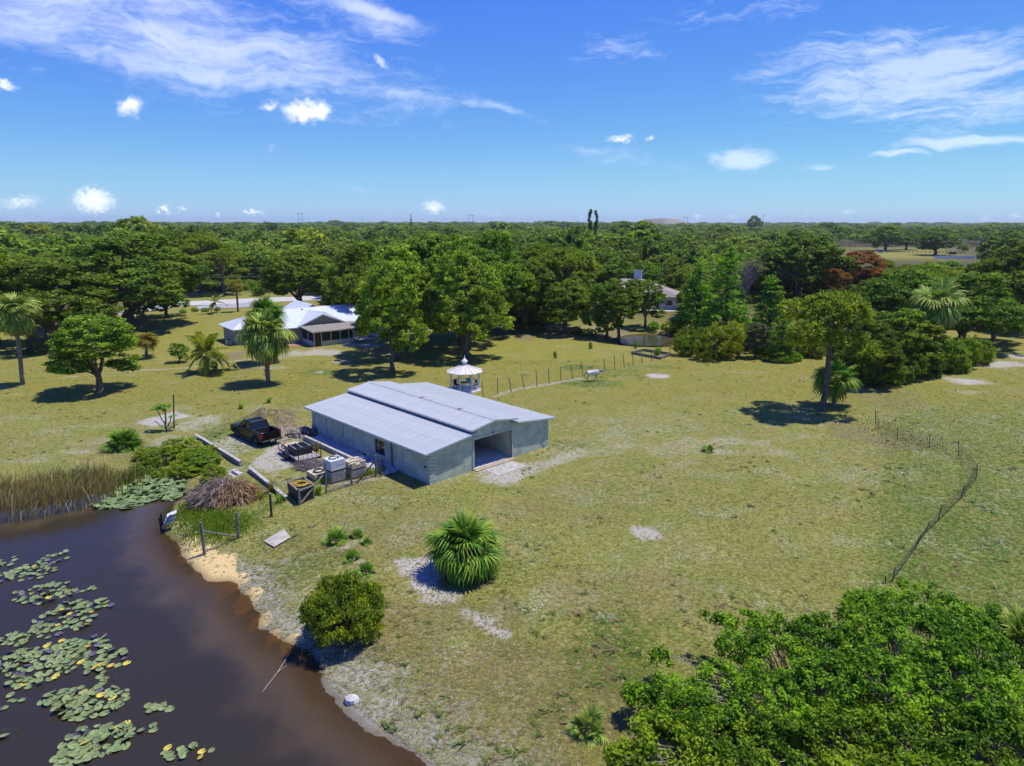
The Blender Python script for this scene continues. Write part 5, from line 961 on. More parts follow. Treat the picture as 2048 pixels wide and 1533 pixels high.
# ------------------------------------------------------------------ far field: rails, shelter, conveyor, pylons, hill
def far_things():
    p = at(1905, 509); o = empty('field_shelter', p, label='small open shelter with flat roof in the distant field', cat='shelter')
    MB().box(-3, 3, -2, 2, 2.6, 2.9).build('roof', M['grey'], o)
    for x in (-2.7, 2.7):
        for y in (-1.7, 1.7): MB().box(x-.1, x+.1, y-.1, y+.1, 0, 2.6).build('post', M['wood'], o)
    MB().box(-2, 2, -.5, .8, 0, 1.3).build('feed_rack', M['woodd'], o)
    p = at(1760, 506); o = empty('parked_trailer', p, label='small pale livestock trailer at the far field fence', cat='trailer'); MB().box(-2.5, 2.5, -1, 1, .5, 2.3).build('box_body', M['tarp'], o, bevel=.15); MB().box(-2.3, 2.3, -1.02, -1, 1.3, 1.9).build('window_band', M['glass'], o)
    for x in (-.6, .4): MB().tube([(x, -1.05, .38), (x, -.8, .38)], .38, 12).build('wheel', M['rubber'], o)
    F = empty('field_fence', at(1700, 505), label='long pale rail fence across the distant field', cat='fence'); a, b = at(1700, 505), at(1930, 508)
    for k in range(28): q = a+(b-a)*k/27-a; MB().box(q[0]-.1, q[0]+.1, q[1]-.1, q[1]+.1, 0, 1.5).build('post', M['wood'], F)
    for z in (.6, 1.3): MB().beam((0, 0, z), tuple(b-a+[0, 0, z]), .08, .14).build('rail', M['wood'], F)
    p = at(1900, 518); o = empty('arena_wall', p, R(3), label='low white rail wall of the distant riding arena', cat='wall'); MB().box(-9, 14, 0, .3, 0, 1.5).build('panel', M['white'], o); 
    for k in range(8): MB().box(-9+k*3.2, -8.7+k*3.2, -.1, 0, 0, 1.8).build('post', M['white'], o)
    # conveyor-like pale gantry above the trees
    d = 620.; x = (1950-1024)/FPX*d*1.02; o = empty('sloping_gantry', (x, d, 0), R(4), label='far white gantry sloping up above the treetops at the right', cat='gantry')
    za = lambda v: CAMH-(v-HOR)*d/FPX
    MB().prism([(-12, za(484)), (16, za(484)), (21, za(467)), (16, za(470)), (-2, za(476)), (-12, za(478))], 'y', -1.5, 1.5).build('span', M['white'], o)
    for xx in (-8, 6): MB().box(xx-.4, xx+.4, -.4, .4, 0, za(481)).build('leg', M['grey'], o)
    for i, (u, vt, d) in enumerate(((617, 426, 1500), (624, 426, 1500), (942, 430, 1500), (949, 430, 1500), (1352, 434, 1800), (1358, 434, 1800), (1503, 431, 1700))):
        x = (u-1024)/FPX*d*1.02; h = CAMH+(HOR-vt)*d/FPX; o = empty('power_pylon', (x, d, 0), 0, label=['distant thin pylon on the left horizon, its left member', 'distant thin pylon on the left horizon, its right member', 'faint pylon beside the pink cloud, its left member', 'faint pylon beside the pink cloud, its right member', 'faint pylon right of the horizon hill, its left member', 'faint pylon right of the horizon hill, its right member', 'faint pylon over the far right wood'][i], cat='pylon', group='pylons on the horizon')
        MB().tube([(0, 0, 0), (0, 0, h)], [.55, .3], 6).build('mast', M['grey'], o); MB().box(-4.2, 4.2, -.2, .2, h*.93, h*.93+.5).build('crossarm', M['grey'], o)
    d = 2600; hl = empty('terraced_hill', ((1310-1024)/FPX*d*1.02, d, 0), label='pale terraced mound on the far horizon', cat='hill'); MB().lathe([(110, -2), (80, 18), (70, 20), (60, 27), (30, 29)], 24).build('mound', M['hazehill'], hl).scale = (1.1, .7, 1); MB().box(-30, 20, -6, 6, 28.5, 30).build('berm', M['hazehill'], hl)
far_things()

# ================================================================== vegetation
def unit(a): return a/np.maximum(np.linalg.norm(a, axis=-1, keepdims=True), 1e-9)
def leafquads(P, N, ln, wd, rng):                        # leaf faces: centre, normal, length, width -> V,F
    n = len(P); t = unit(np.cross(N, rng.normal(0, 1, (n, 3)))); b = np.cross(N, t); ln = np.broadcast_to(ln, n)[:, None]; wd = np.broadcast_to(wd, n)[:, None]
    V = np.stack([P-t*ln*.5, P+b*wd*.5-t*ln*.05, P+t*ln*.5, P-b*wd*.5-t*ln*.05], 1).reshape(-1, 3); return V, np.arange(4*n).reshape(n, 4)
def clumps(blobs, nc, rng, zmin=-.35, inner=.72):        # clump centres over a set of ellipsoids
    B = np.array(blobs, float); a = (B[:, 3]*B[:, 4]+B[:, 4]*B[:, 5]+B[:, 3]*B[:, 5]); C = []; D = []
    while len(C) < nc:
        b = B[rng.choice(len(B), p=a/a.sum())]; d = unit(rng.normal(0, 1, 3))
        if d[2] < zmin: continue
        c = b[:3]+d*b[3:6]*rng.uniform(inner, 1.02)
        if any((((c-q[:3])/q[3:6])**2).sum() < .45 for q in B): continue
        C.append(c); D.append(d)
    return np.array(C), np.array(D)
def foliage(name, blobs, nc, per, rc, ln, wd, rng, m, zmin=-.35, flatz=.65, inner=.72):
    C, D = clumps(blobs, nc, rng, zmin, inner); n = nc*per; k = np.repeat(np.arange(nc), per); rcs = rc*rng.uniform(.7, 1.35, nc)
    o = rng.normal(0, 1, (n, 3)); o = unit(o)*(rng.random((n, 1))**.45); o[:, 2] = np.where(o[:, 2] < 0, o[:, 2]*.5, o[:, 2]); o *= rcs[k][:, None]*[1, 1, flatz]
    N = unit(D[k]*.35+unit(o)*.6+rng.normal(0, .55, (n, 3))+[0, 0, .25]); V, F = leafquads(C[k]+o, N, ln*rng.uniform(.7, 1.3, n), wd*rng.uniform(.7, 1.3, n), rng)
    return quads(name, V, F, m), C
def wobble(a, b, rng, n=5, k=.08):
    a, b = np.array(a, float), np.array(b, float); L = np.linalg.norm(b-a); return [tuple(a+(b-a)*f+(rng.normal(0, k*L*.5, 3) if 0 < f < 1 else 0)) for f in np.linspace(0, 1, n)]
def trunkmesh(name, h0, r0, C, rng, m, nl=9, lean=(0, 0), fork=.6, lr=.35):
    mb = MB(); top = np.array([lean[0], lean[1], h0]); mb.tube([(0, 0, -.4), (r0*.05, 0, .15)]+wobble((0, 0, .5), top, rng, 4, .02 if h0 > 6 else .06), [r0*1.35, r0*1.15, r0, r0*.9, r0*.82, r0*.75], 9)
    for c in C[rng.choice(len(C), min(nl, len(C)), replace=False)]:
        s = top*rng.uniform(fork, 1.); mid = (s+c)/2+np.array([0, 0, .12*np.linalg.norm(c-s)]); L = [tuple(s), tuple(s*.6+mid*.4+rng.normal(0, .1, 3)), tuple(mid+rng.normal(0, .2, 3)), tuple(mid*.4+c*.6+rng.normal(0, .2, 3)), tuple(c)]
        mb.tube(L, [r0*lr*1.5, r0*lr*1.2, r0*lr*.8, r0*lr*.5, r0*lr*.18], 6, False)
    return mb.mesh(name, m, True)
PROTO = {}
def proto(kind, parts, height, radius): PROTO.setdefault(kind, []).append((parts, height, radius))
def make_protos():
    for s in range(4):                                   # live oak: wide dome of many lobes
        rng = np.random.default_rng(100+s); R0 = 5.6; bl = [(0, 0, 6.6, 4.1, 4.1, 4.3)]
        for k in range(9): a = k*.698+rng.uniform(-.3, .3); r = rng.uniform(2.4, 3.9); q = rng.uniform(1.5, 2.5); bl.append((r*math.cos(a), r*math.sin(a), rng.uniform(3.3, 8.4), q, q, q*.95))
        bl.append((rng.uniform(-1, 1), rng.uniform(-1, 1), 9.8, 2.2, 2.2, 1.8))
        for nm, ml in (('oak', 'oak'), ('oakd', 'oakd')):
            rg = np.random.default_rng(200+s); me, C = foliage('crown', bl, 430, 78, .58, .29, .19, rg, M[ml], -.75); tr = trunkmesh('trunk', 2.8, .42, C, rg, M['bark'], 10); proto(nm, [('trunk', tr), ('crown', me)], 11.4, R0)
    for s in range(3):                                   # lighter rounded broadleaf
        rng = np.random.default_rng(300+s); bl = [(0, 0, 6.4, 2.6, 2.6, 3.2)]
        for k in range(7): a = k*.9+rng.uniform(-.3, .3); r = rng.uniform(1.2, 2.3); q = rng.uniform(1.1, 1.8); bl.append((r*math.cos(a), r*math.sin(a), rng.uniform(2.6, 8.4), q, q, q))
        for nm, ml in (('light', 'light'), ('bright', 'bright'), ('yellow', 'yellow'), ('red', 'red'), ('grey', 'greyl'), ('mid', 'oak')):
            if nm != 'light' and nm != 'mid' and s > 0: continue
            rg = np.random.default_rng(310+s); me, C = foliage('crown', bl, 280, 74, .46, .25, .16, rg, M[ml], -.7); tr = trunkmesh('trunk', 2.2, .24, C, rg, M['bark'], 8); proto(nm, [('trunk', tr), ('crown', me)], 10, 3.9)
    rng = np.random.default_rng(340); bl = [(0, 0, 6., 3, 3, 3.4), (1.5, .5, 7.5, 1.8, 1.8, 2), (-1.4, .4, 5, 1.9, 1.9, 2)]; me, C = foliage('crown', bl, 120, 14, .8, .3, .07, rng, M['bare']); proto('bare', [('trunk', trunkmesh('trunk', 2., .2, C, rng, M['twig'], 60, lr=.3)), ('crown', me)], 9.5, 4)
    for s in range(3):                                   # slash pine: needle tufts on a domed open crown
        rng = np.random.default_rng(400+s); bl = [(0, 0, 9.4, 2.9, 2.9, 2.0)]
        for k in range(9): a = k*.75+rng.uniform(-.4, .4); r = rng.uniform(1.8, 3.5); q = rng.uniform(.8, 1.6); bl.append((r*math.cos(a), r*math.sin(a), rng.uniform(5.9, 10.0), q, q, q*.65))
        nt = 720; C, D = clumps(bl, nt, rng, -.3, .6); per = 13; k = np.repeat(np.arange(nt), per); n = nt*per; d = unit(D[k]*.7+rng.normal(0, .8, (n, 3))+[0, 0, .3]); P = C[k]+d*.24
        b = unit(np.cross(d, rng.normal(0, 1, (n, 3)))); w = .055; V = np.stack([P-d*.26-b*w*.6, P-d*.26+b*w*.6, P+d*.30+b*w, P+d*.30-b*w], 1).reshape(-1, 3); me = quads('crown', V, np.arange(4*n).reshape(n, 4), M['pine'])
        proto('pine', [('trunk', trunkmesh('trunk', 9.0, .26, C, rng, M['bark'], 34, lr=.22, fork=.62)), ('crown', me)], 12, 4.5)
    for s in range(2):                                   # bald cypress: feathery cone
        rng = np.random.default_rng(450+s); bl = [(rng.uniform(-.25, .25), rng.uniform(-.25, .25), z, r, r, .95) for z, r in zip(np.linspace(.9, 10.4, 13), np.linspace(2.6, .45, 13))]
        me, C = foliage('crown', bl, 190, 42, .6, .34, .15, rng, M['cyp'], -.5, .55, .6); proto('cypress', [('trunk', trunkmesh('trunk', 9.5, .22, C, rng, M['bark'], 26, lr=.2, fork=.2)), ('crown', me)], 11, 2.7)
    rng = np.random.default_rng(470); bl = [(rng.uniform(-.3, .3), rng.uniform(-.3, .3), z, 1.0-abs(z-8)*.045, 1.0-abs(z-8)*.045, 1.1) for z in np.linspace(2, 19, 16)]; me, C = foliage('crown', bl, 150, 50, .55, .45, .2, rng, M['oakd'], -.6, 1.1); proto('column', [('trunk', trunkmesh('trunk', 18, .3, C, rng, M['bark'], 12, lr=.15, fork=.1)), ('crown', me)], 20, 1.4)
    rng = np.random.default_rng(480); bl = []                 # araucaria: whorled tiers
    for z in np.linspace(1, 19, 13):
        r = (20-z)*.16+.25
        for k in range(7): a = k*.9+z; bl.append((r*.6*math.cos(a), r*.6*math.sin(a), z, r*.5, r*.5, .28))
    me, C = foliage('crown', bl, 200, 36, .35, .35, .13, rng, M['oakd'], -.9, .6, .4); proto('tier', [('trunk', trunkmesh('trunk', 19.5, .28, C, rng, M['bark'], 40, lr=.12, fork=.1)), ('crown', me)], 20, 3)
    for s in range(2):                                   # dense shrubs
        rng = np.random.default_rng(500+s); bl = [(0, 0, .85, 1.2, 1.2, 1.1)]+[(1.0*math.cos(a), 1.0*math.sin(a), rng.uniform(.45, 1.1), .7, .7, .65) for a in rng.uniform(0, 6.28, 6)]
        for nm, ml in (('shrub', 'shrub'), ('weedy', 'weed'), ('gshrub', 'greyl'), ('yshrub', 'yellow'), ('bshrub', 'bright'), ('dshrub', 'oakd')):
            rg = np.random.default_rng(510+s); me, C = foliage('foliage', bl, 150, 46, .26, .15, .09, rg, M[ml], -.85); proto(nm, [('stem', trunkmesh('stem', .5, .06, C, rg, M['bark'], 16, lr=.5, fork=.1)), ('foliage', me)], 2.1, 1.8)
make_protos()
def plant(kind, name, loc, sxy, sz, label, cat, group=None, var=None, rz=None, seed=[0]):
    seed[0] += 1; L = PROTO[kind]; parts, h, r = L[(seed[0] if var is None else var) % len(L)]
    e = empty(name, loc, random.uniform(0, 6.28) if rz is None else rz, label=label, cat=cat, group=group); e.scale = (sxy, sxy, sz)
    for nm, me in parts: add(nm, me, e)
    return e
def tree(kind, name, base, top_v, width, label, cat='tree', group=None, var=None, rz=None):
    """base = photo pixel of the trunk foot, top_v = row of the crown top, width = crown width in photo pixels"""
    p = at(*base); h = over(p, base[0], top_v)[2]-p[2]; d = p[1]*math.cos(PITCH)+(CAMH-p[2])*math.sin(PITCH); w = width*d/FPX*(1.18 if kind in ('oak', 'oakd', 'mid') else 1.)
    parts, ph, pr = PROTO[kind][0]; return plant(kind, name, p, w/(2*pr), h/ph, label, cat, group, var, rz)

# ---- palms: shared frond meshes, every frond its own part
def fan_frond(lp, lb, droop, rng, m, nb=22, wide=118, wdt=.05):
    V = []; F = []; i = 0; V += [(0, -.018, 0), (0, .018, 0), (lp, .012, .0), (lp, -.012, .0)]; F.append((0, 1, 2, 3))
    for k in range(nb):
        a = R(-wide+2*wide*k/(nb-1)+rng.uniform(-3, 3)); l = lb*(1-.28*abs(a)/R(wide))*rng.uniform(.9, 1.08); d = np.array([math.cos(a), math.sin(a), 0]); s = np.array([-d[1], d[0], 0]); o = np.array([lp-.04, 0, 0]); i = len(V); fold = .1*(1 if k % 2 else -1)*wdt
        pts = [(0., .25, 0.), (.45, 1., droop*.12), (.78, .75, droop*.45), (1., .12, droop)]
        for f, w, z in pts:
            c = o+d*l*f*(1-.18*z)+np.array([0, 0, -z*l+.02*abs(math.sin(a))]); V += [tuple(c-s*wdt*w+[0, 0, fold]), tuple(c+s*wdt*w-[0, 0, fold])]
        for j in range(3): q = i+2*j; F.append((q, q+1, q+3, q+2))
    return quads('frond', np.array(V, float), F, m)
def pinnate(L, rng, m, nl=34, ll=.6, droop=.5):
    V = []; F = []
    def cur(t): return np.array([L*t*(1-.12*t), 0, L*(.32*t-droop*t*t*1.5)])
    for j in range(8):
        a, b = cur(j/8), cur((j+1)/8); w0, w1 = .04*(1-j/9), .04*(1-(j+1)/9); i = len(V); V += [a-[0, w0, 0], a+[0, w0, 0], b+[0, w1, 0], b-[0, w1, 0]]; F.append((i, i+1, i+2, i+3))
    for j in range(nl):
        t = .12+.88*j/nl; c = cur(t)
        for s in (-1, 1):
            l = ll*(math.sin(math.pi*min(1, t*.85+.12))*.8+.3)*rng.uniform(.85, 1.1); d = unit(np.array([.55, s*.85, -.30+rng.normal(0, .1)])); b = unit(np.cross(d, [0, 0, 1])); i = len(V); w = .045
            e = c+d*l+np.array([0, 0, -.28*l]); mm = c+d*l*.55; V += [c-b*w*.5, c+b*w*.5, mm+b*w, mm-b*w, e+b*w*.2, e-b*w*.2]; F += [(i, i+1, i+2, i+3), (i+3, i+2, i+4, i+5)]
    return quads('frond', np.array(V), F, m)
FR = {}
def fronds(key):
    if key not in FR:
        rng = np.random.default_rng(len(FR)+60); mm = {'sabal': 'palm', 'green': 'palmg', 'coco': 'coco', 'yellowed': 'palmy', 'deadskirt': 'dead'}[key]
        if key == 'coco': FR[key] = [pinnate(2.6, rng, M[mm], droop=d) for d in (.28, .42, .58)]
        else: FR[key] = [fan_frond(.85, 1.05, d, rng, M[mm]) for d in (.16, .45, .78)]
    return FR[key]
def palm(name, base, crown_c, rad, label, key='sabal', nf=42, trunk_r=.2, cat='palm', boots=False, skirt=0, elo=-55, ehi=66, group=None, at_pt=None):
    """base pixel, crown centre pixel, crown radius in metres"""
    p = at(*base) if at_pt is None else at_pt; q = over(p, *crown_c); e = empty(name, p, label=label, cat=cat, group=group); c = q-p; rng = np.random.default_rng(int(base[0])); s = rad/1.75*1.16
    if c[2] > .6:
        n = 9; L = [tuple(c*f+np.array([.05*c[2]*math.sin(f*3)*.3, 0, 0])) for f in np.linspace(0, 1, n)]; L[0] = (0, 0, -.3); rr = [trunk_r*(1.15 if i == 0 else 1.0 if i < n-2 else 1.25) for i in range(n)]
        MB().tube(L, rr, 10).build('trunk', M['palmt'], e, True)
        if boots:
            for k in range(int(c[2]*9)):
                f = .12+.86*k/(c[2]*9); a = k*2.4; o = c*f; MB().beam(tuple(o+[trunk_r*math.cos(a)*.8, trunk_r*math.sin(a)*.8, -.05]), tuple(o+[trunk_r*1.75*math.cos(a), trunk_r*1.75*math.sin(a), .2]), .09, .05).build('frond_boot', M['palmt'], e)
    fm = fronds(key)
    for k in range(nf):
        f = (k+.5)/nf; el = ehi+(elo-ehi)*f**.85+rng.normal(0, 13); a = k*2.39996+rng.normal(0, .4); me = fm[0 if el > 40 else 1 if el > 8 else 2] if key == 'coco' else fm[int(rng.integers(0, 2)) if el > 45 else int(rng.integers(1, 3))]; sc = s*rng.uniform(.72, 1.12)
        add('frond', me, e, tuple(c+[0, 0, .12*s]), tuple(Euler((rng.normal(0, .35), -R(el), a), 'XYZ')), (sc, sc, sc))
    for k in range(skirt):
        a = rng.uniform(0, 6.28); me = fronds('deadskirt' if k % 2 else 'yellowed')[2]; add('frond', me, e, tuple(c-[0, 0, .1*s]), (rng.normal(0, .4), -R(rng.uniform(-82, -55)), a), (s*.85,)*3)
    return e
def palmetto(name, base, h, rad, label, key='green', nf=30, cat='palmetto', group=None, elo=-12):
    p = at(*base); e = empty(name, p, label=label, cat=cat, group=group); rng = np.random.default_rng(int(base[0]*3)); fm = fronds(key); s = rad/1.75
    for k in range(nf):
        f = (k+.5)/nf; el = 85+(elo-85)*f**.9+rng.normal(0, 6); a = k*2.39996+rng.normal(0, .2); sc = s*rng.uniform(.75, 1.1); r = rng.uniform(0, .15*rad)
        add('frond', fm[0 if el > 25 else 1], e, (r*math.cos(a), r*math.sin(a), h*rng.uniform(.02, .25)), (rng.normal(0, .5), -R(el), a), (sc,)*3)
    MB().lathe([(.14*s, -.1), (.16*s, .12), (.06*s, .28)], 8).build('stump', M['palmt'], e); return e
def blade_clump(name, p, h, n, label, m, w=.035, spread=.5, cat='plant', group=None):
    e = empty(name, p, label=label, cat=cat, group=group); rng = np.random.default_rng(int(abs(p[0]*37+p[1]*11)))
    me = [blades(max(5, n//2), h, spread, w, rng, m, 'leaf_blades') for _ in range(2)]
    for k, q in enumerate(me): add('leaf_blades', q, e, rot=(0, 0, k*1.3))['kind'] = 'stuff'
    return e

# ---- named trees, near ground first
palm('sabal_palm', (935, 1145), (930, 1102), 1.98, 'round green fan palm on a short trunk in the open pasture', 'green', 96, .28, skirt=10, elo=-40, ehi=72)
palm('sabal_palm', (536, 768), (528, 674), 3.1, 'sabal palm with shaggy trunk before the ranch house, the nearer one', 'sabal', 70, .27, boots=True, skirt=16, elo=-62)
palm('sabal_palm', (553, 727), (528, 632), 2.7, 'sabal palm with dark skirt just behind the shaggy-trunked one', 'green', 48, .4, skirt=22)
palm('sabal_palm', (45, 770), (27, 628), 2.5, 'tall leaning sabal palm at the left picture edge', 'sabal', 60, .24, skirt=16)
palm('sabal_palm', (1667, 812), (1672, 762), 2.35, 'low fan palm right behind the pine trunk in the pasture', 'green', 46, .24, boots=True)
palm('sabal_palm', (1866, 742), (1870, 612), 3.3, 'pale shaggy sabal palm rising out of the right-hand thicket', 'sabal', 66, .24, skirt=18)
palm('sabal_palm', (1755, 502), (1753, 488), 3.2, 'small fan palm at the left end of the distant field', 'sabal', 26, .25)
palm('sabal_palm', (1088, 652), (1082, 610), 2.6, 'dark fan palm standing under the central pines', 'green', 34, .22, skirt=8)
palm('sabal_palm', (1065, 650), (1060, 622), 2.6, 'lower fan palm beside the one under the central pines', 'green', 34, .22, skirt=8)
palm('coconut_palm', (416, 745), (414, 712), 2.5, 'yellow-green young coconut palm on the lawn left of the house', 'coco', 17, .17, elo=-25, ehi=78)
palm('young_palm', (433, 627), (431, 606), 1.7, 'small bright yellow-green palm beside the road', 'coco', 11, .08, elo=-10)
palm('young_palm', (476, 624), (471, 573), 1.7, 'slim brown-trunked palm with thin drooping crown by the road', 'yellowed', 18, .22)
palm('bottle_palm', (292, 715), (293, 690), 2.2, 'bronze leaning palm clump right of the round lawn tree', 'yellowed', 16, .22, elo=0)
palmetto('saw_palmetto', (247, 897), .9, 1.75, 'dark green saw palmetto at the lawn edge above the reeds', 'green', 42)
palmetto('saw_palmetto', (1176, 1462), .35, 1.0, 'small spiky palmetto at the bottom of the pasture', 'sabal', 22)
palmetto('saw_palmetto', (2046, 1290), .6, 1.9, 'stiff grey-green palmetto at the right picture edge', 'sabal', 44)
palmetto('saw_palmetto', (1952, 722), 1.0, 2.6, 'fan palmetto at the right end of the tangled thicket', 'sabal', 36)
palmetto('saw_palmetto', (1905, 742), .8, 2.2, 'pale palmetto in the middle of the tangled thicket', 'sabal', 30)
palmetto('young_palm', (672, 1083), .3, .95, 'bushy yellow-green palm sprout on the bank grass, biggest of five', 'green', 16)
for (u, v), r, lab in (((714, 1075), .6, 'tiny green palm sprout right of the yellow-green sprout'), ((732, 1088), .42, 'tiniest green palm sprout nearest the round fan palm'), ((705, 1119), .65, 'green palm sprout in the middle of the pasture group'), ((733, 1146), .7, 'dark palm sprout just above the olive bush')): palmetto('young_palm', (u, v), .15, r, lab, 'green', 14, group='palm sprouts on the bank')
palmetto('young_palm', (1416, 903), .2, .75, 'lone green sprout in the open right pasture', 'green', 12)
tree('mid', 'lawn_tree', (201, 783), 622, 182, 'round broadleaf tree with bronze top on the left lawn', var=1)
tree('oakd', 'live_oak', (103, 692), 520, 245, 'dark live oak behind the round lawn tree', var=0)
tree('oakd', 'live_oak', (262, 652), 468, 280, 'huge dark live oak spreading in front of the road', var=1)
tree('mid', 'broadleaf_tree', (275, 638), 588, 40, 'slim small tree with white trunk by the road', var=0)
tree('oakd', 'broadleaf_tree', (333, 633), 570, 80, 'dark hanging-branched tree at the road edge under the huge oak', var=2)
tree('tier', 'norfolk_pine', (66, 707), 655, 60, 'small dark tiered conifer between lawn palm and round tree')
tree('light', 'pine_tree', (-2, 690), 478, 150, 'yellow-green tree at the far left edge', var=1)
tree('pine', 'pine_tree', (403, 586), 462, 130, 'tall pine with bare trunk beyond the road, left of its neighbour', var=0)
tree('pine', 'pine_tree', (448, 590), 498, 120, 'brownish shorter pine beyond the road', var=1)
tree('pine', 'pine_tree', (330, 590), 456, 140, 'broad pine rising behind the huge live oak', var=2)
tree('oak', 'live_oak', (600, 620), 497, 150, 'live oak behind the ranch house roof', var=3)
tree('mid', 'small_tree', (359, 725), 685, 38, 'small round tree on the lawn beside the coconut palm', var=2)
tree('mid', 'live_oak', (785, 746), 508, 132, 'slender-trunked oak nearest the house, its trunk foot on the lawn', var=0)
tree('oak', 'live_oak', (797, 712), 492, 160, 'oak standing close behind the slender-trunked one', var=2)
tree('oak', 'live_oak', (845, 682), 470, 200, 'big thick-trunked oak in the middle of the shaded lawn', var=1)
tree('oak', 'live_oak', (933, 716), 505, 165, 'oak directly behind the gazebo', var=3)
tree('oak', 'live_oak', (922, 690), 474, 170, 'taller oak behind the gazebo oak', var=2)
tree('oak', 'live_oak', (985, 668), 462, 150, 'oak at the right end of the central group', var=0)
tree('oak', 'live_oak', (722, 655), 486, 130, 'oak overhanging the right end of the ranch house', var=1)
tree('pine', 'pine_tree', (1130, 652), 490, 150, 'dense dark pine dome between gazebo oaks and far house', var=1)
tree('pine', 'pine_tree', (1085, 640), 482, 120, 'dense pine just left of the dark pine dome', var=2)
tree('oakd', 'live_oak', (1130, 668), 560, 110, 'low dark oak at the edge under the pine dome', var=3)
tree('oakd', 'live_oak', (1050, 660), 520, 110, 'dark oak closing the gap beside the central group', var=2)
tree('mid', 'broadleaf_tree', (1213, 679), 558, 90, 'broadleaf tree with stout trunk at the small pond', var=0)
tree('mid', 'broadleaf_tree', (1237, 685), 552, 100, 'slim-stemmed broadleaf tree leaning over the small pond', var=2)
tree('mid', 'broadleaf_tree', (1290, 655), 555, 78, 'leafy tree half hiding the far house wall', var=1)
tree('cypress', 'bald_cypress', (1392, 664), 520, 100, 'tall bright green cypress right of the far house', var=0)
tree('cypress', 'bald_cypress', (1448, 690), 500, 120, 'tallest bright green cypress of the three', var=1)
tree('cypress', 'bald_cypress', (1535, 690), 555, 105, 'bright green cypress left of the pasture pine', var=0)
tree('cypress', 'bald_cypress', (1560, 722), 628, 64, 'narrow feathery cypress at the pasture edge', var=1)
tree('yshrub', 'flowering_bush', (1425, 718), 640, 84, 'yellow-flowering bush left in the pair at the pasture edge', 'bush'); tree('yshrub', 'flowering_bush', (1464, 716), 634, 74, 'yellow-flowering bush right in the pair at the pasture edge', 'bush'); tree('shrub', 'hedge_bush', (1398, 710), 655, 66, 'olive hedge bush left of the yellow pair', 'bush')
for i, (u, v, vt, w) in enumerate(((1375, 696, 650, 60), (1440, 700, 640, 90), (1500, 704, 650, 80), (1545, 712, 655, 70), (1585, 715, 660, 70), (1620, 715, 668, 60), (1350, 668, 635, 60))): tree('dshrub' if i % 2 else 'shrub', 'hedge_bush', (u, v), vt, w, '%s bush of the dense row behind the pasture edge, counted from the fence end' % ('second', 'third', 'fourth', 'fifth', 'sixth', 'seventh', 'first')[i], 'bush', 'bushes behind the pasture edge')
tree('grey', 'small_tree', (1510, 716), 640, 66, 'small grey-green open tree beside the yellow one', var=0)
tree('pine', 'pine_tree', (1645, 822), 575, 205, 'lone flat-domed pine standing in the pasture', var=0)
tree('oakd', 'broadleaf_tree', (1735, 770), 640, 120, 'dark leafy tree directly behind the lone pine', var=1)
tree('mid', 'broadleaf_tree', (1800, 752), 612, 120, 'leafy tree in the thicket right of the pine', var=1)
tree('mid', 'broadleaf_tree', (1835, 748), 640, 90, 'smaller leafy tree at the thicket front', var=2)
tree('oakd', 'live_oak', (1790, 700), 540, 190, 'rounded dark tree behind the thicket, left half', var=3)
tree('oakd', 'live_oak', (1920, 696), 545, 190, 'rounded dark tree behind the thicket, right half', var=0)
tree('oakd', 'live_oak', (1985, 684), 600, 110, 'lower rounded dark tree at the field side of the thicket', var=2)
tree('oakd', 'live_oak', (2060, 655), 474, 230, 'massive dark oak cut by the right picture edge', var=1)
tree('oakd', 'live_oak', (1595, 602), 466, 180, 'large dark oak right of the leafless pale tree', var=2)
tree('red', 'russet_tree', (1712, 604), 496, 140, 'striking russet-brown leaved tree', var=0)
tree('red', 'russet_tree', (1662, 612), 530, 70, 'smaller russet tree leaning from the big one')
tree('bare', 'bare_tree', (1488, 606), 514, 80, 'leafless pinkish-grey tree above the cypresses')
tree('oakd', 'live_oak', (1870, 511), 457, 76, 'dark isolated oak standing in the distant field', var=0); tree('oakd', 'live_oak', (1770, 502), 452, 80, 'dark oak at the back of the distant field, left', var=1); tree('oakd', 'live_oak', (1812, 500), 462, 50, 'small oak between the two distant field oaks', var=3)
tree('mid', 'small_tree', (1925, 506), 486, 24, 'tiny tree by the distant field shelter', var=0)
tree('column', 'column_tree', (1178, 520), 418, 11, 'left one of the twin dark columnar trees above the wood'); tree('column', 'column_tree', (1190, 520), 420, 11, 'right one of the twin dark columnar trees above the wood')
tree('tier', 'norfolk_pine', (824, 500), 426, 14, 'lone conical conifer spike on the left horizon'); tree('oakd', 'far_tree', (1508, 466), 432, 30, 'dark clump of tall trees on the right horizon', var=1)
tree('yshrub', 'yellow_shrub', (873, 632), 603, 40, 'golden yellow shrub under the oaks at the back of the lawn', 'shrub'); tree('yshrub', 'yellow_shrub', (291, 615), 598, 16, 'yellow shrub at the roadside below the huge oak', 'shrub'); tree('yshrub', 'yellow_shrub', (430, 740), 718, 18, 'yellow-green bush at the foot of the coconut palm', 'shrub'); tree('bshrub', 'green_shrub', (516, 592), 571, 32, 'pale green small bush beyond the road', 'shrub')
tree('bshrub', 'green_shrub', (1308, 662), 640, 26, 'round green bush on the far bank of the small pond', 'shrub'); tree('bshrub', 'green_shrub', (1314, 710), 693, 18, 'green bush in the timber garden bed', 'shrub'); tree('weedy', 'green_shrub', (1362, 712), 668, 46, 'feathery green shrub beside the fence end', 'shrub')
tree('weedy', 'thicket_shrub', (1880, 742), 665, 70, 'leafy shrub in the tangled thicket, left', 'shrub', 'thicket shrubs'); tree('weedy', 'thicket_shrub', (1925, 735), 668, 64, 'leafy shrub in the tangled thicket, right', 'shrub', 'thicket shrubs'); tree('dshrub', 'thicket_shrub', (1762, 770), 700, 90, 'dark shrub under the thicket trees behind the pine', 'shrub', 'thicket shrubs')
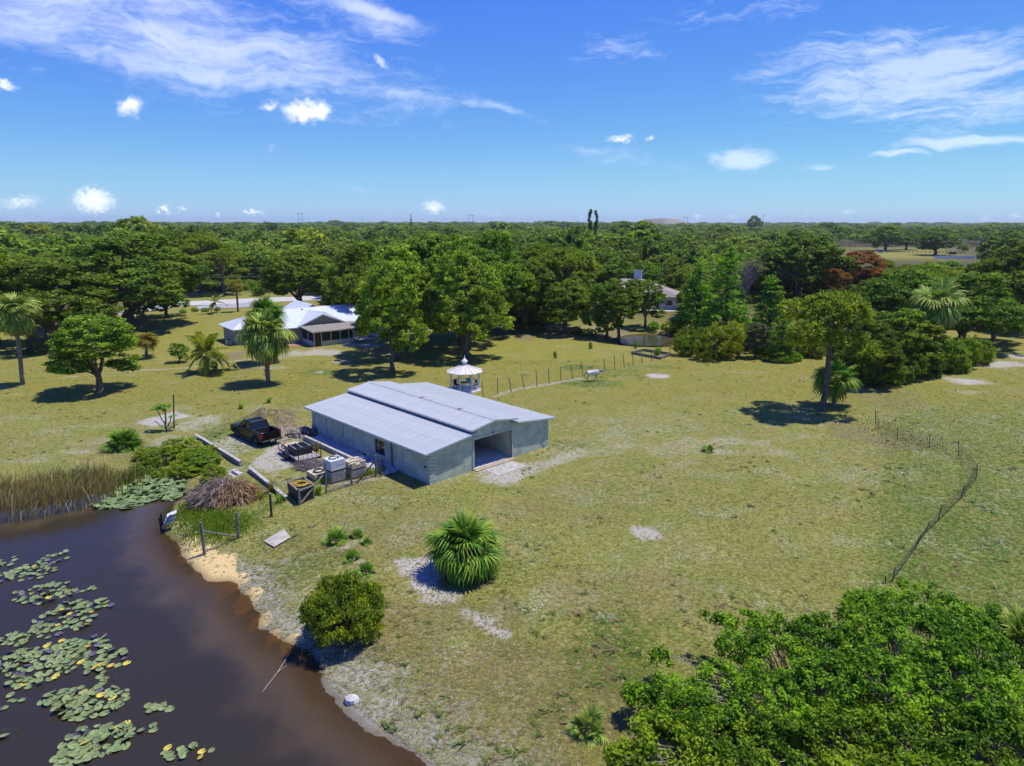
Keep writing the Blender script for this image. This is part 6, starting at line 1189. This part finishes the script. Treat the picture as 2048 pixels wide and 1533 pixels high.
for i, (u, v, vt, w) in enumerate(((1712, 770, 700, 80), (1775, 764, 690, 90), (1815, 758, 690, 80), (1850, 750, 680, 80), (1895, 744, 672, 80), (1945, 728, 668, 70))): tree('dshrub' if i < 4 else 'weedy', 'thicket_shrub', (u, v), vt, w, '%s shrub of the thicket row behind the pine, counted from its left end' % ('first', 'second', 'third', 'fourth', 'fifth', 'sixth')[i], 'shrub', 'thicket shrubs')
tree('oakd', 'live_oak', (1850, 694), 556, 130, 'rounded dark tree in the middle behind the shaggy palm', var=1)
tree('oakd', 'live_oak', (1722, 690), 560, 120, 'rounded dark tree right behind the lone pine crown', var=0)
tree('bshrub', 'fern_clump', (1590, 722), 706, 40, 'bright low ferns at the pasture edge by the ditch', 'fern')
for i, (u, v) in enumerate(((1175, 672), (1150, 668), (1072, 664), (1040, 662))): tree('dshrub', 'undergrowth_shrub', (u, v), v-16, 40, 'low dark shrub in the shade, %s along the wood edge' % ('first', 'second', 'third', 'fourth')[i]+' from the small pond', 'shrub', 'shrubs along the shaded wood edge')
for i, (u, v) in enumerate(((367, 627), (390, 624), (410, 624), (436, 622), (253, 634), (283, 633))): tree('bshrub', 'roadside_plant', (u, v), v-9, 15, 'low leafy roadside clump, %s counted from the left' % ('third', 'fourth', 'fifth', 'sixth', 'first', 'second')[i], 'plant', 'clumps along the road verge')
for i, (u, v, w) in enumerate(((1181, 698, 8), (1110, 717, 8), (1271, 697, 8))): tree('bshrub', 'sapling', (u, v), v-16, w, ['tiny sapling on the lawn below the small pond', 'tiny bright sapling alone on the lawn left of the horse', 'tiny sapling beside the garden bed'][i], 'sapling')
rng = np.random.default_rng(520); bl = [(0, 0, 1.0, 1.25, 1.25, 1.05)]+[(1.15*math.cos(a), 1.15*math.sin(a), z, .75, .75, .7) for a, z in zip(np.linspace(0, 5.6, 8), (.6, 1.1, .7, 1.3, .6, 1.2, .8, 1.0))]+[(.2, .2, 1.9, .6, .6, .5)]
me, C = foliage('foliage', bl, 520, 64, .27, .105, .062, rng, M['shrub'], -.6, inner=.55); proto('hero', [('stem', trunkmesh('stem', .5, .07, C, rng, M['bark'], 30, lr=.4, fork=.1)), ('foliage', me)], 2.4, 2.0)
tree('hero', 'round_bush', (690, 1272), 1152, 172, 'dense round olive-green bush at the water edge', 'bush', var=0)
# papaya clump with stake
def papaya():
    p = at(333, 862); e = empty('papaya_plant', p, label='papaya plant with bright leaves and bare forked stems', cat='papaya')
    for (a, b, r) in (((0, 0, -.2), (.05, 0, 2.5), .09), ((.05, 0, .3), (-.75, .1, 2.2), .06), ((.1, .1, .3), (.7, .1, 1.5), .06), ((0, 0, .2), (-1.1, 0, 1.0), .04), ((.2, 0, .2), (1.25, .1, .7), .05)): MB().tube(wobble(a, b, np.random.default_rng(int(r*999)), 5, .05), [r, r, r*.9, r*.8, r*.7], 7).build('stem', M['barkg'], e)
    rng = np.random.default_rng(8)
    for c, n, l in (((.05, 0, 2.55), 13, .75), ((-.75, .1, 2.25), 11, .7), ((.75, .1, 1.5), 8, .5)):
        for k in range(n): a = k*2.4; el = rng.uniform(-20, 35); add('leaf', PAP[k % 2], e, c, (rng.normal(0, .3), -R(el), a), (l,)*3)
    add('fruit', rockmesh('fruit', .12, .12, .2, 5, M['papaya']), e, (.2, -.12, 2.2)); add('fruit', rockmesh('fruit', .11, .11, .18, 6, M['papaya']), e, (-.02, -.2, 2.15))
    logpost('garden_stake', (348, 858), (347, 789), 'tall dark stake beside the papaya plant', 'woodd', .07)
rng = np.random.default_rng(2); PAP = [fan_frond(.55, .55, .25, rng, M['bright'], 9, 140, .075) for _ in range(2)]; papaya()
# weedy bank shrubs
for i, (u, v, vt, w, k) in enumerate(((362, 905, 862, 70, 'weedy'), (398, 935, 880, 80, 'weedy'), (330, 925, 878, 70, 'weedy'), (300, 915, 885, 60, 'weedy'), (425, 960, 915, 56, 'weedy'), (370, 950, 908, 70, 'weedy'), (292, 945, 915, 60, 'weedy'), (330, 955, 925, 50, 'weedy'), (420, 905, 885, 40, 'weedy'))):
    tree(k, 'bank_shrub', (u, v), v-(v-vt)*.72, w*1.1, ['bright weedy shrub at the upper end of the block wall', 'biggest bright weedy shrub against the block wall', 'olive shrub below the papaya', 'olive shrub right of the saw palmetto', 'weedy shrub between block wall and frond heap', 'weedy shrub above the lily bed', 'olive shrub where reeds meet the lily bed', 'small weedy clump at the back of the lily bed', 'small weedy tuft overhanging the block wall end'][i], 'shrub', 'shrubs on the pond bank')
for i, (u, v, h) in enumerate(((545, 985, 1.0), (560, 1005, .8), (632, 902, .9), (636, 990, .8), (520, 998, .6))): blade_clump('grass_clump', at(u, v), h, 40, ['yellow-green grass clump against the lower block wall', 'grass clump at the end of the lower block wall', 'yellow spiky clump behind the trailer', 'grass clump at the foot of the fence by the timber frame', 'low grass clump below the block wall'][i], M['palmy'] if i in (0, 2) else M['weed'], spread=.7, cat='grass clump', group='grass clumps in the yard')
for i, (u, v) in enumerate(((538, 806), (482, 818))): blade_clump('grass_clump', at(u, v), .7, 40, ['green tussock on top of the dirt mound', 'green tussock at the left foot of the dirt mound'][i], M['weed'], spread=.6, cat='grass clump', group='tussocks on the mound')

# ---- reeds, bank grass (uncountable)
def reedbed():
    rng = np.random.default_rng(12)
    def strip_(n, pts, w, h, m, name, label):
        V = []; F = []; q = np.array([flat(*p)[:2] for p in pts]); seg = np.linalg.norm(np.diff(q, axis=0), axis=1)
        for k in range(n):
            i = rng.choice(len(seg), p=seg/seg.sum()); b = q[i]+(q[i+1]-q[i])*rng.random()+rng.normal(0, w, 2); z = max(gz(b[0], b[1]), WZ-.15); hh = h*rng.uniform(.55, 1.1); t = rng.normal(.35, 1.1); o = np.array([math.cos(t), math.sin(t)*.6])*hh*abs(rng.normal(.22, .17)); s = np.array([rng.uniform(.4, 1), rng.uniform(-.6, .6)]); s = s/np.linalg.norm(s)*rng.uniform(.018, .036); j = len(V)
            for f, k2, ww in ((0, 0, 1), (.55, .3, .9), (.85, .75, .6), (1, 1.25, .12)): V += [(b[0]+o[0]*k2-s[0]*ww, b[1]+o[1]*k2-s[1]*ww, z+hh*f), (b[0]+o[0]*k2+s[0]*ww, b[1]+o[1]*k2+s[1]*ww, z+hh*f)]
            for a in range(3): F.append((j+2*a, j+2*a+1, j+2*a+3, j+2*a+2))
        add(name, quads(name, np.array(V), F, M[m]), label=label, kind='stuff')
    L = [(-260, 1020), (0, 1012), (60, 1004), (120, 992), (165, 981), (190, 973)]
    strip_(2800, L, 1.0, 2.0, 'reedb', 'brown_reeds', 'tall dry brown reeds along the left pond shore'); strip_(2600, [(-40, 1010), (60, 1000), (130, 988), (185, 974), (205, 967)], .9, 1.9, 'reedg', 'green_reeds', 'green reeds among the dry ones'); strip_(900, [(-100, 1030), (20, 1026), (90, 1016), (160, 1000), (200, 988)], .35, .9, 'reedw', 'bleached_reed_bases', 'bleached broken reed stalks at the waterline')
    strip_(500, [(205, 968), (235, 955), (280, 945)], .6, 1.2, 'reedg', 'short_reeds', 'short green sedge between reeds and lily bed')
    strip_(5200, [(358, 1020), (380, 1010), (420, 1035), (465, 1060), (400, 1048)], .9, .2, 'weed', 'bank_grass', 'bright green bank grass above the pond edge'); strip_(900, [(640, 965), (700, 955), (760, 945)], .35, .45, 'weed', 'yard_weeds', 'weeds along the yard fence'); strip_(900, [(1700, 845), (1760, 850), (1830, 880), (1900, 905)], 1.6, .2, 'reedb', 'dry_tall_grass', 'dry golden tall grass along the netting fence')
    strip_(700, [(520, 842), (535, 830), (560, 838), (545, 850), (575, 862)], .9, .16, 'reedb', 'mound_grass', 'dry grass growing over the dirt mound')
reedbed()

# ---- water lilies: each patch a plant, each leaf a part
def padmesh(m, rng, cup):
    n = 13; mb = MB(); c = (0, 0, .0); P = []
    for k in range(n): a = R(14)+(2*math.pi-R(28))*k/(n-1); r = .5*(1+.04*math.sin(3*a)); P.append((r*1.15*math.cos(a), r*.95*math.sin(a), cup*abs(math.sin(a))*.14+.012*math.sin(5*a)))
    for k in range(n-1): mb.poly([(0, 0, -.01), P[k], P[k+1]])
    return mb.mesh('leaf', m, True)
def lilies():
    rng = np.random.default_rng(77); G = [padmesh(M['pad'], rng, c) for c in (.1, .5, .9)]; Y = padmesh(M['pady'], rng, .4); Pp = padmesh(M['padp'], rng, .2)
    Z8 = lambda x, y: (x/3.2417, 1060+y/3.2417)
    C = [(30, 215, 60, 50, 8, 'at the left picture edge, farthest out'), (40, 300, 60, 36, 8, 'at the left picture edge, second farthest'), (205, 275, 130, 52, 26, 'nearest the reed reflections'), (350, 185, 80, 34, 9, 'small and far, beyond the first green raft'), (270, 415, 150, 66, 34, 'third raft down from the reeds'), (490, 410, 60, 24, 5, 'tiny group right of the third raft'), (610, 374, 30, 16, 3, 'of three leaves farthest right of the far rafts'), (560, 495, 150, 40, 20, 'thin trailing arm toward open water'), (410, 605, 170, 84, 42, 'wide raft at mid distance'), (100, 715, 85, 36, 13, 'left-hand streak above the largest raft'), (60, 850, 80, 84, 22, 'left-edge part of the largest raft'), (320, 860, 185, 140, 74, 'largest raft of all'), (540, 780, 130, 80, 26, 'upper right arm of the largest raft'), (690, 860, 100, 70, 18, 'right-hand cluster beside the largest raft'), (840, 862, 18, 10, 1, 'single leaf right of all rafts'), (660, 980, 42, 36, 3, 'three leaves below the largest raft'), (400, 1100, 130, 56, 22, 'left half of the lower raft'), (600, 1120, 190, 95, 40, 'right half of the lower raft'), (500, 1210, 60, 36, 9, 'lower tip of the lower raft'), (60, 1115, 70, 60, 6, 'few leaves at the left edge lower down'), (15, 1330, 40, 60, 3, 'last leaves at the bottom left edge'), (640, 1370, 190, 95, 46, 'bottom raft nearest the camera, upper part'), (490, 1470, 110, 66, 28, 'bottom raft nearest the camera, lower part'), (1030, 1155, 75, 28, 9, 'small group alone right of the lower raft'), (820, 1280, 50, 50, 3, 'raised leaf pair above the bottom raft'), (970, 1295, 50, 40, 3, 'leaf trio right of the bottom raft'), (1230, 1440, 150, 56, 9, 'scattered leaves farthest right at the bottom')]
    for x, y, rx, ry, n, lab in C:
        c = flat(*Z8(x, y), WZ); e = empty('water_lily', (c[0], c[1], WZ), label='lily pad patch, '+lab, cat='water lily', group='lily pad patches on the pond'); ax = flat(*Z8(x+rx, y), WZ)[0]-c[0]; ay = (flat(*Z8(x, y-ry), WZ)[1]-flat(*Z8(x, y+ry), WZ)[1])/2; put = []
        for k in range(int(n*1.25)):
            for _ in range(14):
                a = rng.uniform(0, 6.283); r = math.sqrt(rng.random()); px, py = 1.15*ax*r*math.cos(a), 1.15*ay*r*math.sin(a)
                if all((px-q[0])**2+(py-q[1])**2 > .05 for q in put): break
            put.append((px, py)); t = rng.random(); me = Y if t < .06 else Pp if t < .13 else G[rng.integers(0, 3)]; s = rng.uniform(.23, .39); lift = rng.random() < .3
            add('leaf', me, e, (px, py, .02+.012*(k % 5)+(.08 if lift else 0)), (rng.normal(0, .30 if lift else .05), rng.normal(0, .30 if lift else .05), rng.normal(.8, .9)), (s, s, s))
        if n < 4 and n > 1 or n == 9: 
            for k in range(2): MB().tube([(.1+k*.5, 0, -.3), (.12+k*.5, .02, .28)], .014, 5).build('stalk', M['weed'], e)
    # dense distant bed: leaves too small to pick apart
    V = []; F = []; P = flat(290, 985, WZ); n = 0
    poly = poly_px([(190, 985), (245, 955), (300, 945), (345, 948), (368, 965), (368, 988), (350, 1000), (300, 1005), (255, 1020), (200, 1022), (180, 1012)], WZ); lo, hi = poly.min(0), poly.max(0)
    while n < 620:
        q = rng.uniform(lo, hi)
        if sdf(q[None], poly)[0] > 0: continue
        s = rng.uniform(.2, .34); a0 = rng.uniform(0, 6.28); tx, ty = rng.normal(0, .3, 2); z = WZ+.03+.12*rng.random(); i = len(V)
        for k in range(8): a = a0+k*math.pi/4; V.append((q[0]+s*math.cos(a), q[1]+s*.9*math.sin(a), z+s*(tx*math.cos(a)+ty*math.sin(a))))
        F += [(i, i+1, i+2, i+3), (i, i+3, i+4, i+7), (i+4, i+5, i+6, i+7)]; n += 1
    add('lily_bed', quads('lily_bed', np.array(V), F, M['pad']), label='dense carpet of lily pads between reeds and bank', kind='stuff')
lilies()

# ---- big foreground shrub (leaves about a hand long, arching bare stems)
def foreground_shrubs():
    rng = np.random.default_rng(21)
    def shrub(name, base, spec, nl, label, sz):
        p = at(*base); e = empty(name, p, label=label, cat='shrub', group='sprawling shrubs in the bottom corner'); bl = []
        for u, v, zc, r in spec: c = flat(u, v, p[2]+zc); bl.append((c[0]-p[0], c[1]-p[1], zc, r, r, min(r*.8, max(.5, zc))))
        nl = int(nl*1.5); per = 52; nc = nl//per; C, D = clumps(bl, nc, rng, -.25, .62); kp = (vnoise(C[:, :2]+C[:, 2:]*.7, .85, 81) > .24) | (rng.random(nc) < .3); C, D = C[kp], D[kp]; nc = len(C); k = np.repeat(np.arange(nc), per); n = nc*per
        o = unit(rng.normal(0, 1, (n, 3)))*(rng.random((n, 1))**.5); o[:, 2] = o[:, 2]*.9+.1; o *= (rng.uniform(.17, .38, nc))[k][:, None]; N = unit(D[k]*.4+unit(o)*.7+rng.normal(0, .45, (n, 3))+[0, 0, .45])
        V, F = leafquads(C[k]+o, N, sz*rng.uniform(.75, 1.25, n), sz*.5*rng.uniform(.8, 1.2, n), rng); add('foliage', quads('foliage', V, F, M['mang']), e)
        mb = MB(); root = np.array([0, 0, 0.]);
        for c in C[rng.choice(nc, min(nc, 260), replace=False)]:
            s = np.array([c[0]*.45, c[1]*.45, -.1])+rng.normal(0, .5, 3)*[1, 1, .1]; mid = (s+c)/2+[0, 0, .4]; end = c+unit(c-mid)*rng.uniform(0, .35); mb.tube([tuple(s), tuple(s*.5+mid*.5+rng.normal(0, .12, 3)), tuple(mid+rng.normal(0, .12, 3)), tuple(end)], [.032, .026, .02, .009], 5, False)
        mb.build('stem', M['twig'], e, True)['kind'] = 'stuff'
    shrub('sprawling_shrub', (1640, 1420), [(1560, 1330, 2.0, 1.5), (1640, 1290, 2.2, 1.5), (1470, 1300, 2.0, .9), (1530, 1270, 2.4, .8), (1440, 1380, 1.5, 1.3), (1330, 1390, 1.2, 1.0), (1280, 1400, 1.0, .7), (1400, 1450, 1.5, 1.6), (1540, 1420, 1.8, 1.9), (1640, 1380, 2.1, 1.8), (1450, 1250, 2.0, .55), (1320, 1320, 1.3, .45), (1420, 1235, 2.1, .4), (1500, 1238, 2.5, .45), (1585, 1255, 2.6, .5), (1545, 1232, 2.7, .35)], 30000, 'sprawling leafy shrub whose shoots reach up into the pasture', .165)
    shrub('sprawling_shrub', (1880, 1400), [(1730, 1235, 2.3, 1.2), (1790, 1220, 2.5, 1.2), (1760, 1300, 2.4, 1.7), (1850, 1280, 2.4, 1.7), (1930, 1270, 2.3, 1.4), (1980, 1330, 2.2, 1.6), (1880, 1370, 2.2, 1.9), (1770, 1380, 2.2, 1.8), (1960, 1410, 2.0, 1.7), (1840, 1185, 2.3, .5), (2040, 1400, 2.0, 1.5), (1720, 1200, 2.2, .6), (1900, 1220, 2.2, .7), (1790, 1172, 2.9, .5), (1690, 1200, 2.6, .45), (1990, 1235, 2.6, .6), (1860, 1180, 2.6, .45)], 34000, 'tall bright leafy shrub touching the netting fence end', .165)
    shrub('sprawling_shrub', (1560, 1533), [(1330, 1500, 1.3, 1.3), (1260, 1530, 1.1, .9), (1440, 1510, 1.5, 1.6), (1560, 1510, 1.6, 1.7), (1680, 1500, 1.7, 1.6), (1300, 1460, 1.0, .8), (1480, 1580, 1.4, 1.6), (1640, 1590, 1.4, 1.7), (1350, 1590, 1.2, 1.4)], 30000, 'yellow-green shrub at the bottom edge of the picture', .16)
    shrub('sprawling_shrub', (1920, 1533), [(1800, 1480, 1.8, 1.5), (1910, 1490, 1.6, 1.5), (2010, 1490, 1.6, 1.5), (1820, 1580, 1.4, 1.6), (1960, 1590, 1.3, 1.6), (2070, 1540, 1.5, 1.5)], 19000, 'shrub with tangled bare grey branches in the bottom right corner', .16)
    p = at(1860, 1500); e = empty('bare_branches', p, label='tangle of bare pale branches showing in the corner shrub', cat='branches')
    for q in range(3):
        mb = MB()
        for k in range(26): a = rng.uniform(0, 6.28); s = np.array([rng.uniform(-2, 2), rng.uniform(-.8, 1.5), rng.uniform(1.2, 2.4)]); d = np.array([math.cos(a), math.sin(a)*.6, rng.uniform(-.1, .6)])*rng.uniform(.7, 1.8); mb.tube([tuple(s), tuple(s+d*.5+rng.normal(0, .12, 3)), tuple(s+d+[0, 0, -.2])], [.022, .017, .007], 5, False)
        mb.build('branches', M['twig'], e)['kind'] = 'stuff'
foreground_shrubs()

# ---- the wood: individual trees up to about 260 m, one far mass beyond
def wood():
    rng = np.random.default_rng(31); placed = [(o.location.x, o.location.y, 3.5*o.scale.x) for o in bpy.data.objects if o.name.split('.')[0] in ('live_oak', 'pine_tree', 'bald_cypress', 'broadleaf_tree', 'russet_tree', 'bare_tree', 'column_tree')]
    edge = [(-300, 650), (0, 660), (90, 640), (150, 622), (245, 598), (330, 583), (520, 580), (640, 582), (690, 635), (760, 640), (830, 615), (900, 615), (960, 645), (1040, 648), (1130, 640), (1180, 612), (1360, 585), (1400, 640), (1440, 606), (1560, 600), (1640, 596), (1760, 596), (1775, 650), (1800, 655), (2048, 655), (2400, 690)]
    ex, ey = zip(*edge); hx, hy = np.array(at(1300, 612)[:2]); n = 0
    names = {'oak': ('live_oak', 'green oak'), 'oakd': ('live_oak', 'dark oak'), 'light': ('broadleaf_tree', 'light green broadleaf tree'), 'pine': ('pine_tree', 'pine'), 'mid': ('broadleaf_tree', 'mid-green broadleaf tree'), 'bright': ('broadleaf_tree', 'bright green tree')}
    cand = []
    for _ in range(9000):
        y = 100+170*rng.random()**.75; x = rng.uniform(-1, 1)*(y*.80+10); u = 1024+FPX*x/(y*math.cos(PITCH)+CAMH*math.sin(PITCH)); d = y*math.cos(PITCH)+CAMH*math.sin(PITCH); v = 766.5-FPX*((0-CAMH)*math.cos(PITCH)+y*math.sin(PITCH))/d
        if v > np.interp(u, ex, ey): continue
        if abs(x-hx+3) < 16 and -5 < y-hy < 16: continue
        cand.append((y, x, u, v))
    cand.sort()
    for y, x, u, v in cand:
        k = vnoise(np.array([[x, y]]), 38, 51)[0]; t = rng.random(); right = u > 1250
        kind = ('pine' if k > .62 and t < .7 else 'light' if t < .16 else 'mid' if t < .34 else 'oakd' if (right or k < .4) and t < .82 else 'bright' if t > .96 else 'oak'); h = rng.uniform(8.5, 12.5) if kind != 'pine' else rng.uniform(11, 14.5)
        if right: h *= .88
        if 1660 < u < 1955: h = min(h, (20-74*y/1360)*rng.uniform(.72, 1.05))
        if h < 5.5: continue
        h = min(h, 14.2); parts, ph, pr = PROTO[kind][0]; s = h/ph*rng.uniform(1.0, 1.3); rad = pr*s*.78
        if any((x-a)**2+(y-b)**2 < (rad+c)**2*.50 for a, b, c in placed): continue
        placed.append((x, y, rad)); nm, lk = names[kind]; reg = 'left wood beyond the road' if u < 520 else 'middle wood behind the oaks' if u < 1250 else 'right wood before the field'
        plant(kind, nm, (x, y, 0), s, h/ph, '%s among its like in the %s' % (lk, reg), 'tree', '%ss of the %s' % (lk, reg)); n += 1
        if n >= 290: break
    ug = []; meshes = [PROTO[k][i][0][1][1] for k in ('dshrub', 'shrub', 'weedy') for i in (0, 1)]
    for _ in range(6000):
        y = 104+150*rng.random()**.8; x = rng.uniform(-1, 1)*(y*.80+10); d = y*math.cos(PITCH)+CAMH*math.sin(PITCH); u = 1024+FPX*x/d; v = 766.5-FPX*(-CAMH*math.cos(PITCH)+y*math.sin(PITCH))/d
        if v > np.interp(u, ex, ey)+4 or (abs(x-hx+3) < 16 and -8 < y-hy < 16): continue
        if 330 < u < 660 and y < 200: continue
        ug.append((x, y, 0))
    n3 = len(ug); rr = np.zeros((n3, 3)); rr[:, 2] = rng.uniform(0, 6.28, n3); sc3 = rng.uniform(.7, 1.5, (n3, 1))*[1.1, 1.1, .9]
    scatter('undergrowth', np.array(ug), rng.choice([0, 0, 1, 1, 2, 3, 4, 5], n3), rr, sc3, np.ones((n3, 3)), meshes, label='low bushy undergrowth filling the shade between the woodland trunks', kind='stuff')
    # far mass
    lo = []; rg = np.random.default_rng(61)
    for s, (ml, ln) in enumerate((('oak', .8), ('oakd', .8), ('pine', .7), ('light', .7), ('oakd', .9), ('oak', .9))):
        bl = [(0, 0, 6.2, 3.6, 3.6, 3.6)]+[(3*math.cos(a), 3*math.sin(a), rg.uniform(4.5, 8), 2, 2, 1.9) for a in rg.uniform(0, 6.28, 5)]; me, C = foliage('far_crown', bl, 70, 16, 1.1, ln*1.3, ln, rg, M[ml], -.1); lo.append(me)
    P = []; S = []
    for d0, d1, sp in ((215, 420, 8.5), (420, 700, 11), (700, 1200, 17), (1200, 2000, 26), (2000, 4200, 46)):
        m = int(.82*(d1*d1-d0*d0)*1.0/(sp*sp)); r = np.sqrt(rg.uniform(d0*d0, d1*d1, m)); x = rg.uniform(-.85, .85, m)*r; P.append(np.stack([x, r], 1)); S.append(np.full(m, max(1., sp/12)))
    P = np.concatenate(P); S = np.concatenate(S); u = P[:, 0]/P[:, 1]
    fld = (P[:, 1] < 560) & (u > .455) & (u < .70); pl = np.array([(a, b) for a, b, c in placed if b > 200]); near = P[:, 1] < 300
    ok = ~fld
    if len(pl):
        dm = np.array([((pl-q)**2).sum(1).min() if nq else 1e9 for q, nq in zip(P, near)]); ok &= dm > 30
    P, S = P[ok], S[ok]; n2 = len(P); hs = (.72+.42*vnoise(P, 60, 71)+rg.normal(0, .11, n2)); hs = np.clip(hs, .6, 1.5)*np.where(P[:, 0] > P[:, 1]*.2, .92, 1.08)*np.where(rg.random(n2) < .07, rg.uniform(1.2, 1.65, n2), 1.)
    kx = vnoise(P, 70, 73); idx = np.where(kx > .58, np.where(rg.random(n2) < .6, 2, 0), np.where(kx < .38, np.where(rg.random(n2) < .6, 4, 1), rg.integers(0, 6, n2))); scl = np.stack([S*hs*1.05, S*hs*1.05, hs*1.02], 1); rot = np.zeros((n2, 3)); rot[:, 2] = rg.uniform(0, 6.28, n2)
    scatter('forest', np.column_stack([P, np.zeros(n2)]), idx, rot, scl, np.ones((n2, 3)), lo, label='unbroken far woodland stretching to the horizon', kind='stuff')
wood()

def haze():
    m = bpy.data.materials.new('haze'); m.use_nodes = True; T = NT(m.node_tree); T.n.clear(); out = T.new('ShaderNodeOutputMaterial'); v = T.new('ShaderNodeVolumePrincipled')
    v.inputs['Color'].default_value = (.80, .90, 1., 1); v.inputs['Density'].default_value = HAZE; v.inputs['Anisotropy'].default_value = .3; T.l.new(v.outputs[0], out.inputs['Volume'])
    MB().box(-6600, 6600, -70, 7100, -3, 50).build('haze', m, label='thin pale summer haze over the plain', kind='stuff')
HAZE = .8e-4
haze()
